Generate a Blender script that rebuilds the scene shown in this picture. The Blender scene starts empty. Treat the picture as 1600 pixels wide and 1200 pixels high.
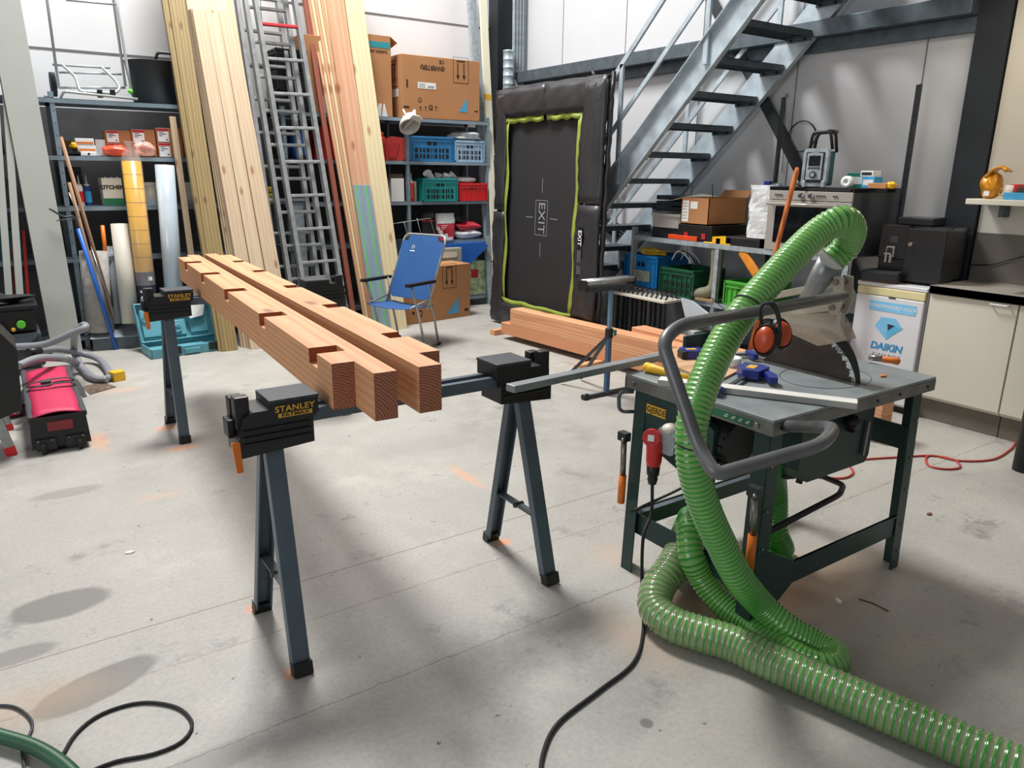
import bpy, math, random
from mathutils import Vector, Matrix
random.seed(7)
V3 = Vector
sc = bpy.context.scene
COL = sc.collection
pi = math.pi

# ---------------------------------------------------------------- camera, light, exposure
CH, FPX, PT, RL, YW = 1.6, 1165.86, 0.277545, 0.01122635, 0.60219
_fw = V3((math.sin(YW)*math.cos(PT), math.cos(YW)*math.cos(PT), -math.sin(PT)))
_r = V3((math.cos(YW), -math.sin(YW), 0)); _u = _r.cross(_fw)
_r2 = math.cos(RL)*_r + math.sin(RL)*_u; _u2 = -math.sin(RL)*_r + math.cos(RL)*_u
CAM = V3((0, 0, CH))
cd = bpy.data.cameras.new('camera'); cam = bpy.data.objects.new('camera', cd); COL.objects.link(cam)
mw = Matrix((_r2, _u2, -_fw)).transposed().to_4x4(); mw.translation = CAM
cam.matrix_world = mw
cd.sensor_fit = 'HORIZONTAL'; cd.sensor_width = 36; cd.lens = FPX/1600*36; cd.clip_start = .02
sc.camera = cam
w = bpy.data.worlds.new('world'); sc.world = w; w.use_nodes = True
w.node_tree.nodes['Background'].inputs[0].default_value = (.97, .98, 1, 1)
w.node_tree.nodes['Background'].inputs[1].default_value = .25
def area(name, loc, target, sx, sy, power, col=(1, 1, 1), spread=180):
    d = bpy.data.lights.new(name, 'AREA'); d.shape = 'RECTANGLE'; d.size = sx; d.size_y = sy
    d.energy = power; d.color = col; d.spread = math.radians(spread)
    o = bpy.data.objects.new(name, d); COL.objects.link(o); o.location = loc
    o.rotation_euler = (V3(target)-V3(loc)).to_track_quat('-Z', 'Y').to_euler()
    return o
area('rooflight', (2.0, 6.5, 7.6), (1.5, 4.6, 0), 1.9, 1.9, 1000, (1, .985, .96))
area('door_daylight', (-4.5, 1.5, 3.0), (4.5, 6.5, 1.6), 3.4, 3.2, 120, (.95, .98, 1))
area('kitchen_strip_lamp', (5.0, 1.9, 2.85), (5.0, 1.9, 0), .3, 1.3, 16, (1, .86, .66))
vs = sc.view_settings
vs.view_transform = 'Standard'; vs.look = 'None'; vs.gamma = 1; vs.use_curve_mapping = False
vs.exposure = -0.08

# ---------------------------------------------------------------- helpers
def ray(px, py): return (px-800)*_r2 + (600-py)*_u2 + FPX*_fw
def P(px, py, x=None, y=None, z=None, d=None):
    v = ray(px, py)
    if z is not None: t = (z-CH)/v.z
    elif y is not None: t = y/v.y
    elif x is not None: t = x/v.x
    else: t = d/FPX
    return CAM + v*t
def L(px, py, y0, k):            # point on a plane leaning back: y = y0 + k z
    v = ray(px, py); t = (y0+k*CH)/(v.y-k*v.z)
    return CAM + v*t
def s2l(c): return tuple((x/12.92 if x <= .04045 else ((x+.055)/1.055)**2.4) for x in c)
def rgb(h):
    if isinstance(h, str): h = tuple(int(h[i:i+2], 16)/255 for i in (0, 2, 4))
    return s2l(h)
MATS = {}
def nn(nt, t, **k):
    n = nt.nodes.new(t)
    for a, b in k.items(): setattr(n, a, b)
    return n
def M(name, col, rough=.5, metal=0, var=.10, scale=9, bump=0, stretch=(1, 1, 1), alpha=1, trans=0, spec=.5, emit=0, coat=0):
    if name in MATS: return MATS[name]
    m = bpy.data.materials.new(name); m.use_nodes = True; nt = m.node_tree; b = nt.nodes['Principled BSDF']
    c = rgb(col)
    b.inputs['Roughness'].default_value = rough; b.inputs['Metallic'].default_value = metal
    b.inputs['Alpha'].default_value = alpha; b.inputs['Transmission Weight'].default_value = trans
    b.inputs['Specular IOR Level'].default_value = spec; b.inputs['Coat Weight'].default_value = coat
    tc = nn(nt, 'ShaderNodeTexCoord'); mp = nn(nt, 'ShaderNodeMapping'); nt.links.new(tc.outputs['Object'], mp.inputs[0])
    mp.inputs['Scale'].default_value = stretch
    no = nn(nt, 'ShaderNodeTexNoise'); no.inputs['Scale'].default_value = scale; no.inputs['Detail'].default_value = 5
    nt.links.new(mp.outputs[0], no.inputs['Vector'])
    rp = nn(nt, 'ShaderNodeValToRGB')
    rp.color_ramp.elements[0].position = .3; rp.color_ramp.elements[1].position = .7
    rp.color_ramp.elements[0].color = (*[x*(1-var) for x in c], 1)
    rp.color_ramp.elements[1].color = (*[min(1, x*(1+var)) for x in c], 1)
    nt.links.new(no.outputs[0], rp.inputs[0]); nt.links.new(rp.outputs[0], b.inputs['Base Color'])
    if bump:
        bp = nn(nt, 'ShaderNodeBump'); bp.inputs['Strength'].default_value = bump; bp.inputs['Distance'].default_value = .004
        nt.links.new(no.outputs[0], bp.inputs['Height']); nt.links.new(bp.outputs[0], b.inputs['Normal'])
    if emit:
        nt.links.new(rp.outputs[0], b.inputs['Emission Color']); b.inputs['Emission Strength'].default_value = emit
    MATS[name] = m; return m
def WOOD(name, c1, c2, axis='Z', ring=14, off=(.31, .13, .23), rough=.62, knots=True, kn=2.2, dark='6b3d22'):
    m = bpy.data.materials.new(name); m.use_nodes = True; nt = m.node_tree; b = nt.nodes['Principled BSDF']
    b.inputs['Roughness'].default_value = rough
    lk = nt.links.new
    tc = nn(nt, 'ShaderNodeTexCoord'); mp = nn(nt, 'ShaderNodeMapping'); lk(tc.outputs['Object'], mp.inputs[0])
    s = [1, 1, 1]; s['XYZ'.index(axis)] = .06; mp.inputs['Scale'].default_value = s
    o = list(off); o['XYZ'.index(axis)] = 0; mp.inputs['Location'].default_value = o
    wv = nn(nt, 'ShaderNodeTexWave', wave_type='RINGS', rings_direction=axis)
    wv.inputs['Scale'].default_value = ring; wv.inputs['Distortion'].default_value = 3.4
    wv.inputs['Detail'].default_value = 3; wv.inputs['Detail Scale'].default_value = 1.6
    lk(mp.outputs[0], wv.inputs[0])
    rp = nn(nt, 'ShaderNodeValToRGB'); e = rp.color_ramp.elements
    e[0].color = (*rgb(c1), 1); e[1].color = (*rgb(c2), 1); e[0].position = .25; e[1].position = .95
    lk(wv.outputs[1], rp.inputs[0])
    n2 = nn(nt, 'ShaderNodeTexNoise'); n2.inputs['Scale'].default_value = 130; n2.inputs['Detail'].default_value = 3
    mp2 = nn(nt, 'ShaderNodeMapping'); lk(tc.outputs['Object'], mp2.inputs[0])
    s2 = [1, 1, 1]; s2['XYZ'.index(axis)] = .03; mp2.inputs['Scale'].default_value = s2; lk(mp2.outputs[0], n2.inputs['Vector'])
    mx = nn(nt, 'ShaderNodeMixRGB', blend_type='OVERLAY'); mx.inputs[0].default_value = .16
    lk(rp.outputs[0], mx.inputs[1]); lk(n2.outputs[0], mx.inputs[2])
    out = mx.outputs[0]
    if knots:
        sp3 = nn(nt, 'ShaderNodeSeparateXYZ'); lk(tc.outputs['Object'], sp3.inputs[0]); mp3 = nn(nt, 'ShaderNodeCombineXYZ')
        for ii, (ch, kk) in enumerate(((1 if axis == 'X' else 0, kn*2.6), ('XYZ'.index(axis), kn))):
            q3 = nn(nt, 'ShaderNodeMath', operation='MULTIPLY'); q3.inputs[1].default_value = kk; lk(sp3.outputs[ch], q3.inputs[0]); lk(q3.outputs[0], mp3.inputs[ii])
        vo = nn(nt, 'ShaderNodeTexVoronoi', voronoi_dimensions='2D'); vo.inputs['Scale'].default_value = 1; lk(mp3.outputs[0], vo.inputs['Vector'])
        r3 = nn(nt, 'ShaderNodeValToRGB'); r3.color_ramp.elements[0].position = .03; r3.color_ramp.elements[1].position = .085
        r3.color_ramp.elements[0].color = (1, 1, 1, 1); r3.color_ramp.elements[1].color = (0, 0, 0, 1)
        lk(vo.outputs['Distance'], r3.inputs[0])
        m3 = nn(nt, 'ShaderNodeMixRGB'); m3.inputs[2].default_value = (*rgb(dark), 1)
        mm = nn(nt, 'ShaderNodeMath', operation='MULTIPLY'); mm.inputs[1].default_value = .75
        lk(r3.outputs[0], mm.inputs[0]); lk(mm.outputs[0], m3.inputs[0]); lk(out, m3.inputs[1]); out = m3.outputs[0]
    lk(out, b.inputs['Base Color'])
    bp = nn(nt, 'ShaderNodeBump'); bp.inputs['Strength'].default_value = .15; bp.inputs['Distance'].default_value = .002
    lk(n2.outputs[0], bp.inputs['Height']); lk(bp.outputs[0], b.inputs['Normal'])
    MATS[name] = m; return m

WM = {}
def TAG(o, label=None, cat=None, group=None, kind=None):
    if label: o['label'] = label
    if cat: o['category'] = cat
    if group: o['group'] = group
    if kind: o['kind'] = kind
    return o
def thing(name, label, cat, loc=(0, 0, 0), rz=0, group=None):
    o = bpy.data.objects.new(name, None); COL.objects.link(o); o.empty_display_size = .05
    m = Matrix.Translation(V3(loc)) @ Matrix.Rotation(rz, 4, 'Z'); o.matrix_world = m; WM[o] = m
    return TAG(o, label, cat, group)
def FR(o, x, y=None, z=None):   # frame with given axes
    x = V3(x).normalized()
    if z is None:
        y = V3(y); z = x.cross(y).normalized(); y = z.cross(x)
    else:
        z = V3(z).normalized(); y = z.cross(x).normalized(); x = y.cross(z)
    m = Matrix((x, y, z)).transposed().to_4x4(); m.translation = V3(o); return m
def T(x, y, z): return Matrix.Translation(V3((x, y, z)))
def RX(a): return Matrix.Rotation(a, 4, 'X')
def RY(a): return Matrix.Rotation(a, 4, 'Y')
def RZ(a): return Matrix.Rotation(a, 4, 'Z')
I4 = Matrix.Identity(4)
class MB:
    def __init__(s, X=None): s.v = []; s.f = []; s.m = []; s.s = []; s.X = X or I4
    def add(s, vs, fs, mat, smooth=False, X=None):
        n = len(s.v); X = s.X @ (X or I4)
        s.v += [X @ V3(v) for v in vs]
        for f in fs: s.f.append([n+i for i in f]); s.m.append(mat); s.s.append(smooth)
        return s
    def box(s, a, b, mat, X=None):
        x0, y0, z0 = [min(p, q) for p, q in zip(a, b)]; x1, y1, z1 = [max(p, q) for p, q in zip(a, b)]
        vs = [(x0, y0, z0), (x1, y0, z0), (x1, y1, z0), (x0, y1, z0), (x0, y0, z1), (x1, y0, z1), (x1, y1, z1), (x0, y1, z1)]
        return s.add(vs, [(0, 3, 2, 1), (4, 5, 6, 7), (0, 1, 5, 4), (1, 2, 6, 5), (2, 3, 7, 6), (3, 0, 4, 7)], mat, False, X)
    def taper(s, a0, a1, z0, z1, mat, X=None):   # frustum: (sx,sy) at z0 and at z1, centred
        vs = []
        for (sx, sy), z in ((a0, z0), (a1, z1)):
            vs += [(-sx/2, -sy/2, z), (sx/2, -sy/2, z), (sx/2, sy/2, z), (-sx/2, sy/2, z)]
        return s.add(vs, [(0, 3, 2, 1), (4, 5, 6, 7), (0, 1, 5, 4), (1, 2, 6, 5), (2, 3, 7, 6), (3, 0, 4, 7)], mat, False, X)
    def prism(s, pts, z0, z1, mat, X=None, smooth=False):
        n = len(pts); ar = sum(pts[i][0]*pts[(i+1) % n][1]-pts[(i+1) % n][0]*pts[i][1] for i in range(n))
        if ar < 0: pts = pts[::-1]
        vs = [(p[0], p[1], z0) for p in pts]+[(p[0], p[1], z1) for p in pts]
        s.add(vs, [tuple(range(n-1, -1, -1)), tuple(range(n, 2*n))], mat, False, X)
        return s.add(vs, [(i, (i+1) % n, n+(i+1) % n, n+i) for i in range(n)], mat, smooth, X)
    def bar(s, p0, p1, wx, wy, mat, up=(0, 0, 1)):   # rectangular bar between points
        p0 = V3(p0); p1 = V3(p1); d = p1-p0; l = d.length
        up = V3(up)
        if abs(d.normalized().dot(up)) > .98: up = V3((0, 1, 0))
        x = d.cross(up).normalized(); y = x.cross(d.normalized())*-1
        X = Matrix((x, y, x.cross(y))).transposed().to_4x4(); X.translation = p0
        if X.col[2].to_3d().dot(d) < 0: y = -y; X = Matrix((x, y, x.cross(y))).transposed().to_4x4(); X.translation = p0
        return s.box((-wx/2, -wy/2, 0), (wx/2, wy/2, l), mat, X)
    def tube(s, pts, r, mat, n=10, cap=True, smooth=True, mats=None):
        pts = [V3(p) for p in pts]; N = len(pts)
        rs = r if isinstance(r, (list, tuple)) else [r]*N
        tg = [(pts[min(i+1, N-1)]-pts[max(i-1, 0)]).normalized() for i in range(N)]
        a = V3((0, 0, 1)) if abs(tg[0].z) < .9 else V3((1, 0, 0))
        u = tg[0].cross(a).normalized(); vs = []
        for i in range(N):
            if i:
                q = tg[i-1].rotation_difference(tg[i]); u = q @ u; u = (u-tg[i]*u.dot(tg[i])).normalized()
            v = tg[i].cross(u)
            for k in range(n):
                t = 2*pi*k/n; vs.append(pts[i]+(u*math.cos(t)+v*math.sin(t))*rs[i])
        for i in range(N-1):
            fs = [(i*n+k, i*n+(k+1) % n, (i+1)*n+(k+1) % n, (i+1)*n+k) for k in range(n)]
            if i == 0: base = len(s.v); s.v += [s.X @ v for v in vs]
            mm = mats[i] if mats else mat
            for f in fs: s.f.append([base+j for j in f]); s.m.append(mm); s.s.append(smooth)
        if cap:
            s.f.append([base+k for k in range(n-1, -1, -1)]); s.m.append(mat); s.s.append(False)
            s.f.append([base+(N-1)*n+k for k in range(n)]); s.m.append(mat); s.s.append(False)
        return s
    def cyl(s, p0, p1, r, mat, n=20, r1=None): return s.tube([p0, p1], [r, r if r1 is None else r1], mat, n)
    def lathe(s, prof, mat, X=None, n=24, smooth=True):
        vs = []; m = len(prof)
        for r, z in prof:
            for k in range(n): vs.append((r*math.cos(2*pi*k/n), r*math.sin(2*pi*k/n), z))
        fs = [(i*n+k, i*n+(k+1) % n, (i+1)*n+(k+1) % n, (i+1)*n+k) for i in range(m-1) for k in range(n)]
        return s.add(vs, fs, mat, smooth, X)
    def ball(s, c, r, mat, n=12, sc_=(1, 1, 1), X=None):
        prof = [(max(1e-4, r*math.sin(pi*i/n)), -r*math.cos(pi*i/n)) for i in range(n+1)]
        return s.lathe(prof, mat, (X or I4) @ Matrix.Translation(V3(c)) @ Matrix.Diagonal((*sc_, 1)), 2*n)
    def build(s, name, label=None, cat=None, parent=None, group=None, kind=None, bev=0, basis=None, solid=0, sub=0):
        me = bpy.data.meshes.new(name)
        if parent is not None: B = WM[parent]
        elif basis is not None: B = basis
        else:
            xs = [v.x for v in s.v]; ys = [v.y for v in s.v]; zs = [v.z for v in s.v]
            B = T((min(xs)+max(xs))/2, (min(ys)+max(ys))/2, min(zs))
        Bi = B.inverted()
        me.from_pydata([Bi @ v for v in s.v], [], s.f)
        names = []
        for m in s.m:
            if m not in names: names.append(m)
        for m in names: me.materials.append(MATS[m])
        me.polygons.foreach_set('material_index', [names.index(m) for m in s.m])
        me.polygons.foreach_set('use_smooth', s.s); me.update()
        o = bpy.data.objects.new(name, me); COL.objects.link(o); WM[o] = B
        if parent is not None: o.parent = parent
        else: o.matrix_world = B
        if solid:
            md = o.modifiers.new('solid', 'SOLIDIFY'); md.thickness = solid; md.offset = 0
        if sub:
            md = o.modifiers.new('sub', 'SUBSURF'); md.levels = sub; md.render_levels = sub
        if bev:
            md = o.modifiers.new('bev', 'BEVEL'); md.width = bev; md.segments = 2; md.limit_method = 'ANGLE'; md.angle_limit = math.radians(40)
        return TAG(o, label, cat, group, kind)
def text(parent, name, s, size, mat, X, bold=0, ext=.0006, wscale=1, label=None, shear=0, ls=1.0):
    """writing as thin raised letters; X: frame with x along the text, y up"""
    c = bpy.data.curves.new('t', 'FONT'); c.body = s; c.size = size; c.extrude = ext; c.offset = bold
    c.align_x = 'CENTER'; c.align_y = 'CENTER'; c.shear = shear; c.space_character = ls; c.resolution_u = 3
    o = bpy.data.objects.new('t', c); COL.objects.link(o)
    dg = bpy.context.evaluated_depsgraph_get(); me = bpy.data.meshes.new_from_object(o.evaluated_get(dg))
    bpy.data.objects.remove(o); bpy.data.curves.remove(c)
    me.transform(WM[parent].inverted() @ X @ Matrix.Diagonal((wscale, 1, 1, 1)))
    me.materials.clear(); me.materials.append(MATS[mat]); me.name = name
    q = bpy.data.objects.new(name, me); COL.objects.link(q); q.parent = parent; WM[q] = WM[parent]
    return TAG(q, label)
def copy_tree(o, parent=None, M0=None):
    c = o.copy(); COL.objects.link(c)
    if parent is not None: c.parent = parent
    if M0 is not None: c.matrix_world = M0; WM[c] = M0
    for ch in [q for q in o.children]: copy_tree(ch, c)
    return c
def spline(pts, step=.02):
    pts = [V3(p) for p in pts]; out = []
    ext = [pts[0]*2-pts[1]]+pts+[pts[-1]*2-pts[-2]]
    for i in range(1, len(ext)-2):
        a, b, c, d = ext[i-1:i+3]; n = max(2, int((c-b).length/step))
        for k in range(n):
            t = k/n
            out.append(.5*((2*b)+(c-a)*t+(2*a-5*b+4*c-d)*t*t+(3*b-a-3*c+d)*t**3))
    out.append(pts[-1]); return out
def rnd(pts, r, k=5):             # round the corners of a polyline
    pts = [V3(p) for p in pts]; out = [pts[0]]
    for i in range(1, len(pts)-1):
        a, b, c = pts[i-1], pts[i], pts[i+1]
        ra = min(r, (a-b).length*.45, (c-b).length*.45)
        p, q = b+(a-b).normalized()*ra, b+(c-b).normalized()*ra
        for j in range(k+1):
            t = j/k; out.append(p*(1-t)**2+b*2*t*(1-t)+q*t*t)
    out.append(pts[-1]); return out
def rrect(w_, h, r, n=4):
    o = []
    for cx, cy, a0 in ((w_/2-r, h/2-r, 0), (-w_/2+r, h/2-r, 90), (-w_/2+r, -h/2+r, 180), (w_/2-r, -h/2+r, 270)):
        for k in range(n+1):
            t = math.radians(a0+90*k/n); o.append((cx+r*math.cos(t), cy+r*math.sin(t)))
    return o

# ---------------------------------------------------------------- materials
M('galv', 'a3aeb5', .45, .35, .22, 22); M('galvdark', '5a656c', .5, .5, .2, 12)
M('rackblue', '8496a2', .45, .25, .12, 10); M('alu', 'a3a5a5', .4, .55, .2, 14)
M('black', '141416', .45, 0, .2, 12); M('blackgloss', '0c0c0e', .18, 0, .1, 4, coat=.3); M('rubber', '1b1c1e', .75, 0, .25, 20)
M('white', 'dfe0df', .5); M('offwhite', 'cdc8bb', .5, 0, .05, 3); M('cream', 'd9d4bd', .5, 0, .05, 3)
M('chrome', 'c9cccf', .12, 1, .03); M('steel', '8d8b88', .3, .85, .12, 14); M('darksteel', '3d4246', .45, .5, .2, 14)
M('yellow', 'e8b41e', .4); M('orange', 'd8711e', .4); M('red', 'c32626', .38); M('blue', '1f62bd', .4); M('navy', '1c2f7c', .35)
M('green', '1f6b4a', .45); M('cardboard', 'b07c50', .8, 0, .07, 3); M('cardink', '2b1a12', .7); M('paper', 'e4e5e4', .6, 0, .04)
M('sawgreen', '1d3b38', .42, .1, .22, 9); M('pink', 'bf2450', .6, 0, .12, 6); M('teal', '2d8c94', .4, 0, .06)
M('inkyellow', 'd9a93a', .4, 0, .03); M('inkgreen', '5fc73a', .4); M('inkblue', '2a8fc4', .5)
# ---------------------------------------------------------------- floor
def floor_mat():
    m = bpy.data.materials.new('concrete'); m.use_nodes = True; nt = m.node_tree; b = nt.nodes['Principled BSDF']; lk = nt.links.new
    tc = nn(nt, 'ShaderNodeTexCoord')
    def noise(s, d=6, v=None, rgh=.6):
        n = nn(nt, 'ShaderNodeTexNoise'); n.inputs['Scale'].default_value = s; n.inputs['Detail'].default_value = d; n.inputs['Roughness'].default_value = rgh
        lk(v or tc.outputs['Object'], n.inputs['Vector']); return n.outputs[0]
    def ramp(i, p0, p1, c0=(0, 0, 0, 1), c1=(1, 1, 1, 1)):
        r = nn(nt, 'ShaderNodeValToRGB'); r.color_ramp.elements[0].position = p0; r.color_ramp.elements[1].position = p1
        r.color_ramp.elements[0].color = c0; r.color_ramp.elements[1].color = c1; lk(i, r.inputs[0]); return r.outputs[0]
    def mix(f, a, c, t='MIX'):
        x = nn(nt, 'ShaderNodeMixRGB', blend_type=t)
        for i, v in enumerate((f, a, c)):
            if hasattr(v, 'links') or hasattr(v, 'is_linked'): lk(v, x.inputs[i])
            else: x.inputs[i].default_value = v
        return x.outputs[0]
    base = mix(ramp(noise(.9), .35, .68), (*rgb('979590'), 1), (*rgb('b4b1aa'), 1))
    base = mix(ramp(noise(7, 8), .42, .62), base, (*rgb('a6a39d'), 1))
    base = mix(ramp(noise(2.3, 9, rgh=.75), .58, .70), base, (*rgb('7b7a77'), 1))
    fine = ramp(noise(60, 4), .25, .7, (.86, .86, .86, 1), (1.08, 1.08, 1.08, 1))
    base = mix(1.0, base, fine, 'MULTIPLY')
    specks = ramp(noise(24, 2), .72, .76)
    base = mix(specks, base, (*rgb('5d5a55'), 1))
    def blot(px, py, rx, ry, col, fac, wob=.5, edge=.25, rz=0):
        nonlocal base
        c = P(px, py, z=0)
        mp = nn(nt, 'ShaderNodeMapping', vector_type='TEXTURE'); mp.inputs['Location'].default_value = (c.x, c.y, 0); mp.inputs['Scale'].default_value = (rx, ry, 1)
        mp.inputs['Rotation'].default_value = (0, 0, rz)
        lk(tc.outputs['Object'], mp.inputs[0])
        ln = nn(nt, 'ShaderNodeVectorMath', operation='LENGTH'); lk(mp.outputs[0], ln.inputs[0])
        ad = nn(nt, 'ShaderNodeMath', operation='MULTIPLY_ADD'); ad.inputs[1].default_value = wob; lk(noise(5.5, 5), ad.inputs[0]); lk(ln.outputs['Value'], ad.inputs[2])
        dv = nn(nt, 'ShaderNodeMath', operation='MULTIPLY'); dv.inputs[1].default_value = .4; lk(ad.outputs[0], dv.inputs[0])
        r = ramp(dv.outputs[0], (1-edge+wob*.5)*.4, (1+edge+wob*.5)*.4, (1, 1, 1, 1), (0, 0, 0, 1))
        mu = nn(nt, 'ShaderNodeMath', operation='MULTIPLY'); mu.inputs[1].default_value = fac; lk(r, mu.inputs[0])
        base = mix(mu.outputs[0], base, (*rgb(col), 1))
    # damp stains
    blot(95, 945, .17, .10, '66645f', .75, .5, .1); blot(150, 1072, .19, .085, '5f5e5a', .7, .35, .08, .3); blot(25, 1025, .12, .05, '6a6863', .6, .5, .15)
    blot(105, 770, .16, .06, '7a7873', .5, .6, .2); blot(1010, 1130, .02, .02, '4f4c48', .7, .6, .2); blot(330, 1190, .18, .05, '75736e', .5, .6, .2)
    blot(560, 600, .6, .15, '8c8a84', .35, .8, .4); blot(690, 690, .5, .12, '989690', .5, .9, .4); blot(1290, 1050, .5, .3, '8a857b', .45, .8, .4)
    # sawdust dusting in patches
    for a in ((1250, 920, .42, .2, 'b98a62', .65), (1170, 900, .16, .2, 'c28e62', .8), (730, 745, .035, .16, 'd9a074', .7), (155, 690, .05, .16, 'd89a70', .7), (190, 610, .12, .05, 'd3a47f', .5),
              (785, 848, .04, .03, 'e08a4c', .95), (860, 908, .03, .02, 'e08a4c', .8), (400, 950, .035, .03, 'd98a5c', .9), (458, 1052, .03, .03, 'd98a5c', .9),
              (283, 700, .09, .04, 'df8a52', .7), (262, 668, .06, .05, 'df8a52', .8), (1100, 960, .1, .25, 'bd8357', .7), (960, 870, .1, .1, 'c9a283', .4),
              (1000, 1000, .1, .2, 'c9a283', .4), (20, 1110, .25, .1, 'b89579', .5), (250, 775, .1, .03, 'c9a283', .5)):
        blot(*a[:5], a[5]*.7, wob=1.3, edge=.5)
    # construction joints
    sx = nn(nt, 'ShaderNodeSeparateXYZ'); lk(tc.outputs['Object'], sx.inputs[0])
    def joint(ch, at, wd, col, wob=.004):
        nonlocal base
        n = nn(nt, 'ShaderNodeMath', operation='MULTIPLY_ADD'); n.inputs[1].default_value = wob; lk(noise(25, 3), n.inputs[0]); lk(sx.outputs[ch], n.inputs[2])
        s = nn(nt, 'ShaderNodeMath', operation='SUBTRACT'); s.inputs[1].default_value = at; lk(n.outputs[0], s.inputs[0])
        a = nn(nt, 'ShaderNodeMath', operation='ABSOLUTE'); lk(s.outputs[0], a.inputs[0])
        r = ramp(a.outputs[0], wd*.6, wd, (1, 1, 1, 1), (0, 0, 0, 1)); base = mix(r, base, (*rgb(col), 1))
    joint(1, P(400, 929, z=0).y, .0035, '6b4337'); joint(1, P(400, 929, z=0).y-.27, .0012, '8a7a70', .03); joint(1, P(350, 1160, z=0).y, .0016, '6f6a64', .03)
    lk(base, b.inputs['Base Color'])
    rr = ramp(noise(3, 5), .3, .7, (.42, .42, .42, 1), (.62, .62, .62, 1)); lk(rr, b.inputs['Roughness'])
    bp = nn(nt, 'ShaderNodeBump'); bp.inputs['Strength'].default_value = .12; bp.inputs['Distance'].default_value = .003
    lk(noise(40, 5), bp.inputs['Height']); lk(bp.outputs[0], b.inputs['Normal'])
    MATS['concrete'] = m
floor_mat()
def struct(name, mb, bev=0):
    return mb.build(name, kind='structure', basis=I4, bev=bev)
struct('floor', MB().box((-5, -2.5, -.15), (5.8, 8.6, 0), 'concrete'))
M('wallwhite', 'e2e2e4', .55, 0, .03, 1.2); M('wallseam', '6f6a6c', .7); M('plinth', '4c4d50', .8, 0, .2, 5)  # last one: dark grey for the lower back wall
def panel_mat():
    m = M('wallpanel', 'c4c5c8', .38, 0, .05, .8); nt = m.node_tree; b = nt.nodes['Principled BSDF']
    tc = nn(nt, 'ShaderNodeTexCoord'); mp = nn(nt, 'ShaderNodeMapping'); mp.inputs['Scale'].default_value = (14, 14, .5)
    nt.links.new(tc.outputs['Object'], mp.inputs[0]); n = nn(nt, 'ShaderNodeTexNoise'); n.inputs['Scale'].default_value = 2
    nt.links.new(mp.outputs[0], n.inputs['Vector'])
    bp = nn(nt, 'ShaderNodeBump'); bp.inputs['Strength'].default_value = .25; bp.inputs['Distance'].default_value = .006
    nt.links.new(n.outputs[0], bp.inputs['Height']); nt.links.new(bp.outputs[0], b.inputs['Normal'])
panel_mat()
BY = 8.4; RXW = 5.65
b = MB().box((-5, BY, 0), (5.8, BY+.15, 6), 'wallwhite')
for z in (3.27, 2.62, 4.3): b.box((-5, BY-.004, z-.009), (5.8, BY, z+.009), 'wallseam')
for x in (-.9, 2.6): b.box((x-.004, BY-.003, 0), (x+.004, BY, 6), 'wallseam')
struct('wall_back', b)
struct('wall_back_lower', MB().box((-5, BY-.03, 0), (5.37, BY, 2.12), 'plinth'))  # thin dark grey sheet over the lower back wall, up to the top shelf
b = MB().box((RXW, 2.6, 0), (RXW+.15, 8.4, 6), 'wallpanel')
for y in (3.08, 4.13, 5.18, 6.23, 7.28): b.box((RXW-.003, y-.004, 0), (RXW, y+.004, 6), 'wallseam')
struct('wall_right', b)
M('plaster', 'cdc9bd', .6, 0, .03, 2); M('splash', '6f6a62', .4, .3, .05, 3); M('antracite', '23282d', .5, .1, .15, 4)
struct('wall_kitchen', MB().box((RXW-.03, -2.5, 0), (RXW+.12, 2.52, 4), 'plaster'))
struct('trim_1', MB().box((RXW-.06, 2.53, 0), (RXW+.1, 2.74, 6), 'antracite'))
struct('trim_2', MB().box((5.37, BY-.2, 0), (5.66, BY, 6), 'antracite'))
b = MB().box((RXW-.16, 2.74, 2.63), (RXW, BY-.2, 2.75), 'galvdark').box((RXW-.05, 2.74, 2.53), (RXW-.001, BY-.2, 2.63), 'galvdark')
struct('trim_3', b, .004)
b = MB(); a, c = P(1122, 20, x=5.6), P(1262, 290, x=5.6); dd = (c-a).normalized(); b.bar(a-dd*.6, c+dd*1.4, .1, .012, 'antracite', (1, 0, 0))
struct('trim_4', b)
M('mezz', '77787a', .6)
struct('ceiling_mezzanine', MB().box((3.5, -2.5, 3.05), (5.8, 3.3, 3.3), 'mezz'))
# pillar (round) by the kitchen units
c = P(1600, 735, z=0); MB().lathe([(.001, 0), (.06, 0), (.06, 3.05), (.001, 3.05)], 'antracite', T(c.x, c.y, 0), 28).build('trim_5', kind='structure')

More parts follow.
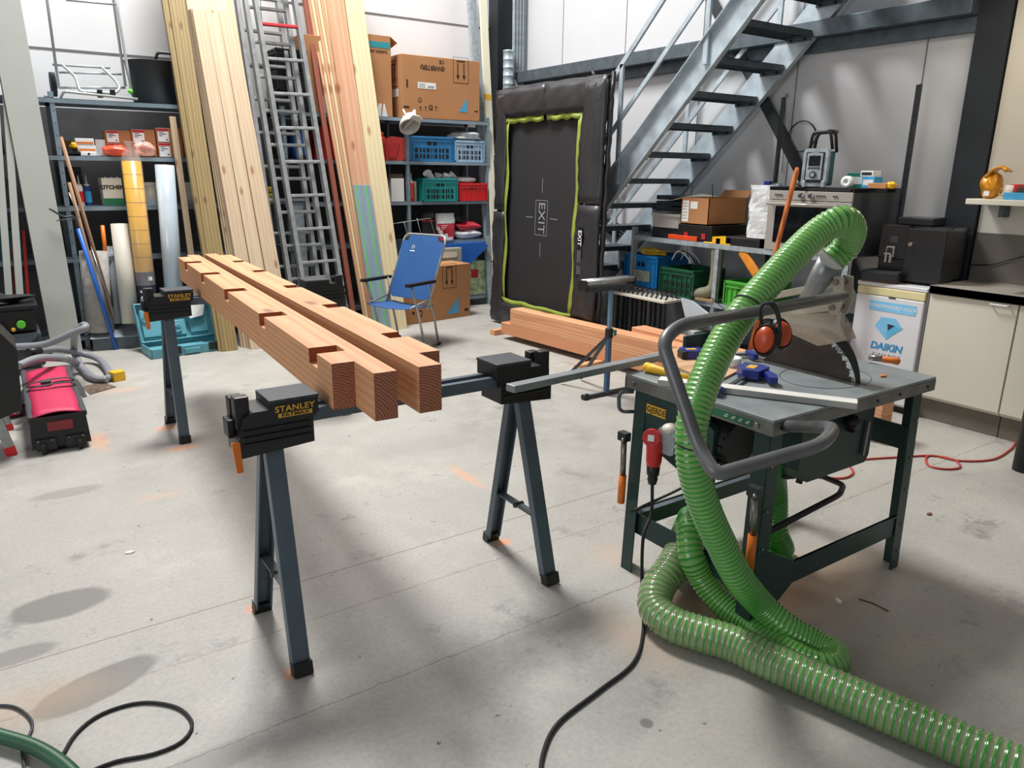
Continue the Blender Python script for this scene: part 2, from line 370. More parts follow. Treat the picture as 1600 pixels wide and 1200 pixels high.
# ---------------------------------------------------------------- the two notched beams on sawhorses
WOOD('douglas', 'cd9a70', 'c48a60', 'Y', 13, (.02, 0, .05), kn=1.1)
WOOD('douglas2', 'cf9c72', 'c68d63', 'Y', 14, (-.06, 0, .03), kn=1.0)
WOOD('douglas_end', 'b0745a', '7f4630', 'Y', 34, (.02, 0, .05), knots=False)
WOOD('douglas_cut', '9a5232', '85401f', 'Y', 55, (.02, 0, .05), knots=False)
ZB, ZT = .845, 1.0
def beam(n0, n1, f0, wd, mat, notch_side, notches, near, far, label):
    """n0 near-left corner, f0 far-left corner in world; u along the beam, v across"""
    n0 = V3((*n0, 0)); f0 = V3((*f0, 0)); ux = (f0-n0).normalized(); Ln = (f0-n0).length
    B = FR((n0.x, n0.y, ZB), (ux.y, -ux.x, 0), ux)     # x across to the right, y along
    h = ZT-ZB; m = MB(B)
    # plan outline of each layer: top layer carries the shallow notches
    hw = wd/2
    def layer(z0, z1, notched):
        pts_l = []; pts_r = []
        ln = near if notch_side < 0 else 0
        lf, rf = far
        # left edge runs y = nl .. Ln+lf ; right edge y = nr .. Ln+rf
        nl, nr = near
        L_ = [(0, nl)]; R_ = [(wd, nr)]
        if notched:
            for (y0, y1, dp) in notches:
                if notch_side < 0: L_ += [(0, y0), (dp, y0), (dp, y1), (0, y1)]
                else: R_ += [(wd, y0), (wd-dp, y0), (wd-dp, y1), (wd, y1)]
        L_ += [(0, Ln+lf)]; R_ += [(wd, Ln+rf)]
        poly = [(hw, nl)]+[(p[0], p[1]) for p in L_]+[(hw, Ln+lf)]
        poly += [(hw, Ln+rf)]+[(p[0], p[1]) for p in R_[::-1]]+[(hw, nr)]
        q = []
        for p in poly:
            if not q or (abs(p[0]-q[-1][0])+abs(p[1]-q[-1][1])) > 1e-5: q.append(p)
        n = len(q)
        if sum(q[i][0]*q[(i+1) % n][1]-q[(i+1) % n][0]*q[i][1] for i in range(n)) < 0: q = q[::-1]
        for zz, fl in ((z0, 1), (z1, 0)):
            f = list(range(n)); f = f[::-1] if fl else f
            m.add([(p[0], p[1], zz) for p in q], [f], mat)
        for i in range(n):
            a, c = q[i], q[(i+1) % n]
            end = abs(a[1]-c[1]) < 1e-5 and not (a[1] <= max(near)+1e-4 or a[1] >= Ln+min(far)-1e-4)
            m.add([(a[0], a[1], z0), (c[0], c[1], z0), (c[0], c[1], z1), (a[0], a[1], z1)], [(0, 1, 2, 3)], 'douglas_cut' if (end and notched) else ('douglas_end' if (abs(a[1]-c[1]) < 1e-5 and min(a[1], 9) <= max(near)+1e-4) else mat))
    layer(0, h-.052, False); layer(h-.052, h, True)
    return m.build('notched_beam', label, 'beam', basis=B, group='notched beams on the sawhorses')
n1 = (.834, 2.237)
def along(px, py, o, f):
    p = P(px, py, z=ZT); d = (V3((*f, 0))-V3((*o, 0))).normalized(); return (V3((p.x, p.y, 0))-V3((*o, 0))).dot(d)
f1 = (P(278, 402, z=ZT).x, P(278, 402, z=ZT).y)
nt1 = []
for (a, c) in (((480, 556), (503, 545)), ((404, 503), (416, 495)), ((352, 467), (362, 459)), ((315, 438), (325, 430)), ((287, 416), (297, 410))):
    q0, q1 = along(*c, n1, f1), along(*a, n1, f1)
    nt1.append((q0, q0+.062, .105))
nt1 = sorted([(along(503-3, 552, n1, f1), 0, .1)])
def mk(notchpx, o, f, dp):
    out = []
    for px, py in notchpx:
        y = along(px, py, o, f); out.append((y-.02, y+.075, dp))
    return sorted(out)
# front lip of each notch, read where it meets the beam's open side
N1 = mk([(491, 551), (414, 494), (357, 455), (317, 429), (290, 411)], n1, f1, .1)
beam(n1, None, f1, .152, 'douglas', -1, N1, (0, -.175), (0, .12), 'left one of two notched timber beams on the sawhorses, notches cut in its left side')
n2 = (1.062, 2.23); f2r = P(365, 402, z=ZT); f2l = P(318, 397, z=ZT)
f2 = (f2l.x, f2l.y-.12)
N2 = mk([(633, 524), (535, 478), (467, 448), (412, 424), (375, 409)], n2, f2, .075)
beam(n2, None, f2, .158, 'douglas2', 1, N2, (-.175, .0), (.12, .0), 'right one of two notched timber beams on the sawhorses, notches cut in its right side')

# ---------------------------------------------------------------- sawhorses
M('horseblack', '17181b', .42, 0, .15, 16, bump=.2); M('horseleg', '56646f', .4, .25, .12, 8)
M('horsetop', '30353c', .6, 0, .3, 60, bump=.5)
def horse_end(root, x0, sgn, x_in):
    """plastic end housing from outer x0 towards the middle"""
    s = sgn
    m = MB()
    prof = [(0, -.06), (.02, .015), (.05, .03), (.1, .03), (.1, .055), (.26, .055), (.26, 0), (.24, -.015), (.24, -.1), (.0, -.115)]
    pts = [(x0+s*a, ZB-.005+c) for a, c in prof]
    m.prism(pts, -.07, .07, 'horseblack', FR((0, 0, 0), (1, 0, 0), (0, 0, 1)))
    for k in range(3):
        z = ZB-.035-.022*k
        for yy in (-.074, .074): m.box((x0+s*.015, yy-.004, z), (x0+s*.23, yy+.004, z+.007), 'horseblack')
    m.box((x0+s*.1, -.075, ZB+.045), (x0+s*.262, .075, ZB+.056), 'horsetop')
    o = m.build('end_housing', parent=root, bev=.003)
    o2 = MB().box((x0+s*.0, -.055, ZB-.03), (x0+s*.045, -.012, ZB+.075), 'horseblack').box((x0+s*.0, .012, ZB-.03), (x0+s*.045, .055, ZB+.06), 'horseblack').build('clamp_jaw', parent=root, bev=.004)
    o3 = MB().box((x0-s*.02, -.03, ZB-.06), (x0+s*.0, .03, ZB), 'horseblack').build('clamp_guide', parent=root, bev=.003)
    return o
def horse(cx, cy, x0, x1, label, grp='folding black sawhorses'):
    root = thing('sawhorse', label, 'sawhorse', (cx, cy, 0), 0, grp)
    X = T(cx, cy, 0)
    W0 = WM[root]
    ox = x0-cx; ex = x1-cx
    WM[root] = I4   # build parts in local coordinates
    e = []
    horse_end(root, ox, 1, 0); horse_end(root, ex, -1, 0)
    for yy in (-.045, .02): 
        MB().box((ox+.2, yy-.0, ZB-.045), (ex-.2, yy+.026, ZB-.001), 'horseleg').build('crossbar', parent=root, bev=.002)
    for sx, xx in ((1, ox+.115), (-1, ex-.115)):
        tops = []
        for sy in (-1, 1):
            f = V3((xx-sx*.02, sy*.225, .0)); t = V3((xx, sy*.03, ZB-.07))
            d = (t-f).normalized(); m = MB()
            a = f+d*.03
            m.bar(a, t, .058, .012, 'horseleg', (0, 1, 0))
            for k in (-1, 1):
                off = V3((k*.026, sy*-.014, 0)); m.bar(a+off, t+off, .007, .034, 'horseleg', (0, 1, 0))
            lg = m.build('leg', parent=root, bev=.0015)
            MB().bar(f, f+d*.045, .064, .042, 'black', (0, 1, 0)).build('foot_cap', parent=lg, bev=.002)
            tops.append(f+d*.27)
        m = MB().bar(tops[0], tops[1], .034, .008, 'galvdark'); c_ = (tops[0]+tops[1])/2; m.cyl(c_-V3((.022, 0, 0)), c_+V3((.022, 0, 0)), .011, 'black', 10)
        m.build('leg_brace', parent=root)
    MB().prism([(-.012, 0), (.012, 0), (.016, -.1), (-.004, -.1)], -.006, .006, 'orange', T(ox-.012, -.075, ZB-.06) @ RX(pi/2)).build('latch', parent=root, label='orange latch', bev=.002)
    for xx, yy, s in ((ox+.182, -.0705, 1),):
        text(root, 'lettering', 'STANLEY', .027, 'inkyellow', FR((xx, yy-.002, ZB+.022), (1, 0, 0), (0, 0, 1)), .0006, wscale=1.1, ls=1.08)
        MB().box((xx-.055, yy-.002, ZB-.006), (xx+.055, yy, ZB+.008), 'inkyellow').build('logo_strip', parent=root)
        text(root, 'lettering', 'FATMAX', .0145, 'black', FR((xx, yy-.003, ZB+.001), (1, 0, 0), (0, 0, 1)), .0002, wscale=1.5, ls=1.1)
    WM[root] = W0
    return root
h1_ = horse(1.125, 2.34, .535, 1.75, 'black sawhorse with grey steel legs under the near ends of the notched beams')
h2_ = copy_tree(h1_, None, T(1.125+.145, 4.83, 0)); h2_['label'] = 'farther black sawhorse, under the far ends of the notched beams'
# ---------------------------------------------------------------- site saw
M('tabletop', '8c9496', .36, .25, .22, 7); M('tablerim', '77756f', .5, .2, .3, 11)
X0, X1, Y0, Y1, TZ = 1.98, 2.99, 1.395, 2.09, .84
saw = thing('table_saw', 'dark green table saw with a steel top and a big blade, under the green hose', 'table saw', ((X0+X1)/2, (Y0+Y1)/2, 0))
MB().box((X0, Y0, TZ-.012), (X1, Y1, TZ), 'tabletop').build('table_top', parent=saw, bev=.002)
m = MB()
m.box((X0, Y0, TZ-.055), (X0+.006, Y1, TZ-.012), 'tablerim').box((X1-.006, Y0, TZ-.055), (X1, Y1, TZ-.012), 'sawgreen')
m.box((X0-.001, Y0-.001, TZ-.055), (X1, Y0+.006, TZ-.012), 'tablerim').box((X0, Y1-.006, TZ-.055), (X1, Y1, TZ-.012), 'tablerim')
for yy in (Y0+.06, Y1-.05): m.cyl((X0-.008, yy, TZ-.032), (X0, yy, TZ-.032), .009, 'steel', 6)
for xx in (X0+.04, X0+.6, X0+.75, X1-.06): m.cyl((xx, Y0-.005, TZ-.032), (xx, Y0, TZ-.032), .006, 'black', 8)
m.build('rim', parent=saw)
for (xx, sx) in ((X0+.035, 1), (X1-.035, -1)):
    for (yy, sy) in ((Y0+.03, 1), (Y1-.03, -1)):
        m = MB()
        fx, fy = xx+(-.0 if sx > 0 else -.0), yy
        if sx > 0 and sy < 0: q = (-.03, .0)
        else: q = (-.02*sx, -.01*sy)
        t = V3((xx, yy, TZ-.012)); f = V3((xx+q[0], yy+q[1], 0))
        # angle-iron: two flanges
        ws = .062
        def flange(ax):
            o = V3((ax[0]*ws/2*sx, ax[1]*ws/2*sy, 0)); n = V3((abs(ax[1])*.005+abs(ax[0])*ws, abs(ax[0])*.005+abs(ax[1])*ws, 0))
            vs = []
            for c in (f, t):
                for a_, b_ in ((-1, -1), (1, -1), (1, 1), (-1, 1)): vs.append(c+o+V3((a_*n.x/2, b_*n.y/2, 0)))
            m.add(vs, [(0, 3, 2, 1), (4, 5, 6, 7), (0, 1, 5, 4), (1, 2, 6, 5), (2, 3, 7, 6), (3, 0, 4, 7)], 'sawgreen')
        flange((1, 0)); flange((0, 1))
        for zz in (.08, .2, .36, .5, .66): m.ball((f.x+(t.x-f.x)*zz/.83+sx*.02, f.y+(t.y-f.y)*zz/.83-sy*.004, zz), .006, 'steel', 6)
        m.build('leg', parent=saw, bev=.001)
# lower braces
m = MB().box((X0+.03, Y0+.026, .16), (X1-.03, Y0+.034, .25), 'sawgreen').box((X0+.03, Y0+.02, .245), (X1-.03, Y0+.034, .25), 'sawgreen')
m.prism([(X0+.02, .05), (X0+.07, .05), (X0+.25, .17), (X0+.25, .25), (X0+.1, .33), (X0+.02, .33)], -.004, .004, 'sawgreen', T(0, Y0+.024, 0) @ RX(pi/2)); m.build('front_brace', parent=saw)
MB().box((X0+.03, Y0+.03, .17), (X0+.037, Y1-.03, .26), 'sawgreen').build('side_brace', parent=saw)
MB().box((X1-.04, Y0+.03, .52), (X1-.03, Y1-.03, .62), 'sawgreen').build('side_brace', parent=saw)
MB().box((X0+.03, Y1-.05, .17), (X1-.03, Y1-.044, .26), 'sawgreen').box((X0+.03, Y1-.08, .25), (X1-.03, Y1-.044, .255), 'galvdark').build('rear_brace', parent=saw)
# switch panel on the left side, the name badge
pn = MB().prism([(Y0+.38, .79), (Y1-.08, .79), (Y1-.08, .585), (Y0+.26, .47), (Y0+.26, .72)], 0, .03, 'sawgreen', FR((X0+.03, 0, 0), (0, 1, 0), (0, 0, 1))).build('switch_panel', parent=saw, bev=.002)
lc = P(1017, 645, x=X0-.001)
fr_ = FR((X0-.002, lc.y, lc.z), (0, -1, 0), (0, 0, 1))
bd = MB().box((X0+.026, lc.y-.05, lc.z-.018), (X0+.0295, lc.y+.052, lc.z+.02), 'inkyellow').build('name_badge', parent=saw, label='yellow name badge')
text(saw, 'lettering', 'GJERDE', .033, 'black', FR((X0+.0255, lc.y, lc.z), (0, -1, 0), (0, 0, 1)), .0004, wscale=.85, ls=1.06)
# green rating plate on the rim
g0, g1 = P(1112, 640, x=X0-.001), P(1175, 664, x=X0-.001)
MB().box((X0-.0025, g1.y, TZ-.046), (X0, g0.y, TZ-.02), 'green').build('rating_plate', parent=saw, label='green rating plate on the rim')
m = MB()
for k in range(4): m.box((X0-.0032, g1.y+.012+k*.03, TZ-.038), (X0-.0024, g1.y+.026+k*.03, TZ-.035), 'paper').box((X0-.0032, g1.y+.008+k*.03, TZ-.031), (X0-.0024, g1.y+.02+k*.03, TZ-.0285), 'paper')
m.build('plate_print', parent=saw)
# red three-phase plug and its grey socket
pc = P(1040, 690, x=X0-.03)
m = MB().prism(rrect(.085, .1, .02), 0, .06, 'galv', FR((X0+.03, pc.y, pc.z), (0, -1, 0), (0, 0, 1)))
m.ball((X0-.005, pc.y, pc.z+.045), .035, 'offwhite', 8, (1, 1, .6)); so = m.build('socket_housing', parent=saw, bev=.003)
rc = P(1018, 684, x=X0-.06)
n_ = V3((-.75, -.45, .12)).normalized()
MB().cyl(rc-n_*.012, rc+n_*.008, .034, 'red', 26).build('socket_lid', parent=saw, label='red round socket lid', bev=.002)
MB().box((-.012, -.012, .0), (.012, .012, .001), 'paper', FR(rc+n_*.0085, n_.cross(V3((0, 0, 1))), None, n_)).build('lid_sticker', parent=saw)
m = MB().lathe([(.001, 0), (.026, 0), (.03, .02), (.032, .09), (.028, .1), (.001, .1)], 'red', T(rc.x+.02, rc.y+.0, rc.z-.115), 20); m.build('plug', parent=saw, label='red power plug')
plug_b = V3((rc.x+.02, rc.y, rc.z-.19))
m = MB().lathe([(.001, 0), (.016, 0), (.02, .02), (.018, .03), (.024, .04), (.026, .08), (.001, .085)], 'black', T(*plug_b), 16); m.build('plug_grip', parent=saw)
# pull handle loop and the strut clamps with orange sleeves
hl0, hl1 = P(990, 612, x=X0), P(990, 643, x=X0)
MB().tube(rnd([hl0, hl0+V3((-.05, .03, 0)), hl1+V3((-.05, .03, 0)), hl1], .03, 6), .0075, 'galvdark', 10).build('pull_loop', parent=saw)
def clamp_strut(px0, py0, px1, py1, pxe, pye, xx):
    a, c, e = P(px0, py0, x=xx), P(px1, py1, x=xx), P(pxe, pye, x=xx)
    m = MB().box(a-V3((.016, .022, .0)), a+V3((.016, .022, .035)), 'darksteel').cyl(a, c, .012, 'steel', 14); m.ball(a+V3((-.02, -.015, .01)), .008, 'steel', 6)
    q = m.build('strut', parent=saw)
    MB().cyl(c, e, .0155, 'orange', 16).build('strut_sleeve', parent=saw, label='orange sleeve')
clamp_strut(975, 688, 973, 742, 970, 785, X0-.02)
clamp_strut(1179, 775, 1176, 835, 1170, 895, X0-.03)
# motor and blade box
m = MB().cyl((X0+.14, 1.62, .66), (X0+.14, 1.9, .66), .085, 'black', 28)
for k in range(16):
    a = 2*pi*k/16; m.bar((X0+.14+.09*math.cos(a), 1.63, .66+.09*math.sin(a)), (X0+.14+.09*math.cos(a), 1.88, .66+.09*math.sin(a)), .006, .014, 'black', (math.cos(a), 0, math.sin(a)))
m.cyl((X0+.14, 1.9, .66), (X0+.14, 1.94, .66), .07, 'sawgreen', 24); m.build('motor', parent=saw)
MB().prism([(2.36, .5), (2.74, .5), (2.76, .53), (2.76, .79), (2.3, .79), (2.3, .56)], -.44, -.1, 'sawgreen', T(0, Y0-.0, 0) @ RX(pi/2)).build('blade_box', parent=saw, bev=.004)
m = MB()
m.box((2.58, Y0+.07, .66), (2.6, Y0+.1, .7), 'black').ball((2.56, Y0+.07, .71), .028, 'black', 8)
m.build('tilt_knob', parent=saw)
MB().bar((2.7, Y0+.09, .54), (2.71, Y0+.09, .68), .014, .008, 'steel', (0, 1, 0)).build('tilt_slider', parent=saw)
# blade, slot insert, riving knife
bx = 2.628; bc = V3((bx, 1.735, .775)); R = .226
M('bladedark', '57504b', .38, .6, .35, 5)
XB = FR(bc, (0, 1, 0), (0, 0, 1))
pts = []; NT = 40
for k in range(NT):
    a = 2*pi*k/NT
    for da, rr in ((0, R-.012), (.06, R-.020), (.075, R-.004), (.11, R), (.125, R-.012)):
        pts.append((rr*math.cos(a+da), rr*math.sin(a+da)))
m = MB().prism(pts, -.0015, .0015, 'bladedark', XB)
for k in range(NT):
    a = 2*pi*k/NT+.09; m.box((R-.008, -.003, -.0022), (R+.001, .002, .0022), 'paper', XB @ RZ(a))
m.cyl(bc-V3((.012, 0, 0)), bc+V3((.012, 0, 0)), .03, 'steel', 20); m.build('blade', parent=saw)
kp = [((R+.006)*math.cos(math.radians(a)), (R+.006)*math.sin(math.radians(a))) for a in range(100, 167, 5)]
kp += [((R+.045-.02*abs(a-130)/30)*math.cos(math.radians(a)), (R+.045-.02*abs(a-130)/30)*math.sin(math.radians(a))) for a in range(166, 99, -5)]
MB().prism(kp, -.0015, .0015, 'black', XB).build('riving_knife', parent=saw)
m = MB().box((bx-.045, 1.42, TZ), (bx+.03, 2.06, TZ+.0012), 'steel').box((bx-.006, 1.47, TZ+.0012), (bx+.006, 2.0, TZ+.0018), 'black')
ring = [(bx-.02+.2*math.cos(t*2*pi/60), 1.63+.15*math.sin(t*2*pi/60), TZ+.0006) for t in range(61)]
m.tube(ring, .0012, 'black', 4); m.build('slot_insert', parent=saw)
# guard: pivot plate, two flat arms, clear hood, duct stub
M('armcream', 'b9b3a2', .45, .3, .1, 12); M('clear', 'c9b9a8', .08, 0, .05, 6, alpha=.42); M('ducttape', '8a8c8e', .35, .5, .2, 14)
gx = 2.62
pa, pb = P(1325, 434, x=gx), P(1318, 500, x=gx)
XG = FR((gx-.03, 0, 0), (0, 1, 0), (0, 0, 1))
plc = [(P(a, c, x=gx).y, P(a, c, x=gx).z) for a, c in ((1311, 430), (1326, 433), (1325, 470), (1316, 492), (1303, 487), (1309, 460))]
m = MB().prism(plc, -.004, .004, 'armcream', FR((gx-.03, 0, 0), (0, 1, 0), (0, 0, 1))).prism(plc, -.004, .004, 'armcream', FR((gx+.03, 0, 0), (0, 1, 0), (0, 0, 1)))
for a in ((1315, 440), (1309, 479)):
    q = P(*a, x=gx); m.cyl(q-V3((.045, 0, 0)), q+V3((.045, 0, 0)), .011, 'steel', 14)
m.build('pivot_plate', parent=saw, bev=.001)
for (a, c) in (((1314, 442), (1205, 463)), ((1310, 479), (1160, 497))):
    q, r_ = P(*a, x=gx), P(*c, x=gx); q.x -= .022; r_.x -= .022; r_ = r_+(r_-q)*.25
    MB().bar(q, r_, .026, .005, 'armcream', (1, 0, 0)).bar(q+V3((.044, 0, 0)), r_+V3((.044, 0, 0)), .026, .005, 'armcream', (1, 0, 0)).build('guard_arm', parent=saw, bev=.001)
hp = [(P(a, c, x=gx).y, P(a, c, x=gx).z) for a, c in ((1225, 492), (1308, 487), (1320, 505), (1331, 530), (1300, 537), (1285, 539), (1232, 515), (1205, 505))]
m = MB()
for xx in (-.03, .03): m.prism(hp, -.0015, .0015, 'clear', FR((gx+xx, 0, 0), (0, 1, 0), (0, 0, 1)))
q = [V3((gx-.03, y, z)) for y, z in hp]
for i in (2, 3, 4):
    a, c = q[i], q[i+1]; m.add([a, c, c+V3((.06, 0, 0)), a+V3((.06, 0, 0))], [(0, 1, 2, 3)], 'clear')
m.build('clear_hood', parent=saw, label='clear plastic blade hood')
ds = P(1262, 470, x=gx); de = P(1300, 408, x=gx-.03)
MB().tube([ds, ds.lerp(de, .3), ds.lerp(de, .6), de], [.036, .04, .047, .05], 'ducttape', 22).build('duct_stub', parent=saw)
# grey bent support tube carrying the hose
D_ = lambda *l: [P(a, c, d=d) for a, c, d in l]
M('tubegrey', '67686a', .4, .35, .18, 10)
hp_ = D_((1318, 462, 2.66), (1062, 508, 2.1), (1034, 533, 2.05), (1092, 700, 1.98), (1118, 742, 1.92), (1150, 733, 1.93), (1285, 695, 2.0), (1305, 668, 2.1))+[V3((2.06, 1.42, .80))]
MB().tube(rnd(hp_, .055, 8), .019, 'tubegrey', 16).build('support_tube', parent=saw)
lw = [P(1196, 833, y=Y0+.05), P(1312, 773, y=Y0+.05), P(1318, 758, y=Y0+.12), P(1262, 735, y=Y0+.35), P(1225, 742, y=Y0+.4)]
MB().tube(rnd(lw, .04, 6), .0115, 'black', 12).build('lower_tube', parent=saw)
m = MB().bar(P(1248, 755, y=1.55), P(1262, 700, y=1.55), .022, .012, 'black').cyl(P(1228, 735, y=1.6), P(1240, 735, y=1.75), .035, 'black', 14).cyl(P(1222, 700, y=1.6), P(1240, 745, y=1.6), .012, 'steel', 10)
m.build('height_crank', parent=saw)
MB().cyl(P(1145, 715, y=1.75), P(1160, 700, y=1.8), .02, 'black', 12).tube(spline([P(1150, 712, y=1.75), P(1115, 735, y=1.8), P(1060, 765, y=1.9), P(985, 800, y=2.0)]), .006, 'black', 8).build('motor_lead', parent=saw)
# extension table strip and white board on the table
# ---------------------------------------------------------------- green extraction hose
M('hoserib', '2f8c2a', .22, 0, .06, 6, coat=.5); M('hoseskin', '74a857', .22, 0, .12, 9, coat=.6)
M('hosedeep', '3f8f34', .22, 0, .1, 9, coat=.6); M('hoseclear', '98a57c', .16, 0, .22, 7, coat=.8, alpha=.8)
def hose(name, pts, r, label, cat, mats, pitch=.0165, grp=None, n=28, swap=None):
    """swept ribbed hose; swap=(point index, radius, pitch, mats) changes the gauge from there on"""
    c = spline(pts, .004); s = [0]
    for i in range(1, len(c)): s.append(s[-1]+(c[i]-c[i-1]).length)
    tot = s[-1]; ts = 1e9
    if swap:
        q = pts[swap[0]]; i = min(range(len(c)), key=lambda i: (c[i]-q).length); ts = s[i]
    t = 0; ph = 0; j = 0; out = []; rs = []; mm = []
    while t < tot:
        big = max(0, min(1, (t-ts)/.12)) if swap else 0
        rr = r+((swap[1]-r)*big if swap else 0); pp = pitch+((swap[2]-pitch)*big if swap else 0)
        while j < len(s)-2 and s[j+1] < t: j += 1
        f = (t-s[j])/max(1e-9, s[j+1]-s[j]); out.append(c[j].lerp(c[j+1], min(1, max(0, f))))
        rs.append(rr*(1.055 if ph in (0, 1) else (.985 if ph == 3 else 1)))
        mk_ = swap[3] if big > .5 else mats
        mm.append(mk_[0] if ph in (0, 4) else mk_[1])
        t += pp*(.17 if ph in (4, 0, 1) else .245); ph = (ph+1) % 5
    return MB().tube(out, rs, mats[0], n, mats=mm).build(name, label, cat, group=grp)
hpA = D_((1302, 405, 2.68), (1322, 385, 2.66), (1330, 358, 2.6), (1312, 345, 2.55), (1268, 372, 2.54), (1195, 448, 2.46), (1144, 512, 2.40), (1105, 587, 2.34), (1083, 655, 2.3), (1080, 700, 2.3), (1087, 747, 2.33), (1104, 800, 2.38), (1127, 850, 2.44), (1152, 900, 2.5))
hpA += [P(1185, 940, z=.17), P(1225, 977, z=.10), P(1270, 1004, z=.058), P(1300, 1020, z=.052), P(1302, 1036, z=.052), P(1275, 1040, z=.052)]
hpB = [P(1225, 1015, z=.05), P(1168, 975, z=.05), P(1127, 942, z=.08), P(1097, 903, z=.15), P(1080, 866, z=.24), P(1081, 835, z=.30)+V3((.02, .03, 0)), P(1086, 845, z=.25)+V3((.12, .14, 0)), P(1070, 882, z=.17)+V3((.06, .08, 0)),
       P(1046, 893, z=.14), P(1028, 918, z=.11), P(1024, 950, z=.075), P(1049, 974, z=.066), P(1090, 989, z=.066), P(1146, 1006, z=.066), P(1202, 1032, z=.066), P(1290, 1071, z=.066), P(1450, 1140, z=.066), P(1620, 1213, z=.066), P(1800, 1275, z=.066)]
hose('extraction_hose', hpA+hpB, .0485, 'thick translucent green ribbed hose looping over the saw and across the floor', 'hose', ('hoserib', 'hoseskin'), .0165, swap=(len(hpA)+6, .061, .0225, ('hoserib', 'hoseclear')))
hose('extraction_hose', [V3((2.3, 1.62, .56)), P(1210, 770, y=1.75), P(1212, 830, y=1.75), P(1213, 870, y=1.75), V3((2.1, 1.8, .08)), V3((2.4, 1.95, .06))], .05, 'green ribbed hose hanging under the table saw behind its front leg', 'hose', ('hoserib', 'hosedeep'))
# cable ties
for (c_, r0, ax) in ((P(1081, 692, d=2.3), .053, None),):
    ring = [c_+V3((math.cos(t*pi/16)*r0, math.sin(t*pi/16)*r0, .008*math.sin(t*pi/16))) for t in range(33)]
    MB().tube(ring, .003, 'black', 6).build('cable_tie', 'black cable tie around the green hose beside the red plug', 'cable tie')
c_ = P(1170, 480, d=2.43); a_ = (P(1144, 512, d=2.42)-P(1195, 448, d=2.47)).normalized(); u_ = a_.cross(V3((0, 0, 1))).normalized(); v_ = a_.cross(u_)
ring = [c_+u_*math.cos(t*pi/16)*.054+v_*math.sin(t*pi/16)*.054 for t in range(33)]
m = MB().tube(ring, .003, 'black', 6).bar(P(1131, 483, d=2.3), P(1112, 465, d=2.3), .004, .002, 'black'); m.build('cable_tie', 'black cable tie holding the green hose to the grey tube, loose end up', 'cable tie')
# power cable from the plug to the floor
cab = [plug_b+V3((0, 0, .01)), plug_b+V3((-.005, -.01, -.12)), P(1005, 840, z=.28), P(1003, 920, z=.06), P(1005, 985, z=.008), P(990, 1035, z=.008), P(935, 1080, z=.008), P(872, 1130, z=.008), P(848, 1180, z=.008), P(845, 1230, z=.008)]
MB().tube(spline(cab), .0065, 'rubber', 10).build('power_cable', 'black rubber cable hanging from the red plug and crossing the floor', 'cable')

# ---------------------------------------------------------------- things lying on the saw table
TT = TZ+.0012
WOOD('ply', 'c9a27c', 'b58a63', 'X', 9, knots=False); M('formica', 'd9d7d0', .45); M('foampanel', 'a8a8a4', .6)
q = [P(1007, 555, z=.9), P(1060, 538, z=.9), P(1172, 590, z=TT+.004), P(1110, 606, z=TT+.004)]
a, c, e = P(1075, 602, z=TT), P(1172, 585, z=TT), P(1030, 560, z=TT)
MB().prism([(p.x, p.y) for p in (P(1007, 557, z=TT), P(1062, 545, z=TT), P(1172, 572, z=TT), P(1118, 600, z=TT))], TT, TT+.008, 'ply').build('plywood_offcut', 'thin plywood offcut lying on the saw table under the clamps', 'plywood')
s0, s1, s2 = P(1033, 588, z=TT+.022), P(1340, 624, z=TT+.022), P(1340, 640, z=TT+.022)
dx = (s1-s0).normalized(); ny = V3((-dx.y, dx.x, 0))
XS = FR((s0.x, s0.y, TT+.0005), dx, ny)
ln = (s1-s0).length; wd = .055
MB(XS).box((0, -wd, 0), (ln, 0, .020), 'foampanel').box((0, -wd, .020), (ln, 0, .0225), 'formica').build('board_strip', 'long white faced board strip lying along the front of the saw table', 'board', bev=.001)
# masking tape roll
q = P(1143, 563, z=TT+.03); MB().lathe([(.022, 0), (.04, 0), (.04, .035), (.022, .035), (.022, 0)], 'paper', T(q.x, q.y, TT+.0085), 28).build('tape_roll', 'roll of pale masking tape on the saw table behind the green hose', 'tape')
def clampbar(name, label, hx, hy, dirv, mat, size=1):
    """one handed bar clamp: bar, jaw body, handle, pad"""
    d = V3(dirv).normalized(); X = FR((hx, hy, TT+.012), d, None, (0, 0, 1))
    r = thing(name, label, 'clamp', (hx, hy, TT)); s = size
    MB(X).box((-.32*s, -.009, -.0), (.06*s, .009, .006), 'darksteel').build('bar', parent=r, bev=.001)
    MB(X).prism([(-.05*s, -.05*s), (.05*s, -.06*s), (.07*s, -.02*s), (.05*s, .045*s), (-.01*s, .05*s), (-.06*s, .01*s)], -.004, .03, mat).build('jaw_body', parent=r, bev=.005)
    MB(X).prism([(.02*s, -.03*s), (.04*s, -.05*s), (-.02*s, -.11*s), (-.07*s, -.13*s), (-.08*s, -.1*s), (-.03*s, -.07*s)], .0, .022, mat).build('handle', parent=r, bev=.004)
    MB(X).box((.045*s, -.02, -.008), (.075*s, .05*s, .028), 'black').build('pad', parent=r, bev=.003)
    MB(X).box((-.02*s, -.02*s, .03), (.035*s, .012*s, .0312), 'inkyellow').build('sticker', parent=r, label='yellow sticker')
    MB(X).prism([(-.34*s, -.01), (-.3*s, -.01), (-.3*s, .09*s), (-.33*s, .09*s)], -.004, .02, mat).build('fixed_jaw', parent=r, bev=.003)
    return r
q = P(1172, 578, z=TT+.03); clampbar('bar_clamp', 'blue bar clamp with a yellow sticker on the saw table right of the hose', q.x, q.y, (1, .35, 0), 'navy')
q = P(1082, 550, z=TT+.03); clampbar('bar_clamp', 'blue bar clamp on the saw table left of the green hose', q.x, q.y, (-1, .5, 0), 'navy', .8)
a, c = P(1012, 574, z=TT+.02), P(1055, 585, z=TT+.015)
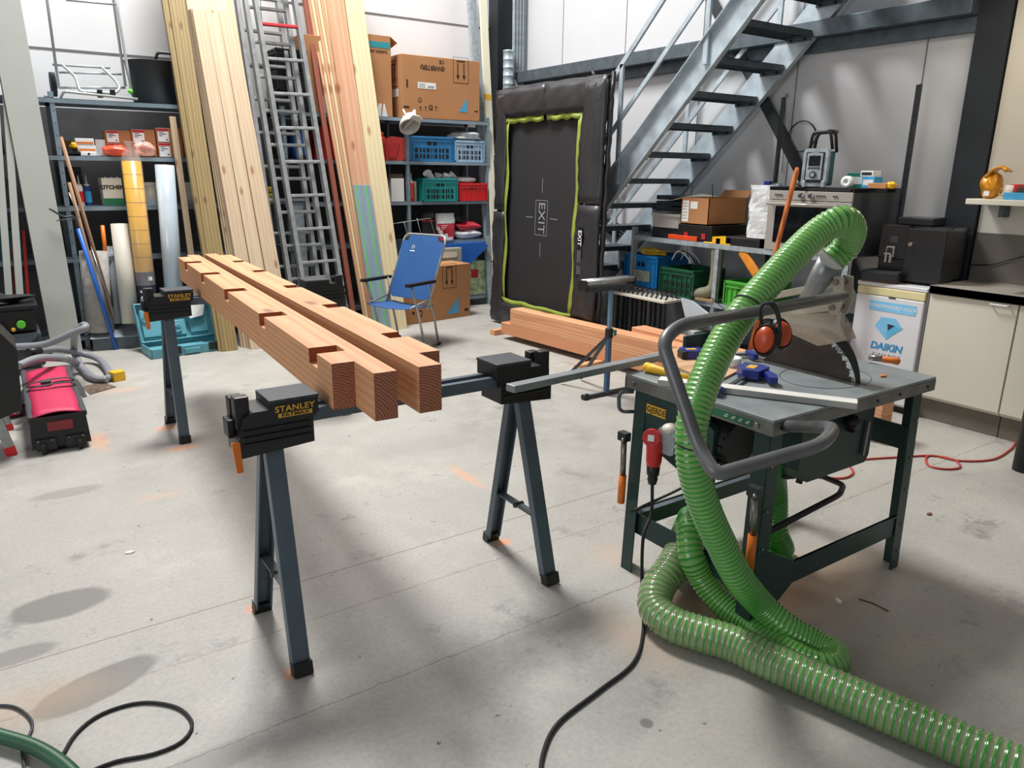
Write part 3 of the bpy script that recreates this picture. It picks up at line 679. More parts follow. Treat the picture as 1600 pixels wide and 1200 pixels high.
m = MB().tube([a+(c-a)*t for t in (0, .3, .6, 1, 1.6)], [.02, .018, .014, .012, .012], 'yellow', 14); m.ball(tuple(a), .0205, 'yellow', 8)
m.build('clamp_handle', 'yellow plastic clamp handle on the left corner of the saw table', 'clamp')
# dark green fence block + L
a = P(1070, 535, z=TT+.05); MB().box((a.x-.03, a.y-.03, TT+.008), (a.x+.12, a.y-.015, TT+.085), 'sawgreen').box((a.x+.11, a.y-.06, TT+.008), (a.x+.125, a.y-.0, TT+.1), 'black').build('angle_fence', 'dark green and black angle fence standing on the saw table behind the blue clamp', 'fence', bev=.002)
a, c = P(1358, 558, z=TT+.02), P(1398, 564, z=TT+.02)
r = thing('file_tool', 'steel tool with an orange wooden handle on the far right of the saw table', 'tool', (a.x, a.y, TT))
c = a+(c-a).normalized()*.12
MB().cyl(a, a.lerp(c, .45), .013, 'steel', 14).build('socket', parent=r)
WOOD('handlewood', 'b56a25', '8a4a16', 'X', 8, knots=False)
MB().tube([a.lerp(c, t) for t in (.42, .5, .7, .95, 1)], [.012, .014, .013, .015, .008], 'orange', 16).build('handle', parent=r)
a = P(1380, 588, z=TT); MB().ball((a.x, a.y, TT+.003), .014, 'orange', 8, (1.3, .7, .25)).build('wood_chip', 'small orange wood chip on the saw table right of the blade', 'wood chip')
# ear defenders hanging from the tube
r0 = P(1206, 505, d=2.3)
ear = thing('ear_defenders', 'black ear defenders with orange cups hanging from the grey tube', 'ear defenders', tuple(r0))
def at2(px, py, d=2.27): return P(px, py, d=d)
m = MB().tube(rnd([at2(1193, 532), at2(1187, 480), at2(1200, 470), at2(1213, 485), at2(1220, 520), at2(1216, 545)], .02, 6), .005, 'rubber', 8)
m.tube(rnd([at2(1215, 540, 2.24), at2(1219, 500, 2.24), at2(1210, 474, 2.24), at2(1196, 474, 2.24)], .02, 6), .006, 'rubber', 8); m.build('headband', parent=ear)
M('earorange', 'c24a22', .35, 0, .06)
for (px, py, dd_, sg) in ((1196, 531, 2.26, -1), (1219, 522, 2.33, 1)):
    c0 = at2(px, py, dd_); v = (CAM-c0).normalized(); nrm = (v+V3((0, 0, .1))+_r2*sg*.55).normalized(); XX = FR(c0, nrm.cross(V3((0, 0, 1))), None, nrm)
    cup = MB(XX).lathe([(.001, -.03), (.04, -.028), (.047, -.01), (.047, .0), (.04, .012)], 'black', Matrix.Diagonal((.85, 1.12, 1, 1)), 26).build('ear_cushion', parent=ear)
    MB(XX).lathe([(.04, .008), (.034, .02), (.015, .026), (.001, .027)], 'earorange', Matrix.Diagonal((.8, 1.05, 1, 1)), 26).build('ear_cup', parent=ear, label='orange ear cup')
# steel profile from the sawhorse to the saw table
a, c = P(797, 607, z=.885), P(1040, 565, z=.86); 
M('steelbar', '868b8d', .4, .35, .15, 14)
rr_ = MB().bar(a, V3((2.25, a.y+.12, .865)), .045, .026, 'steelbar').build('steel_profile', 'grey steel U-profile laid from the sawhorse onto the saw table', 'steel profile', bev=.003)
# ---------------------------------------------------------------- racks along the back wall
SF, SR = 7.66, 7.81          # front planes of the left and the right rack
def rack(name, label, x0, x1, yf, depth, posts, levels, top, grp='grey steel storage racks'):
    r = thing(name, label, 'shelving rack', ((x0+x1)/2, yf+depth/2, 0), 0, grp)
    for px_ in posts:
        for yy in (yf, yf+depth):
            s = 1 if yy == yf else -1
            m = MB().box((px_-.02, yy, 0), (px_+.02, yy+s*.003, top), 'rackblue').box((px_-.02, yy, 0), (px_-.017, yy+s*.035, top), 'rackblue')
            if s == 1:
                for k in range(int(top/.1)): m.cyl((px_+.004, yy-.001, .05+.1*k), (px_+.004, yy+.0, .05+.1*k), .005, 'black', 6)
            m.build('post', parent=r)
    for z in levels:
        m = MB().box((x0, yf-.004, z-.038), (x1, yf, z), 'rackblue').box((x0, yf-.004, z-.003), (x1, yf+depth, z), 'rackblue').box((x0, yf+depth-.003, z-.035), (x1, yf+depth, z), 'rackblue')
        m.build('shelf', parent=r)
    return r
rack('shelving_rack', 'grey steel shelving rack behind the timber, left part of the back wall', -1.25, 2.12, SF, .5, (-1.2, .565, 2.08), (2.15, 1.69, 1.265, .82, .12), 2.2)
rack('shelving_rack', 'grey steel shelving rack behind the blue camping chair', 2.52, 5.01, SR, .5, (2.56, 3.93, 4.985), (2.155, 1.7, 1.26, .81, .12), 2.2)

def SL(px, py, dy=.0, left=True): return P(px, py, y=(SF if left else SR)+dy)
# generic makers ---------------------------------------------------------------
def carton(name, label, x0, x1, y0, y1, z0, z1, cat='box', mat='cardboard', open_top=False, group=None, rz=0):
    c = ((x0+x1)/2, (y0+y1)/2, z0); r = thing(name, label, cat, c, rz, group)
    w_, d_, h = x1-x0, y1-y0, z1-z0; W0 = WM[r]; WM[r] = I4; m = MB(); t = .004
    if open_top:
        m.box((-w_/2, -d_/2, 0), (w_/2, -d_/2+t, h), mat).box((-w_/2, d_/2-t, 0), (w_/2, d_/2, h), mat).box((-w_/2, -d_/2, 0), (-w_/2+t, d_/2, h), mat).box((w_/2-t, -d_/2, 0), (w_/2, d_/2, h), mat).box((-w_/2, -d_/2, 0), (w_/2, d_/2, t), mat)
        m.build('body', parent=r)
    else:
        m.box((-w_/2, -d_/2, 0), (w_/2, d_/2, h), mat); m.build('body', parent=r, bev=.004)
    WM[r] = W0; return r
def decal(parent, name, X, w_, h, mat, label=None, t=.0012):
    """flat printed patch on a face, X = frame at its centre, x along, y up"""
    return MB(X).box((-w_/2, -h/2, 0), (w_/2, h/2, t), mat).build(name, parent=parent, label=label)
def arrows_sign(parent, X, w_, h, dn=True):
    m = MB(X); t = .0012; k = .004
    for a, c in (((-w_/2, -h/2), (w_/2, -h/2+k)), ((-w_/2, h/2-k), (w_/2, h/2)), ((-w_/2, -h/2), (-w_/2+k, h/2)), ((w_/2-k, -h/2), (w_/2, h/2))): m.box((*a, 0), (*c, t), 'cardink')
    m.box((-w_*.28, h*.32, 0), (w_*.28, h*.37, t), 'cardink')
    for s in (-1, 1):
        cx = s*w_*.2; m.box((cx-.006, -h*.25, 0), (cx+.006, h*.26, t), 'cardink'); m.prism([(cx-.02, -h*.2), (cx+.02, -h*.2), (cx, -h*.38)], 0, t, 'cardink')
    return m.build('arrow_mark', parent=parent)
def crate(name, label, x0, x1, y0, y1, z0, z1, mat, group=None, face='y', slots=True, rz=0):
    c = ((x0+x1)/2, (y0+y1)/2, z0); r = thing(name, label, 'crate', c, rz, group); W0 = WM[r]; WM[r] = I4
    w_, d_, h = x1-x0, y1-y0, z1-z0; t = .008; m = MB()
    m.box((-w_/2, -d_/2, 0), (w_/2, d_/2, .01), mat)
    for a, c_ in (((-w_/2+.01, -d_/2+.01), (w_/2-.01, -d_/2+.01+t)), ((-w_/2+.01, d_/2-.01-t), (w_/2-.01, d_/2-.01)), ((-w_/2+.01, -d_/2+.01), (-w_/2+.01+t, d_/2-.01)), ((w_/2-.01-t, -d_/2+.01), (w_/2-.01, d_/2-.01))):
        m.box((*a, 0), (*c_, h), mat)
    m.build('body', parent=r)
    m = MB()
    for zz in (h-.022, h-.055):
        for a, c_ in (((-w_/2, -d_/2), (w_/2, -d_/2+.014)), ((-w_/2, d_/2-.014), (w_/2, d_/2)), ((-w_/2, -d_/2), (-w_/2+.014, d_/2)), ((w_/2-.014, -d_/2), (w_/2, d_/2))): m.box((*a, zz), (*c_, zz+(.018 if zz > h-.03 else .007)), mat)
    m.build('rim', parent=r, bev=.002)
    m = MB(); ax = w_ if face == 'y' else d_
    for k in range(-3, 4):
        if face == 'y': m.box((k*w_/7.2-.004, -d_/2+.002, .01), (k*w_/7.2+.004, -d_/2+.012, h-.05), mat)
        m.box((-w_/2+.002, k*d_/7.2-.004, .01), (-w_/2+.012, k*d_/7.2+.004, h-.05), mat)
    for s in (-1, 1):
        for q in (-1, 1): m.box((s*w_/2-.012*(s > 0), q*d_/2-.012*(q > 0), 0), (s*w_/2+.012*(s < 0), q*d_/2+.012*(q < 0), h), mat)
    m.build('ribs', parent=r)
    X = FR((0, -d_/2+.0085, h*.72), (1, 0, 0), (0, 0, 1)) if face == 'y' else FR((-w_/2+.0085, 0, h*.72), (0, -1, 0), (0, 0, 1))
    MB(X).prism(rrect(ax*.22, h*.13, h*.05), 0, .0022, 'black').build('hand_hole', parent=r)
    if slots:
        m = MB(X)
        for i in range(-4, 5):
            for j in (0, 1): m.box((i*ax*.085-ax*.03, -h*(.36+.24*j), .0), (i*ax*.085+ax*.03, -h*(.36+.24*j)+h*.17, .0012), 'black')
        m.build('vent_slots', parent=r)
    WM[r] = W0; return r
def bottle(name, label, x, y, z, r, h, mat, cap, cat='bottle', group=None, nozzle=True, band=None):
    o = thing(name, label, cat, (x, y, z), 0, group)
    MB(T(x, y, z)).lathe([(.001, 0), (r, 0), (r, h*.78), (r*.9, h*.82), (.001, h*.82)], mat, None, 16).build('body', parent=o)
    if band: MB(T(x, y, z)).lathe([(r+.001, h*.15), (r+.001, h*.6)], band, None, 16).build('label_band', parent=o)
    pr = [(.001, h*.82), (r*.85, h*.82), (r*.85, h*.88), (r*.3, h*.9), (r*.12, h*1.25), (.001, h*1.25)] if nozzle else [(.001, h*.82), (r*.5, h*.82), (r*.5, h*.97), (.001, h)]
    MB(T(x, y, z)).lathe(pr, cap, None, 12).build('nozzle' if nozzle else 'cap', parent=o)
    return o
def lump(name, label, cat, c, s, mat, group=None, seed=1, amp=.12, parent=None, n=16):
    random.seed(seed); m = MB(); ph = [random.uniform(0, 6) for _ in range(6)]
    vs = []; 
    for i in range(n+1):
        for k in range(2*n):
            th = pi*i/n; f = 2*pi*k/(2*n)
            q = 1+amp*(math.sin(3*f+ph[0]+2*th)+.6*math.sin(5*th+ph[1]+f)+.5*math.sin(7*f+ph[2])*math.sin(th))
            x, y, z = math.sin(th)*math.cos(f), math.sin(th)*math.sin(f), -math.cos(th)
            p = 2.6; nrm = (abs(x)**p+abs(y)**p+abs(z)**p)**(1/p)
            x, y, z = x/nrm*q, y/nrm*q, z/nrm*(q if z > 0 else 1)
            vs.append((c[0]+x*s[0]/2, c[1]+y*s[1]/2, c[2]+(z+1)*s[2]/2))
    fs = [(i*2*n+k, i*2*n+(k+1) % (2*n), (i+1)*2*n+(k+1) % (2*n), (i+1)*2*n+k) for i in range(n) for k in range(2*n)]
    return m.add(vs, fs, mat, True).build(name, label, cat, parent=parent, group=group)

# ---- top shelf, left rack
zt = 2.15
a, c = SL(50, 85, .1), SL(66, 140, .1)
m = MB().lathe([(.001, 0), (.085, 0), (.125, .34), (.14, .345), (.14, .36), (.12, .36), (.08, .01)], 'black', T(.12, 7.9, zt), 28); m.build('bucket', 'tall black bucket on the top shelf at the left behind the white panel', 'bucket')
a = SL(240, 150, .2)
r = thing('rubber_tub', 'wide black rubber tub with a handle on the top shelf beside the hand truck', 'tub', (a.x, SF+.25, zt))
MB().lathe([(.001, .002), (.19, .002), (.235, .36), (.245, .365), (.235, .37), (.22, .36), (.18, .02), (.001, .02)], 'black', T(a.x+.03, SF+.25, zt), 36).build('body', parent=r)
for s in (1,): MB().tube(rnd([(a.x+.02, SF+.04, zt+.36), (a.x+.04, SF+.03, zt+.43), (a.x+.17, SF+.03, zt+.43), (a.x+.19, SF+.05, zt+.36)], .03), .013, 'black', 10).build('handle', parent=r)
# white hand truck / trolley frame
M('whitepaint', 'abafae', .35, .2, .06, 8)
ht = thing('hand_truck', 'white tubular hand truck frame standing on the top shelf at the left', 'hand truck', (1.0, SF+.2, zt))
yk = .16
def q2(px, py, dy=yk): return SL(px, py, dy)
MB().tube(rnd([q2(92, 138), q2(68, -40, .22), q2(172, -36, .22), q2(196, 135)], .05), .0115, 'whitepaint', 10).tube([q2(103, 0, .2), q2(182, 7, .2)], .009, 'whitepaint', 8).build('frame', parent=ht)
MB().tube(rnd([q2(181, -30, .17), q2(184, 15, .1), q2(198, 100, .06), q2(206, 145, .04)], .03), .012, 'whitepaint', 10).build('push_bar', parent=ht)
MB().tube(rnd([q2(95, 152, .06), q2(100, 143, .0), q2(215, 155, .0)], .02), .011, 'whitepaint', 10).tube([q2(92, 137, .2), q2(196, 137, .2)], .01, 'whitepaint', 8).tube([q2(82, 101, .2), q2(172, 106, .2)], .01, 'whitepaint', 8).tube([q2(92, 113, .2), q2(190, 116, .2)], .009, 'whitepaint', 8).build('base_frame', parent=ht)
MB().tube(rnd([q2(97, 101, .2), q2(118, 120, .1), q2(125, 143, .03), q2(180, 146, .03), q2(188, 138, .05), q2(180, 125, .1), q2(158, 104, .2)], .03), .0125, 'whitepaint', 10).build('folding_plate', parent=ht)
for px_ in (83, 208): 
    q = q2(px_, 132, .3); MB().cyl(q-V3((.02, 0, 0)), q+V3((.02, 0, 0)), .1, 'rubber', 24).build('wheel', parent=ht)
for px_ in (156, 176): q = q2(px_, 146, .02); MB().box(q-V3((.02, .016, .035)), q+V3((.02, .012, .03)), 'black').build('strap', parent=ht)
q = q2(204, 143, .02); MB().ball(tuple(q), .022, 'inkgreen', 8).build('knob', parent=ht, label='green knob')
# ---- 1.69 shelf: fixings boxes
z1 = 1.69
M('fixred', 'b3262e', .5); M('fixbox', 'a86f48', .75, 0, .05, 5)
def fixbox(px0, px1, z0, h, dy, i, lab):
    a, c = SL(px0, 200, dy), SL(px1, 200, dy); w_ = c.x-a.x
    r = carton('fixings_carton', lab, a.x, c.x, SF+dy, SF+dy+.24, z0, z0+h, mat='fixbox', group='small cartons with white and red labels on the rack')
    lw = .092
    X = FR((a.x+.012+lw/2, SF+dy-.001, z0+h*.5), (1, 0, 0), (0, 0, 1))
    decal(r, 'label_sheet', X, lw, h*.92, 'paper')
    decal(r, 'label_header', X @ T(0, h*.36, .001), lw, h*.18, 'fixred')
    m = MB(X @ T(0, 0, .0012))
    for k, ww in enumerate((.04, .06, .03)): m.box((-.035, h*(.17-.12*k), 0), (-.035+ww, h*(.17-.12*k)+.006, .0006), 'cardink')
    m.box((.02, -h*.35, 0), (.035, -h*.28, .0006), 'cardink'); m.build('label_print', parent=r); return r
fixbox(163, 203, z1, .115, .06, 0, 'small labelled carton, lower left of the group on the rack shelf'); fixbox(163, 203, z1+.116, .105, .06, 1, 'small labelled carton, top left of the group on the rack shelf')
fixbox(204, 241, z1, .115, .05, 2, 'small labelled carton, lower middle of the group on the rack shelf'); fixbox(204, 241, z1+.116, .12, .05, 3, 'small labelled carton, top middle of the group on the rack shelf')
fixbox(243, 283, z1, .13, .04, 4, 'small labelled carton, lower right of the group on the rack shelf'); fixbox(243, 283, z1+.131, .125, .04, 5, 'small labelled carton, top right of the group on the rack shelf')
M('bagfilm', 'e8a898', .2, 0, .35, 14, coat=.4, bump=.5); M('bagorange', 'e0583a', .3, 0, .3, 20, bump=.4)
a = SL(182, 230, -.02); lump('wrapped_bag', 'orange plastic wrapped bag lying on the shelf left of the yellow roll', 'bag', (a.x, SF+.03, z1), (.2, .12, .09), 'bagorange', seed=4)
a = SL(228, 230, -.02); lump('wrapped_bag', 'pink plastic wrapped bag lying on the shelf right of the yellow roll', 'bag', (a.x, SF+.03, z1), (.17, .1, .12), 'bagfilm', seed=8)
for k, (px0, px1, z0, zz, lb) in enumerate(((119, 148, z1+.09, z1+.145, 'small white and orange packet, upper of two left of the cartons'), (121, 150, z1+.032, z1+.088, 'small white and orange packet, lower of two left of the cartons'))):
    a, c = SL(px0, 230, .03), SL(px1, 230, .03); r = carton('packet', lb, a.x, c.x, SF+.03, SF+.15, z0, zz, cat='packet', mat='paper')
    decal(r, 'print', FR(((a.x+c.x)/2, SF+.029, (z0+zz)/2-.01), (1, 0, 0), (0, 0, 1)), (c.x-a.x)*.9, .016, 'orange')
a, c = SL(150, 230, .08), SL(162, 230, .08); carton('packet', 'narrow white packet standing between the orange packets and the cartons', a.x, c.x+.02, SF+.08, SF+.2, z1+.0, z1+.14, cat='packet', mat='paper')
a, c = SL(128, 250, .0), SL(153, 250, .0); r = carton('white_tray', 'flat white box under the two orange packets', a.x, c.x, SF+.01, SF+.16, z1, z1+.031, mat='paper'); MB().cyl(((a.x+c.x)/2, SF+.008, z1+.016), ((a.x+c.x)/2, SF+.01, z1+.016), .01, 'black', 16).build('finger_hole', parent=r)
a = SL(112, 225, .1)
r = thing('work_gloves', 'black and yellow work gloves lying at the left end of the shelf', 'gloves', (a.x, SF+.1, z1))
lump('glove', None, None, (a.x, SF+.1, z1), (.16, .14, .06), 'black', parent=r, seed=3); lump('cuff', None, None, (a.x+.02, SF+.06, z1+.06), (.08, .07, .05), 'yellow', parent=r, seed=5)
MB().box((SL(84, 215, .2).x, SF+.2, z1), (SL(84, 215, .2).x+.14, SF+.25, z1+.13), 'cardboard').build('cardboard_offcut', 'small brown cardboard piece standing on the shelf beside the post', 'cardboard', bev=.003)
# ---- 1.265 shelf
z2 = 1.265
M('sealred', 'c7bfc0', .35); 
for px_, mt, bd, lb in ((125, 'white', 'red', 'white sealant cartridge with a red label on the shelf'), (137, 'navy', 'inkblue', 'blue sealant cartridge standing right of the red labelled one')):
    a = SL(px_, 300, .08); bottle('sealant_cartridge', lb, a.x, SF+.08, z2, .027, .21, mt, 'offwhite', 'cartridge', band=bd)
a, c = SL(160, 300, .02), SL(193, 300, .02)
r = carton('kitchen_box', 'open cream box with a green band standing behind the yellow roll', a.x, c.x, SF+.03, SF+.25, z2, z2+.24, mat='offwhite', open_top=True)
decal(r, 'green_band', FR(((a.x+c.x)/2, SF+.0285, z2+.035), (1, 0, 0), (0, 0, 1)), c.x-a.x, .06, 'green')
text(r, 'lettering', 'KITCHEN', .045, 'cardink', FR(((a.x+c.x)/2, SF+.0285, z2+.16), (1, 0, 0), (0, 0, 1)), .002, wscale=1.05)
for k in range(3): bottle('bottle', 'white bottle lying in the open cream box', a.x+.05+.05*k, SF+.12+.02*k, z2+.12, .02, .13, 'white', 'white', group='bottles in the cream box', nozzle=False)
for px_, w_, lb in ((236, .075, 'white tub between the yellow roll and the clear film roll'), (299, .09, 'white tub behind the thin wooden batten')):
    a = SL(px_, 310, .15); r = thing('white_tub', lb, 'tub', (a.x, SF+.15, z2))
    MB(T(a.x, SF+.15, z2)).lathe([(.001, 0), (w_*.85, 0), (w_, .18), (.001, .18)], 'white', None, 24).build('body', parent=r); MB(T(a.x, SF+.15, z2)).lathe([(.001, .205), (w_*1.05, .2), (w_*1.05, .175), (w_, .175)], 'white', None, 24).build('lid', parent=r)
# shelf fillers on lower levels of left rack (boxes in the dark)
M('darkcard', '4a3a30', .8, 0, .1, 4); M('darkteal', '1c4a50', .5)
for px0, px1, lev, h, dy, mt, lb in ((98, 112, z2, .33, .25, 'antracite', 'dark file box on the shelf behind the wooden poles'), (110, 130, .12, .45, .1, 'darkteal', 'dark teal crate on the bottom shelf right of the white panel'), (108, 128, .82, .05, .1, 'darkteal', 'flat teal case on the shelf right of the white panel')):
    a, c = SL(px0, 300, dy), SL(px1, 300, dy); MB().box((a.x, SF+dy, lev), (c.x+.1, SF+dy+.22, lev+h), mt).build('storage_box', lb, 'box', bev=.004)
a = SL(112, 270, .1); 
# ---- far left shelf things
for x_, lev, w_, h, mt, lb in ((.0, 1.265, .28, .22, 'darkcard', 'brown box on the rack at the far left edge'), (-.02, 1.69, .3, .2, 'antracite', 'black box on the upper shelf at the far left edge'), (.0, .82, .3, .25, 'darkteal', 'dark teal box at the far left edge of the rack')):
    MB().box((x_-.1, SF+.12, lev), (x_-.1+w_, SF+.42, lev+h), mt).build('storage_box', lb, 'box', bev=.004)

# ---------------------------------------------------------------- long things leaning on the left rack
def lean(name, label, cat, b0, b1, t0, t1, thick, mat, y0, k, zb=0, group=None, bev=.002, extra=None, zt=None, hollow=False):
    """board: bottom edge pixels b0,b1 and top edge pixels t0,t1 on the leaning plane, run down to zb"""
    B0, B1, T0, T1 = [L(*q, y0, k) for q in (b0, b1, t0, t1)]
    cb, ct = (B0+B1)/2, (T0+T1)/2; d = (ct-cb).normalized()
    if zb is not None: cb = cb+d*((zb-cb.z)/d.z)
    if zt is not None: ct = ct+d*((zt-ct.z)/d.z)
    wx = ((B1-B0).length+(T1-T0).length)/2*.985; X = FR(cb, (1, 0, 0), None, d)
    lift = thick*abs(d.y)*1.0
    m = MB(X).box((-wx/2, 0, 0), (wx/2, thick, (ct-cb).length), mat)
    if extra: extra(m, wx, (ct-cb).length)
    return m.build(name, label, cat, basis=X, group=group, bev=bev)
WOOD('spruce', 'cbb498', 'c3aa8b', 'Z', 10, (.2, .11, 0), kn=1.5, dark='8a5a35')
WOOD('spruce2', 'cfb99d', 'c7af90', 'Z', 8, (-.13, .2, 0), kn=1.7, dark='8a5a35')
WOOD('treated', '9a8557', '86714a', 'Z', 14, (.12, .1, 0), kn=1.8, dark='5a3b20')
WOOD('larch', 'c69a7b', 'bd8d6c', 'Z', 11, (.08, .16, 0), kn=1.3, dark='8a4a2c')
WOOD('cream_pine', 'd3c4a0', 'cdbb94', 'Z', 7, (.22, .1, 0), kn=1.2, dark='9a6a3a')
WOOD('redwood', '8a4a36', '74392a', 'Z', 16, (.1, .1, 0), knots=False)
y0, k0 = 6.95, .29
# treated posts
lean('fence_post', 'green treated timber post leaning at the left of the pale planks, thick one', 'post', (347, 541), (371, 541), (263, 0), (289, 0), .09, 'treated', y0-.05, k0, group='treated fence posts', zt=3.9)
lean('fence_post', 'green treated timber post leaning, the narrow one at the left', 'post', (333, 500), (347, 500), (255, 0), (264, 0), .07, 'treated', y0-.03, k0, group='treated fence posts', zt=3.8)
# pale planks: front trio + stack behind, showing their edges
yp = y0-.1
lean('plank', 'pale spruce plank, left one of the three in front of the leaning stack', 'plank', (350, 300), (370, 300), (300, 14), (321, 14), .028, 'spruce', yp, k0, group='pale spruce planks')
lean('plank', 'pale spruce plank, middle one of the three in front of the leaning stack', 'plank', (370.5, 300), (392, 300), (321.5, 15), (340.5, 16), .028, 'spruce2', yp, k0, group='pale spruce planks')
lean('plank', 'pale spruce plank, right one of the three in front of the leaning stack', 'plank', (392.5, 300), (416, 300), (341, 16), (365, 18), .028, 'spruce', yp, k0, group='pale spruce planks')
for k in range(5):
    lean('plank', 'pale spruce plank, wide taller one behind the front three' if k == 0 else 'pale spruce plank in the leaning stack, only its long left edge showing', 'plank', (349-3.2*k, 300), (412-3.2*k, 300), ((299-1.4*k), 15+k*1.0), (358-1.4*k, 15+k), .027, 'spruce2' if k % 2 else 'spruce', yp+.03+.029*k, k0, group='pale spruce planks', zt=(4.1 if k in (3,) else None))
lean('plank', 'tall pale spruce plank rising above the leaning stack', 'plank', (385, 300), (412, 300), (335, 0), (365, 0), .03, 'spruce', yp+.18, k0, zt=3.9)
# thin batten by the film roll
lean('batten', 'thin pale wooden batten leaning on the rack right of the clear film roll', 'batten', (293, 395), (304, 395), (265, 182), (274, 182), .018, 'spruce', 7.45, .09)
# aluminium ladders
def ladder(label, bl, br, tl, tr, y0, k, n_off, red=False, zt=3.8, w=.04, dp=.075, sp=.325):
    B0, B1, T0, T1 = [L(*q, y0, k) for q in (bl, br, tl, tr)]
    cb, ct = (B0+B1)/2, (T0+T1)/2; d = (ct-cb).normalized(); cb = cb+d*((0-cb.z)/d.z); W = ((B1-B0).length+(T1-T0).length)/2
    ln = (zt-cb.z)/d.z; X = FR(cb, (1, 0, 0), None, d)
    r = bpy.data.objects.new('ladder', None); COL.objects.link(r); r.matrix_world = X; WM[r] = X; TAG(r, label, 'ladder', 'aluminium ladder sections leaning together')
    for s in (-1, 1):
        m = MB(X).box((s*W/2-w/2, 0, 0), (s*W/2+w/2, dp, ln), 'alu').box((s*W/2-w/2-.002, .012, 0), (s*W/2+w/2+.002, .02, ln), 'galvdark')
        m.build('stile', parent=r, bev=.002)
    z = n_off
    while z < ln: 
        rd = red and abs(z-red) < .14
        MB(X).box((-W/2, .012, z-.014), (W/2, .042, z+.014), 'fixred' if rd else 'alu').build('rung', parent=r, bev=.004, label='red rung' if rd else None); z += sp
    return r
pr = L(490, 236, 7.0, .3)
ladder('front section of the leaning aluminium ladders, with a red rung at the top', (470, 420), (532, 420), (402, 0), (461, 0), 7.0, .25, .10, red=3.02)
ladder('middle section of the leaning aluminium ladders', (450, 420), (512, 420), (386, 0), (446, 0), 7.09, .25, .26)
ladder('back section of the leaning aluminium ladders, its left stile shows at the far left', (432, 420), (497, 420), (374, 0), (434, 0), 7.18, .25, .05)
# red stained + larch boards
lean('plank', 'reddish brown stained plank at the left of the larch boards', 'plank', (541, 440), (549, 440), (474, 0), (481, 0), .03, 'redwood', 7.12, .28, zt=3.9)
yl = 6.98
for k in range(6):
    lean('plank', 'larch board in the leaning stack, only its long left edge showing', 'plank', (573-4.3*k, 400), (602-4.3*k, 400), (506-5*k, 0), (536-5*k, 0), .026, 'larch' if k % 2 else 'cream_pine', yl+.02+.028*k, .28, group='edge-on larch boards', zt=3.9)
lean('plank', 'pinkish larch board leaning, its whole face showing beside the cream board', 'plank', (569, 400), (591.5, 400), (507, 0), (540, 0), .028, 'larch', yl-.01, .28, zt=3.9)
lean('plank', 'wide cream pine board leaning to the right of the pinkish larch board', 'plank', (592, 400), (623, 400), (540.5, 0), (566, 0), .04, 'cream_pine', yl-.01, .28, zt=3.9)
# guide rail (blue grey with green strips)
M('railblue', '93a9b6', .4, .4, .05, 8)
def gr_ex(m, w_, l):
    for x_ in (-w_*.36, w_*.22): m.box((x_-.004, -.004, 0), (x_+.006, 0, l), 'inkgreen')
    m.box((w_*.32, -.006, 0), (w_*.36, 0, l), 'railblue').box((-w_*.1, -.006, 0), (-w_*.06, 0, l), 'railblue')
lean('guide_rail', 'blue grey metal saw guide rail with green strips leaning on the larch board', 'guide rail', (572, 425), (598, 425), (551, 289), (579, 289), .012, 'railblue', yl-.04, .28, extra=gr_ex)
# white panel and white strips at the left
M('paneloff', 'b9bdb6', .5, 0, .04, 2); M('panelbrown', '3b2520', .7)
def pn_ex(m, w_, l): m.box((-w_/2-.006, 0, 0), (-w_/2, .04, l), 'panelbrown')
lean('door_panel', 'tall pale grey panel leaning at the left in front of the rack', 'panel', (80, 550), (131, 550), (-6, 80), (45, 80), .04, 'paneloff', 7.5, .045, extra=pn_ex, zt=3.4)
lean('white_strip', 'narrow white strip leaning, the left one beside the tall panel', 'strip', (9, 455), (18, 455), (-12, 200), (3, 200), .02, 'paneloff', 7.5, .05, zt=2.9)
lean('white_strip', 'narrow white strip leaning, the right one beside the tall panel', 'strip', (26, 460), (36, 460), (5, 180), (19, 180), .02, 'paneloff', 7.5, .05, zt=2.9)
lean('red_tube', 'dark red tube leaning behind the white strips', 'tube', (42, 470), (47, 470), (34, 360), (39, 360), .03, 'red', 7.56, .05)
lean('red_tube', 'dark red tube between the two white strips', 'tube', (24, 470), (28, 470), (18, 380), (22, 380), .03, 'red', 7.56, .05)
# right end: cream post with tape and the galvanised profile
def tape_ex(m, w_, l):
    for z in (.37, 2.42): m.box((-w_/2-.001, -.001, z), (w_/2+.001, .02, z+.07), 'inkyellow')
lean('cream_strip', 'tall cream board with yellow tape leaning by the dark column', 'board', (776, 475), (782, 475), (748, 0), (763, 0), .03, 'cream', 7.62, .12, extra=tape_ex, zt=3.8)
lean('steel_channel', 'tall galvanised channel leaning behind the cream board', 'steel profile', (768, 475), (776, 475), (730, 0), (747, 0), .05, 'galv', 7.7, .13, zt=3.8)
# ---------------------------------------------------------------- ducts and channels in the corner
a, c = P(793, 60, y=8.0), P(793, 300, y=8.0)
m = MB(); z0, z1_ = 0, 3.0; prof = []
zz = 0
while zz < 2.95: prof += [(.062, zz), (.062, zz+.08), (.065, zz+.083), (.065, zz+.088)]; zz += .09
MB().lathe([(.055, 0)]+prof+[(.062, 2.98), (.058, 2.98), (.055, .1)], 'galv', T(5.36, 7.95, 0), 22).build('spiral_duct', 'light spiral ventilation duct standing upright in the corner by the dark column', 'duct')
for k in range(4):
    x_ = 5.46+.035*k; MB().box((x_-.0, 7.98-.012*k, 0), (x_+.03, 8.02-.012*k, 3.9), 'galv').box((x_+.012, 7.975-.012*k, 0), (x_+.018, 7.98-.012*k, 3.9), 'galvdark').build('steel_channel', 'long galvanised channel in the bundle upright in the corner', 'steel profile', group='channel bundle in the corner', bev=.001)

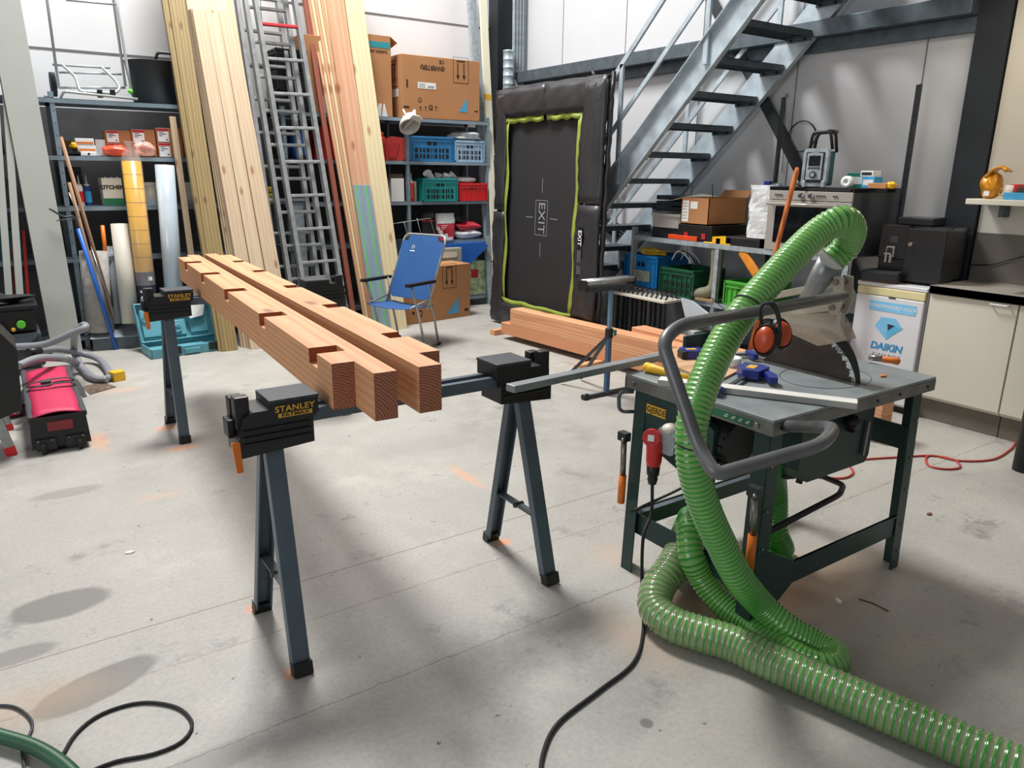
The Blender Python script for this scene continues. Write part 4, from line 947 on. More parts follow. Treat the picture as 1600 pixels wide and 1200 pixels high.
# ---------------------------------------------------------------- rolls and tools standing by the left rack
def roll(name, label, cat, b, t, r, mat, yb, yt, end=None, n=30, cap='offwhite', ln=None):
    p0, p1 = P(*b, z=0) if yb is None else P(*b, y=yb), P(*t, y=yt)
    if yb is not None and p0.z < .02: p0.z = 0.0
    d = (p1-p0).normalized(); X = FR(p0, (1, 0, 0), None, d); L_ = ln or (p1-p0).length
    o = thing(name, label, cat, (p0.x, p0.y, 0)); 
    MB(X).lathe([(.001, .0), (r, .0), (r, L_), (r*.55, L_+.002), (.3*r, L_-.02), (.001, L_-.02)], mat, None, n).build('wrap', parent=o)
    return o, X, L_
M('yfoil', 'e8b010', .3, 0, .1, 5, coat=.4, bump=.2); M('dklabel', '2b2f45', .4); M('film', 'b9c6cf', .22, 0, .08, 5, coat=.6, bump=.3); M('bagclear', 'd8d0d0', .12, 0, .15, 9, alpha=.22, bump=.5)
o, X, L_ = roll('insulation_roll', 'long yellow foil roll in clear plastic leaning on the rack', 'roll', (238, 529), (205, 252), .078, 'yfoil', 7.5, 7.56)
MB(X).lathe([(.079, .05), (.079, .62)], 'dklabel', None, 30).build('label_sleeve', parent=o, label='dark blue label sleeve')
for k in range(7): MB(X).lathe([(.0793, .75+.12*k), (.0793, .753+.12*k)], 'cardink', None, 30).build('seam', parent=o)
MB(X).lathe([(.083, .5), (.085, L_-.02), (.07, L_+.06), (.03, L_+.13), (.045, L_+.17)], 'bagclear', None, 30).build('plastic_cover', parent=o)
text(o, 'lettering', 'TEX', .11, 'paper', X @ T(-.02, -.0815, .36) @ RX(pi/2) @ RZ(pi/2), .002)
decal(o, 'barcode_patch', X @ T(.03, -.076, .56) @ RX(pi/2), .035, .035, 'paper')
o, X, L_ = roll('film_roll', 'tall roll of clear bluish plastic film leaning on the rack', 'roll', (277, 523), (257, 258), .082, 'film', 7.5, 7.56)
MB(X).lathe([(.0835, .3), (.09, .12), (.085, .0)], 'bagclear', None, 24).build('loose_film', parent=o)
o, X, L_ = roll('beige_roll', 'beige floor covering roll standing behind the yellow roll', 'roll', (205, 505), (187, 350), .075, 'offwhite', 7.5, 7.62)
M('wool', '9f9c98', .9, 0, .15, 22, bump=.8)
o, X, L_ = roll('fleece_roll', 'thick grey fleece roll standing behind the blue pole', 'roll', (157, 518), (146, 392), .115, 'wool', 7.62, 7.66)
roll('clear_bag_roll', 'narrow roll wrapped in printed clear plastic behind the long black handle', 'roll', (182, 505), (175, 385), .05, 'film', 7.66, 7.72)
# poles
WOOD('pole', 'a07c5e', '876549', 'Z', 12, knots=False)
def pole(label, b, t, r, mat, yb, yt, name='broom_pole', cat='pole', grp=None, z0=None):
    p0 = P(*b, z=0) if yb is None else P(*b, y=yb); p1 = P(*t, y=yt)
    d = (p1-p0).normalized(); X = FR(p0, (1, 0, 0), None, d)
    return MB(X).cyl((0, 0, 0), (0, 0, (p1-p0).length), r, mat, 14).build(name, label, cat, basis=X, group=grp), X, (p1-p0).length
pole('long brown wooden pole leaning left of the fleece roll, topmost end', (178, 497), (95, 214), .015, 'pole', 7.52, 7.6)
pole('second brown wooden pole leaning just left of the first', (166, 500), (108, 285), .014, 'pole', 7.5, 7.58)
o, X, l = pole('blue squeegee pole with a wire head leaning on the rack post', (182, 546), (122, 357), .017, 'blue', None, 7.5, 'squeegee', 'squeegee')
a = P(122, 357, y=7.5)
MB().tube(spline([a, a+V3((-.02, 0, .1)), a+V3((-.09, .0, .1)), a+V3((-.19, 0, .17))]), .008, 'darksteel', 8).tube([a+V3((-.15, 0, .07)), a+V3((.02, 0, .09)), a+V3((-.03, 0, .3))], .005, 'steel', 8).build('scissor_head', parent=o)
pole('thin steel rod with a wooden handle leaning beside the blue pole', (182, 505), (142, 385), .006, 'steel', 7.44, 7.55, 'steel_rod', 'rod')
p0, p1 = P(174, 480, y=7.6), P(160, 352, y=7.65)
o = thing('axe_handle', 'tool with an orange and black handle standing behind the fleece roll', 'tool', tuple(p0)); MB().cyl(p0, p0.lerp(p1, .55), .017, 'black', 14).build('grip', parent=o); MB().cyl(p0.lerp(p1, .55), p1, .017, 'orange', 14).build('shaft', parent=o, label='orange shaft')
# flat boxes at the floor: white lid bin
a, c = P(160, 551, z=0), P(214, 540, z=0)
o = thing('metal_dustpan', 'grey steel box with a bright lid on the floor by the blue pole', 'box', ((a.x+c.x)/2, (a.y+c.y)/2+.1, 0), -.12)
W0 = WM[o]; WM[o] = I4
MB().box((-.2, -.1, 0), (.19, .12, .11), 'galvdark').build('body', parent=o, bev=.005)
MB().add([(-.21, -.11, .112), (.2, -.11, .112), (.17, .13, .19), (-.21, .13, .18)], [(0, 1, 2, 3)], 'galv').build('lid', parent=o, solid=.006)
WM[o] = W0
# teal open tool case on the floor
M('casecyan', '5c9dab', .42, 0, .08, 6)
a, c, e = P(238, 562, z=.0), P(360, 545, z=0), P(232, 535, z=0)
dx = (c-a).normalized(); XC = FR((a.x, a.y, 0), dx, (-dx.y, dx.x, 0)); wl = (c-a).length-.02; dpth = .34
o = thing('tool_case', 'open empty teal plastic tool case on the floor under the far sawhorse', 'tool case', (a.x+wl/2, a.y+.17, 0))
def tray(m, X, w_, d_, h, t=.012):
    m.box((0, 0, 0), (w_, d_, .01), 'casecyan', X).box((0, 0, 0), (w_, t, h), 'casecyan', X).box((0, d_-t, 0), (w_, d_, h), 'casecyan', X).box((0, 0, 0), (t, d_, h), 'casecyan', X).box((w_-t, 0, 0), (w_, d_, h), 'casecyan', X)
    m.box((.04, .05, .01), (.2, d_-.06, h*.6), 'casecyan', X).box((.24, .04, .01), (w_*.62, d_*.5, h*.75), 'casecyan', X).box((w_*.68, .05, .01), (w_-.05, d_*.6, h*.6), 'casecyan', X).box((.24, d_*.6, .01), (w_*.8, d_-.05, h*.5), 'casecyan', X)
m = MB(); tray(m, XC, wl, dpth, .085); m.build('base_tray', parent=o, bev=.005)
XL = XC @ T(0, dpth, .07) @ RX(math.radians(68)); m = MB(); tray(m, XL, wl, dpth+.02, .06); 
m.build('lid_tray', parent=o, bev=.005)
for u, v in ((wl*.5, .1), (wl*.74, .2), (wl*.12, .24)): MB(XL).lathe([(.032, .058), (.036, .066), (.028, .066), (.026, .05)], 'casecyan', T(u, v, 0), 20).build('moulded_ring', parent=o)
for u in (.16, wl-.17): MB(XC).box((u, -.012, .02), (u+.085, 0, .09), 'black').build('latch', parent=o, bev=.003, label='black latch')
MB(XC).box((wl*.42, -.02, .015), (wl*.62, -.002, .06), 'casecyan').build('carry_handle', parent=o, bev=.004)
q = XL @ V3((wl*.66, .2, .075)); MB(XL @ T(wl*.62, .25, .075) @ RZ(-.35)).add([(0, 0, 0), (.17, .0, .004), (.17, .1, .012), (.0, .1, .008), (.07, -.06, .01)], [(0, 4, 1, 2, 3)], 'paper').build('paper_sheet', 'folded white paper sheet lying in the lid of the teal tool case', 'paper', solid=.0015)
# ---------------------------------------------------------------- right rack: contents
def SRp(px, py, dy=0): return P(px, py, y=SR+dy)
FX = lambda x, y, z: FR((x, y, z), (1, 0, 0), (0, 0, 1))
def flip(X): return X @ RZ(pi)
zt = 2.155
# big carton, printed upside down
x0, x1, z1_ = 3.88, 4.87, 2.80
bc_ = carton('inverter_carton', 'big brown carton printed upside down with two arrows, on the top shelf', x0, x1, SR+.0, SR+.42, zt, z1_)
def up_(px, py): p = SRp(px, py); return FX(p.x, SR-.001, p.z)
arrows_sign(bc_, up_(720, 110), .2, .27)
text(bc_, 'lettering', 'INVERTER', .065, 'cardink', flip(up_(676, 106)), .002, wscale=.9)
m = MB(up_(676, 106))
for s in (-1, 1): m.prism([(s*.125, .03), (s*.15, .012), (s*.15, -.012), (s*.125, -.03), (s*.142, 0)], 0, .0012, 'cardink')
m.build('logo_swoosh', parent=bc_)
text(bc_, 'lettering', 'CE', .05, 'cardink', flip(up_(690, 97)), .001)
decal(bc_, 'shipping_label', up_(667, 134), .225, .065, 'paper')
m = MB(up_(667, 134) @ T(0, 0, .001))
for k in range(9): m.box((.01+.009*k, -.025, 0), (.014+.009*k, .002, .0008), 'cardink')
for k in range(3): m.box((-.1, -.02+.016*k, 0), (-.02, -.016+.016*k, .0008), 'cardink')
m.build('label_print', parent=bc_)
M('cardblue', '4a9cc8', .6)
a = up_(724, 165); MB(a).prism([(-.06, -.07), (.05, -.07), (.05, .08)], 0, .0012, 'cardblue').build('blue_triangle', parent=bc_)
text(bc_, 'lettering', 'DAIKIN', .02, 'cardblue', flip(up_(722, 174)), .001)
m = MB()
for i, px_ in enumerate((657, 665, 673, 681)):
    X = up_(px_, 168); m.box((-.022, -.025, 0), (.022, .025, .001), 'cardink' if i == 2 else 'cardboard', X).box((-.008, -.014, 0), (.008, .014, .0018), 'cardboard' if i == 2 else 'cardink', X)
X = up_(656, 156); m.prism(rrect(.05, .05, .024), 0, .001, 'cardink', X).prism(rrect(.038, .038, .018), 0, .0015, 'cardboard', X).box((-.022, -.003, 0), (.022, .003, .002), 'cardink', X @ RZ(.8))
m.build('care_marks', parent=bc_)
m = MB()
for px_, py_, w_, h_ in ((636, 130, .018, .08), (635, 167, .07, .02), (744, 174, .05, .012)): m.box((-w_/2, -h_/2, 0), (w_/2, h_/2, .0012), 'cardink', up_(px_, py_))
m.build('hand_slot', parent=bc_)
# side face marks
Xs = FR((x0-.001, SR+.2, zt+.46), (0, -1, 0), (0, 0, 1)); arrows_sign(bc_, Xs, .2, .27); decal(bc_, 'shipping_label', Xs @ T(0, -.2, 0), .22, .08, 'paper')
# tall carton
a, c = SRp(570, 60, .05), SRp(610, 60, .05)
tc_ = carton('air_carton', 'tall brown carton with a teal band behind the cream board, on the top shelf', a.x-.12, c.x, SR+.05, SR+.4, zt, 2.96)
decal(tc_, 'teal_band', FX((a.x+c.x)/2-.01, SR+.049, 2.87), c.x-a.x, .06, 'teal')
text(tc_, 'lettering', 'DAIKIN AIR', .04, 'cardink', flip(FX((a.x+c.x)/2, SR+.049, 2.805)), .001)
MB().add([(a.x-.12, SR+.05, 2.96), (c.x, SR+.05, 2.96), (c.x+.07, SR+.03, 2.9), (c.x+.06, SR+.2, 2.86), (c.x, SR+.4, 2.96)], [(0, 1, 4), (1, 2, 3, 4)], 'cardboard').build('torn_flap', parent=tc_, solid=.004)
# two white folded paper pieces
for px_, lb in ((593, 'left white folded card standing in front of the tall carton'), (603, 'right white folded card standing in front of the tall carton')):
    a = SRp(px_, 180, -.0); s = -1 if px_ < 600 else 1
    MB().prism([(-.035, 0), (.03, 0), (.02-s*.02, .13), (-.03-s*.01+.03, .13)], 0, .01, 'paper', FX(a.x, SR+.03, zt)).build('folded_card', lb, 'card')
# brown carton and stacked black crates seen through the ladders
a, c = SRp(482, 60, .1), SRp(500, 60, .1)
carton('storage_carton', 'brown carton between the ladders and the larch boards on the top shelf', SRp(470, 60, .1).x, c.x, SR+.1, SR+.4, zt, 2.9)
for k in range(3):
    a, c = SRp(432, 100, .05), SRp(476, 100, .05)
    crate('black_crate', ('lowest', 'middle', 'topmost')[k]+' of the stacked black crates behind the ladders', a.x, c.x+.03, SR+.05, SR+.4, zt+.2*k, zt+.2*k+.19, 'black', group='stacked black crates')
a = SRp(505, 130, .02); MB().box((a.x-.03, SR+.04, zt), (a.x+.03, SR+.06, zt+.16), 'paper').build('white_card', 'white card standing on the top shelf left of the larch boards', 'card', bev=.002)
# 1.7 shelf
z1 = 1.70
a, c = SRp(493, 220, .05), SRp(520, 220, .05); MB().add([], [], 'red').box((a.x, SR+.05, z1), (c.x+.05, SR+.35, z1+.33), 'red').build('red_crate', 'tall red plastic crate between the ladders and the larch boards', 'crate', bev=.01)
a = SRp(466, 200, .1); lump('blue_bag', 'blue plastic bag on the shelf behind the ladders', 'bag', (a.x, SR+.15, z1), (.16, .2, .3), 'blue', seed=11)
a = SRp(440, 215, .1); lump('dark_bag', 'dark bag on the shelf behind the ladders, left of the blue bag', 'bag', (a.x, SR+.2, z1), (.25, .2, .28), 'rubber', seed=12)
a, c = SRp(604, 230, .0), SRp(637, 230, .0)
M('reddull', 'b23a34', .35, 0, .06)
r = thing('jerrycan', 'red plastic jerrycan lying on the shelf under the hanging helmet', 'jerrycan', ((a.x+c.x)/2, SR+.1, z1))
w_ = c.x-a.x; MB(FX(a.x, SR+.02, z1)).prism([(0, 0), (w_*.8, 0), (w_, .05), (w_, .17), (w_*.85, .245), (w_*.3, .255), (0, .22)], -.2, 0, 'reddull').build('body', parent=r, bev=.015)
MB(FX(a.x, SR+.018, z1)).prism([(.03, .03), (w_*.45, .03), (w_*.65, .2), (.03, .18)], -.0, .006, 'fixred').build('side_panel', parent=r, bev=.003)
a = SRp(600, 230, .0); bottle('red_can', 'slim red can between the cream board and the red jerrycan', a.x, SR+.04, z1, .035, .3, 'red', 'red', 'can', nozzle=False)
M('crateblue', '2c78ab', .45, 0, .05); M('cratepale', '9db9cf', .45, 0, .05); M('crateteal', '1f8f8c', .42, 0, .05); M('cratered', 'cf1f24', .4, 0, .05)
a, c = SRp(640, 230, .0), SRp(711, 230, .0); crate('blue_crate', 'blue plastic crate on the upper shelf right of the helmet', a.x, c.x, SR+.01, SR+.36, z1, z1+.27, 'crateblue')
a, c = SRp(712, 230, .0), SRp(758, 230, .0); crate('pale_crate', 'pale blue plastic crate with a white bag on top', a.x, c.x, SR+.01, SR+.36, z1, z1+.24, 'cratepale')
M('bagwhite', 'cfd2d3', .3, 0, .12, 20, coat=.3, bump=.6)
lump('white_bag', 'crumpled white plastic bag lying on the pale blue crate', 'bag', ((a.x+c.x)/2, SR+.16, z1+.241), (.36, .3, .09), 'bagwhite', seed=21, amp=.2)
# helmet hanging
a = SRp(640, 196, -.14)
hm = thing('safety_helmet', 'white safety helmet hanging from the edge of the top shelf', 'helmet', tuple(a))
XH = T(*a) @ RY(.35) @ RX(math.radians(-35))
M('helmet', 'd3d0c8', .3, 0, .05)
MB(XH).lathe([(.001, .13), (.04, .125), (.08, .1), (.105, .05), (.115, 0), (.112, -.02), (.105, -.02), (.1, .05)], 'helmet', Matrix.Diagonal((.9, 1.15, 1.05, 1)), 28).build('shell', parent=hm)
MB(XH).prism([(-.07, -.11), (.07, -.11), (.06, -.17), (0, -.19), (-.06, -.17)], -.02, -.012, 'helmet').build('peak', parent=hm, bev=.003)
MB(XH).box((-.012, -.12, .03), (.012, .12, .136), 'helmet').build('ridge', parent=hm, bev=.01)
MB().tube([a+V3((-.04, 0, .1)), a+V3((-.03, .08, .16))], .012, 'offwhite', 8).build('strap', parent=hm)
# 1.26 shelf
z2 = 1.26
a, c = SRp(613, 300, .0), SRp(633, 300, .0)
carton('white_box', 'plain white box on the shelf left of the rack post', a.x, c.x, SR+.02, SR+.25, z2, z2+.25, mat='paper'); MB().box((a.x-.02, SR+.03, z2+.251), (c.x, SR+.3, z2+.3), 'darkcard').build('brown_box', 'dark brown flat box on top of the plain white box', 'box', bev=.003)
a = SRp(645, 300, -.0); bottle('foam_can', 'red and white spray can beside the teal crate', a.x, SR+.04, z2, .036, .25, 'red', 'offwhite', 'can', band='reddull')
MB().box((a.x+.04, SR+.05, z2), (a.x+.075, SR+.1, z2+.22), 'offwhite').build('white_tube', 'white slim carton between the red spray can and the teal crate', 'box', bev=.003)
a, c = SRp(660, 300, -.03), SRp(715, 300, -.03); tx0, tx1 = a.x, c.x
crate('teal_crate', 'teal plastic crate filled with white cups', a.x, c.x, SR-.04, SR+.34, z2, z2+.255, 'crateteal')
for k, (px_, tz, ry) in enumerate(((671, .30, -.7), (684, .27, .1), (697, .27, .2), (704, .29, .7), (676, .26, -1.0))):
    a = SRp(px_, 280, .05+.04*(k % 2)); MB(T(a.x, SR+.06+.04*(k % 2), z2+tz-.03) @ RY(ry) @ RX(.35)).lathe([(.001, -.05), (.035, -.05), (.05, .06), (.053, .065), (.047, .06), (.032, -.045)], 'white', None, 20).build('white_cup', 'white plastic cup lying in the teal crate', 'cup', group='white cups in the teal crate')
a = SRp(685, 265, .15); MB().tube(spline([a+V3((.18*math.cos(t), .02*t, .07*math.sin(t*1.6))) for t in [0, .6, 1.2, 1.9, 2.6, 3.3, 4]]), .008, 'rubber', 8).build('black_cable', 'black cable coiled on top of the white cups', 'cable')
a, c = SRp(716, 300, .0), SRp(766, 300, .0); crate('red_crate', 'bright red plastic crate on the shelf right of the teal crate', a.x, min(c.x, 4.96), SR-.03, SR+.33, z2, z2+.2, 'cratered', slots=False)
lump('tub_cover', 'white plastic tub cover lying on the red crate', 'lid', ((a.x+c.x)/2-.07, SR+.14, z2+.201), (.3, .2, .07), 'white', seed=2, amp=.03)
# .81 shelf
z3 = .81
a, c = SRp(660, 350, .05), SRp(686, 350, .05)
r = thing('hedge_tool', 'dark power tool with a grey cap on the shelf left of the cement bag', 'power tool', ((a.x+c.x)/2, SR+.15, z3))
MB().box((a.x, SR+.05, z3), (c.x, SR+.3, z3+.24), 'rubber').build('body', parent=r, bev=.02); MB().lathe([(.001, .34), (.09, .33), (.11, .27), (.1, .24), (.001, .24)], 'darksteel', T((a.x+c.x)/2, SR+.15, z3), 20).build('cap', parent=r); MB().box((a.x-.005, SR+.045, z3+.22), (c.x+.005, SR+.06, z3+.235), 'fixred').build('red_stripe', parent=r)
M('bagred', 'b52537', .35, 0, .1, 9, coat=.3, bump=.4)
def sack(name, lb, x0, x1, y, z0, h, mat, band, dep=.12, seed=1, tilt=0):
    r = thing(name, lb, 'bag', ((x0+x1)/2, y+dep/2, z0)); w_ = x1-x0
    m = MB(T((x0+x1)/2, y+dep/2, z0) @ RY(tilt)); n = 8; random.seed(seed)
    for i in range(n+1):
        t = i/n; d_ = dep*(1-.75*t**2.2)*(1+.05*math.sin(i*2.1+seed)); wv = w_*(1-.08*math.sin(t*5+seed))
        for k in range(16):
            f = 2*pi*k/16; cx = math.copysign(abs(math.cos(f))**.5, math.cos(f)); sy = math.copysign(abs(math.sin(f))**.7, math.sin(f))
            m.v.append(m.X @ V3((cx*wv/2+random.uniform(-.004, .004), sy*d_/2+random.uniform(-.004, .004), t*h)))
    for i in range(n):
        for k in range(16):
            m.f.append([i*16+k, i*16+(k+1) % 16, (i+1)*16+(k+1) % 16, (i+1)*16+k]); m.s.append(True)
            m.m.append(band if (i/n > .62 or (i+k) % 16 in (11, 12) and i < 5) else mat)
    m.f.append([n*16+k for k in range(16)]); m.m.append(band); m.s.append(False)
    m.build('sack_body', parent=r); return r
a, c = SRp(685, 350, .0), SRp(712, 350, .0)
s_ = sack('cement_bag', 'upright crimson and white bag of powder on the shelf over the carton', a.x, c.x, SR-.02, z3, .31, 'bagred', 'bagwhite', .14)
m = MB(FX((a.x+c.x)/2-.03, SR-.026, z3+.17))
for k in range(3): m.box((-.06, -.02*k, 0), (.02-.02*k, -.02*k+.006, .003), 'paper')
m.box((-.07, .03, 0), (-.03, .055, .003), 'paper'); m.build('print_lines', parent=s_)
a, c = SRp(713, 350, .0), SRp(757, 350, .0)
lump('plaster_bag', 'red and white bag lying lowest in the pile right of the crimson bag', 'bag', ((a.x+c.x)/2, SR+.12, z3), (.36, .26, .11), 'bagwhite', seed=31)
lump('plaster_bag', 'glossy red bag slumped on top of the pile right of the crimson bag', 'bag', ((a.x+c.x)/2+.0, SR+.1, z3+.1), (.28, .22, .1), 'bagred', seed=32, amp=.2)
lump('black_strap', 'black strap bundle on top of the glossy red bag', 'strap', (a.x+.07, SR+.12, z3+.19), (.16, .14, .08), 'rubber', seed=33, amp=.25)
# wire frame and teal board in front of that shelf
wf = [P(611, 350, y=SR-.1), P(672, 341, y=SR-.1), P(682, 376, y=SR-.1), P(618, 385, y=SR-.1)]
m = MB().tube([wf[3], wf[0], wf[1], wf[2]], .005, 'alu', 8)
for t in (.33, .66): m.tube([wf[0].lerp(wf[1], t)+V3((0, 0, .02 if t > .5 else 0)), wf[3].lerp(wf[2], t)], .004, 'alu', 8)
m.build('wire_rack', 'thin bright wire rack standing behind the camping chair', 'wire rack')
M('tealdark', '27495c', .4)
a, c = P(618, 380, y=SR-.06), P(674, 372, y=SR-.06); MB().box((a.x, SR-.06, .62), (c.x, SR-.035, .85), 'tealdark').build('dark_board', 'dark blue flat board behind the top of the camping chair', 'board', bev=.004)
# below
z4 = .12
M('caseblue', '1f5fb8', .4, 0, .06); M('casegrey', '9a9a8e', .5, 0, .06)
q = [P(692, 382, y=SR-.05), P(755, 378, y=SR-.05), P(762, 384, y=SR-.05), P(724, 422, y=SR-.05), P(700, 402, y=SR-.05)]
MB().prism([(p.x, p.z) for p in q], -.04, .02, 'caseblue', FR((0, SR-.05, 0), (1, 0, 0), (0, 0, 1))).build('blue_case', 'blue plastic case lid wedged at a slant under the shelf', 'case', bev=.005)
for k in range(2): pass
a, c = P(684, 390, y=SR-.2), P(722, 390, y=SR-.2)
r = thing('grey_case', 'grey plastic tool case standing behind the low carton', 'case', ((a.x+c.x)/2, SR-.2, 0)); MB().box((a.x-.2, SR-.2, .12), (c.x, SR-.12, .74), 'casegrey').build('body', parent=r, bev=.012); MB().prism(rrect(.24, .06, .02), 0, .006, 'offwhite', FX((a.x+c.x)/2-.03, SR-.2, .66)).build('moulded_panel', parent=r, bev=.004)
# low carton with arrows on the floor
XC2 = FR(P(735, 493, z=0), (P(645, 507, z=0)-P(735, 493, z=0)), None, (0, 0, 1))
cw = 1.02; ch = .60
r = thing('floor_carton', 'brown carton with two down arrows standing on the floor behind the chair', 'box', tuple(P(690, 500, z=0)))
MB(XC2).box((0, -.34, 0), (cw, 0, ch), 'cardboard').build('body', parent=r, bev=.006)
XF = XC2 @ T(0, 0, 0) @ RZ(pi)      # x to the right seen from the front
def cfx(px, py):
    n = XC2.col[1].to_3d(); o = XC2.translation; v = ray(px, py); t = (o-CAM).dot(n)/v.dot(n); p = CAM+v*t
    return FR(p+n*.001, -XC2.col[0].to_3d(), (0, 0, 1))
arrows_sign(r, cfx(702, 431), .19, .27); MB(cfx(709, 480)).prism([(-.1, -.07), (.07, -.07), (.07, .11)], 0, .0012, 'cardblue').build('blue_triangle', parent=r); text(r, 'lettering', 'DAIKIN', .02, 'cardblue', cfx(706, 489), .001)
m = MB(cfx(656, 490)); m.box((-.03, -.035, 0), (.03, .035, .001), 'cardink').box((-.018, -.02, 0), (.018, .02, .0016), 'cardboard').box((-.1, .0, 0), (-.07, .03, .001), 'cardink'); m.build('care_marks', parent=r)
MB(cfx(730, 484)).box((-.04, -.01, 0), (.015, .02, .0012), 'cardink').build('hand_slot', parent=r)
# printed package
M('packprint', 'b9c9a0', .35, 0, .5, 16); a, c = SRp(735, 440, .02), SRp(762, 440, .02)
r = thing('printed_pack', 'white and green printed plastic pack with a red label on the bottom shelf', 'pack', ((a.x+c.x)/2, SR+.1, z4+.12)); MB().box((a.x-.05, SR+.02, z4+.0), (c.x-.02, SR+.3, z4+.42), 'packprint').build('body', parent=r, bev=.015)
decal(r, 'red_label', FX(a.x+.06, SR+.018, z4+.27), .1, .1, 'cratered'); 
# yellow stack behind the ladder, aluminium step ladder, tool tray
M('yellow2', 'c9a52a', .4)
for k in range(3):
    a = P(421, 315-9*k, y=SR+.1); MB().box((a.x-.12, SR+.02, z2+.055*k), (a.x+.06, SR+.3, z2+.055*k+.048), 'yellow2').build('yellow_case', 'yellow case in the stack left of the ladders, '+('lowest', 'middle', 'topmost')[k], 'case', bev=.01)
a, c = P(476, 440, y=7.5), P(466, 320, y=7.62)
X = FR((a.x, 7.5, 0), (1, 0, 0), None, c-a if True else 0)
MB(X).box((-.06, 0, 0), (.06, .03, 1.25), 'galv').box((.1, .05, 0), (.12, .07, 1.25), 'galvdark').build('aluminium_plank', 'grey aluminium plank standing behind the ladder rungs', 'aluminium plank', bev=.002)
a, c = P(503, 470, y=6.55), P(541, 470, y=6.55)
r = thing('tool_tray', 'black folded work stand with ribbed side behind the ladder feet', 'work stand', ((a.x+c.x)/2, 6.7, 0))
zt_ = P(520, 447, y=6.55).z; MB().box((a.x-.25, 6.55, .0), (c.x, 6.75, zt_-.06), 'horseblack').build('body', parent=r, bev=.004)
m = MB()
for k in range(5): m.box((a.x-.02, 6.543, zt_-.1-.035*k), (c.x, 6.552, zt_-.09-.035*k), 'galvdark')
m.build('ribs', parent=r); MB().box((a.x-.25, 6.54, zt_-.06), (c.x-.04, 6.76, zt_-.0), 'horsetop').build('top', parent=r, bev=.003)

# ---------------------------------------------------------------- camping chair
M('chairblue', '1c4f88', .62, 0, .08, 5, bump=.15)
fr3, rr3, rl3 = P(632, 528, z=0), P(671, 531, z=0), P(617, 518, z=0)
fv = V3((-.93, -.37, 0)).normalized()      # facing direction
sv = V3((-fv.y, fv.x, 0))*-1               # towards the far side arm
if sv.y < 0: sv = -sv
base = (P(641, 450, z=.6)+P(567, 440, z=.6))/2; base.z = 0
ch_ = thing('camping_chair', 'blue folding camping chair with black armrests behind the beams', 'chair', tuple(base-fv*.15))
hw = .255
def cp(f, s, z): return base+fv*f+sv*s+V3((0, 0, z))
for s in (-1, 1):
    m = MB().tube(rnd([cp(-.42, s*hw, .02), cp(-.36, s*hw, .30), cp(-.30, s*hw, .42)], .03), .011, 'alu', 10); m.build('rear_leg', parent=ch_)
    MB().tube(rnd([cp(-.03, s*(hw+.02), .6), cp(-.12, s*(hw+.02), .35), cp(-.20, s*(hw+.02), .02)], .03), .011, 'alu', 10).build('front_leg', parent=ch_)
    MB().tube(rnd([cp(-.22, s*hw, .02), cp(-.42, s*hw, .02)], .02), .011, 'alu', 10).build('foot_rail', parent=ch_)
    MB().ball(tuple(cp(-.42, s*hw, .015)), .02, 'black', 8, (1.6, 1, .8)).build('rubber_foot', parent=ch_)
    XA = FR(cp(0.0, s*(hw+.02), .615), -fv, sv)
    MB(XA).prism([(-.03, .022), (-.03, -.022), (.05, -.027), (.36, -.018), (.36, .018), (.05, .027)], -.012, .014, 'black').build('armrest', parent=ch_, bev=.006, label='black armrest')
    MB().tube([cp(-.02, s*hw, .40), cp(-.34, s*hw, .46)], .009, 'alu', 10).tube([cp(-.33, s*hw, .33), cp(-.30, s*(hw), .62)], .007, 'alu', 8).build('side_tube', parent=ch_)
n_ = 8
def sheet(name, a, b_, c, d, sag, mat, thk=.006):
    m = MB(); n = 8; vs = []
    for i in range(n+1):
        for j in range(n+1):
            u, v = i/n, j/n; p = a.lerp(b_, u).lerp(d.lerp(c, u), v); p = p+V3(sag)*(4*u*(1-u)); vs.append(p)
    m.add(vs, [(i*(n+1)+j, (i+1)*(n+1)+j, (i+1)*(n+1)+j+1, i*(n+1)+j+1) for i in range(n) for j in range(n)], mat, True)
    return m.build(name, parent=ch_, solid=thk)
sheet('seat', cp(-.0, -hw, .40), cp(-.0, hw, .40), cp(-.36, hw, .385), cp(-.36, -hw, .385), (0, 0, -.015), 'chairblue')
bt = [P(624, 380, z=.92), P(684, 382, z=.92)]
fb = -.30
back0, back1 = cp(fb, -hw, .44), cp(fb, hw, .44); topn, topf = cp(fb-.25, -hw, .98), cp(fb-.25, hw, .98)
MB().tube(rnd([cp(fb+.04, -hw, .36), cp(fb-.27, -hw, 1.01), cp(fb-.27, hw, 1.01), cp(fb+.04, hw, .36)], .07, 8), .0115, 'alu', 12).build('back_frame', parent=ch_)
# back cloth with cut-back upper corners
o_ = fv*.004; m = MB(); A = lambda s, t: back0.lerp(back1, s).lerp(topn.lerp(topf, s), t)+o_
pl = [A(.1, 0), A(.9, 0), A(1.01, .07), A(1.01, .93), A(.86, .955), A(.82, 1.04), A(.18, 1.04), A(.14, .955), A(-.01, .93), A(-.01, .07)]
m.add(pl, [tuple(range(10))], 'chairblue'); m.build('backrest', parent=ch_, solid=.008)
XL_ = FR(A(.7, .83)+fv*.006, back0-back1, topn-back0)
m = MB(XL_)
star = [(.022*(1 if k % 2 else .5)*math.cos(pi*k/5+.3), .022*(1 if k % 2 else .5)*math.sin(pi*k/5+.3)+.01) for k in range(10)]
for k in range(10): 
    a, c = star[k], star[(k+1) % 10]; m.bar((a[0], a[1], 0), (c[0], c[1], 0), .0025, .001, 'paper', (0, 0, 1))
m.box((-.03, -.035, 0), (.03, -.026, .001), 'paper'); m.build('logo', parent=ch_, label='white star outline logo')

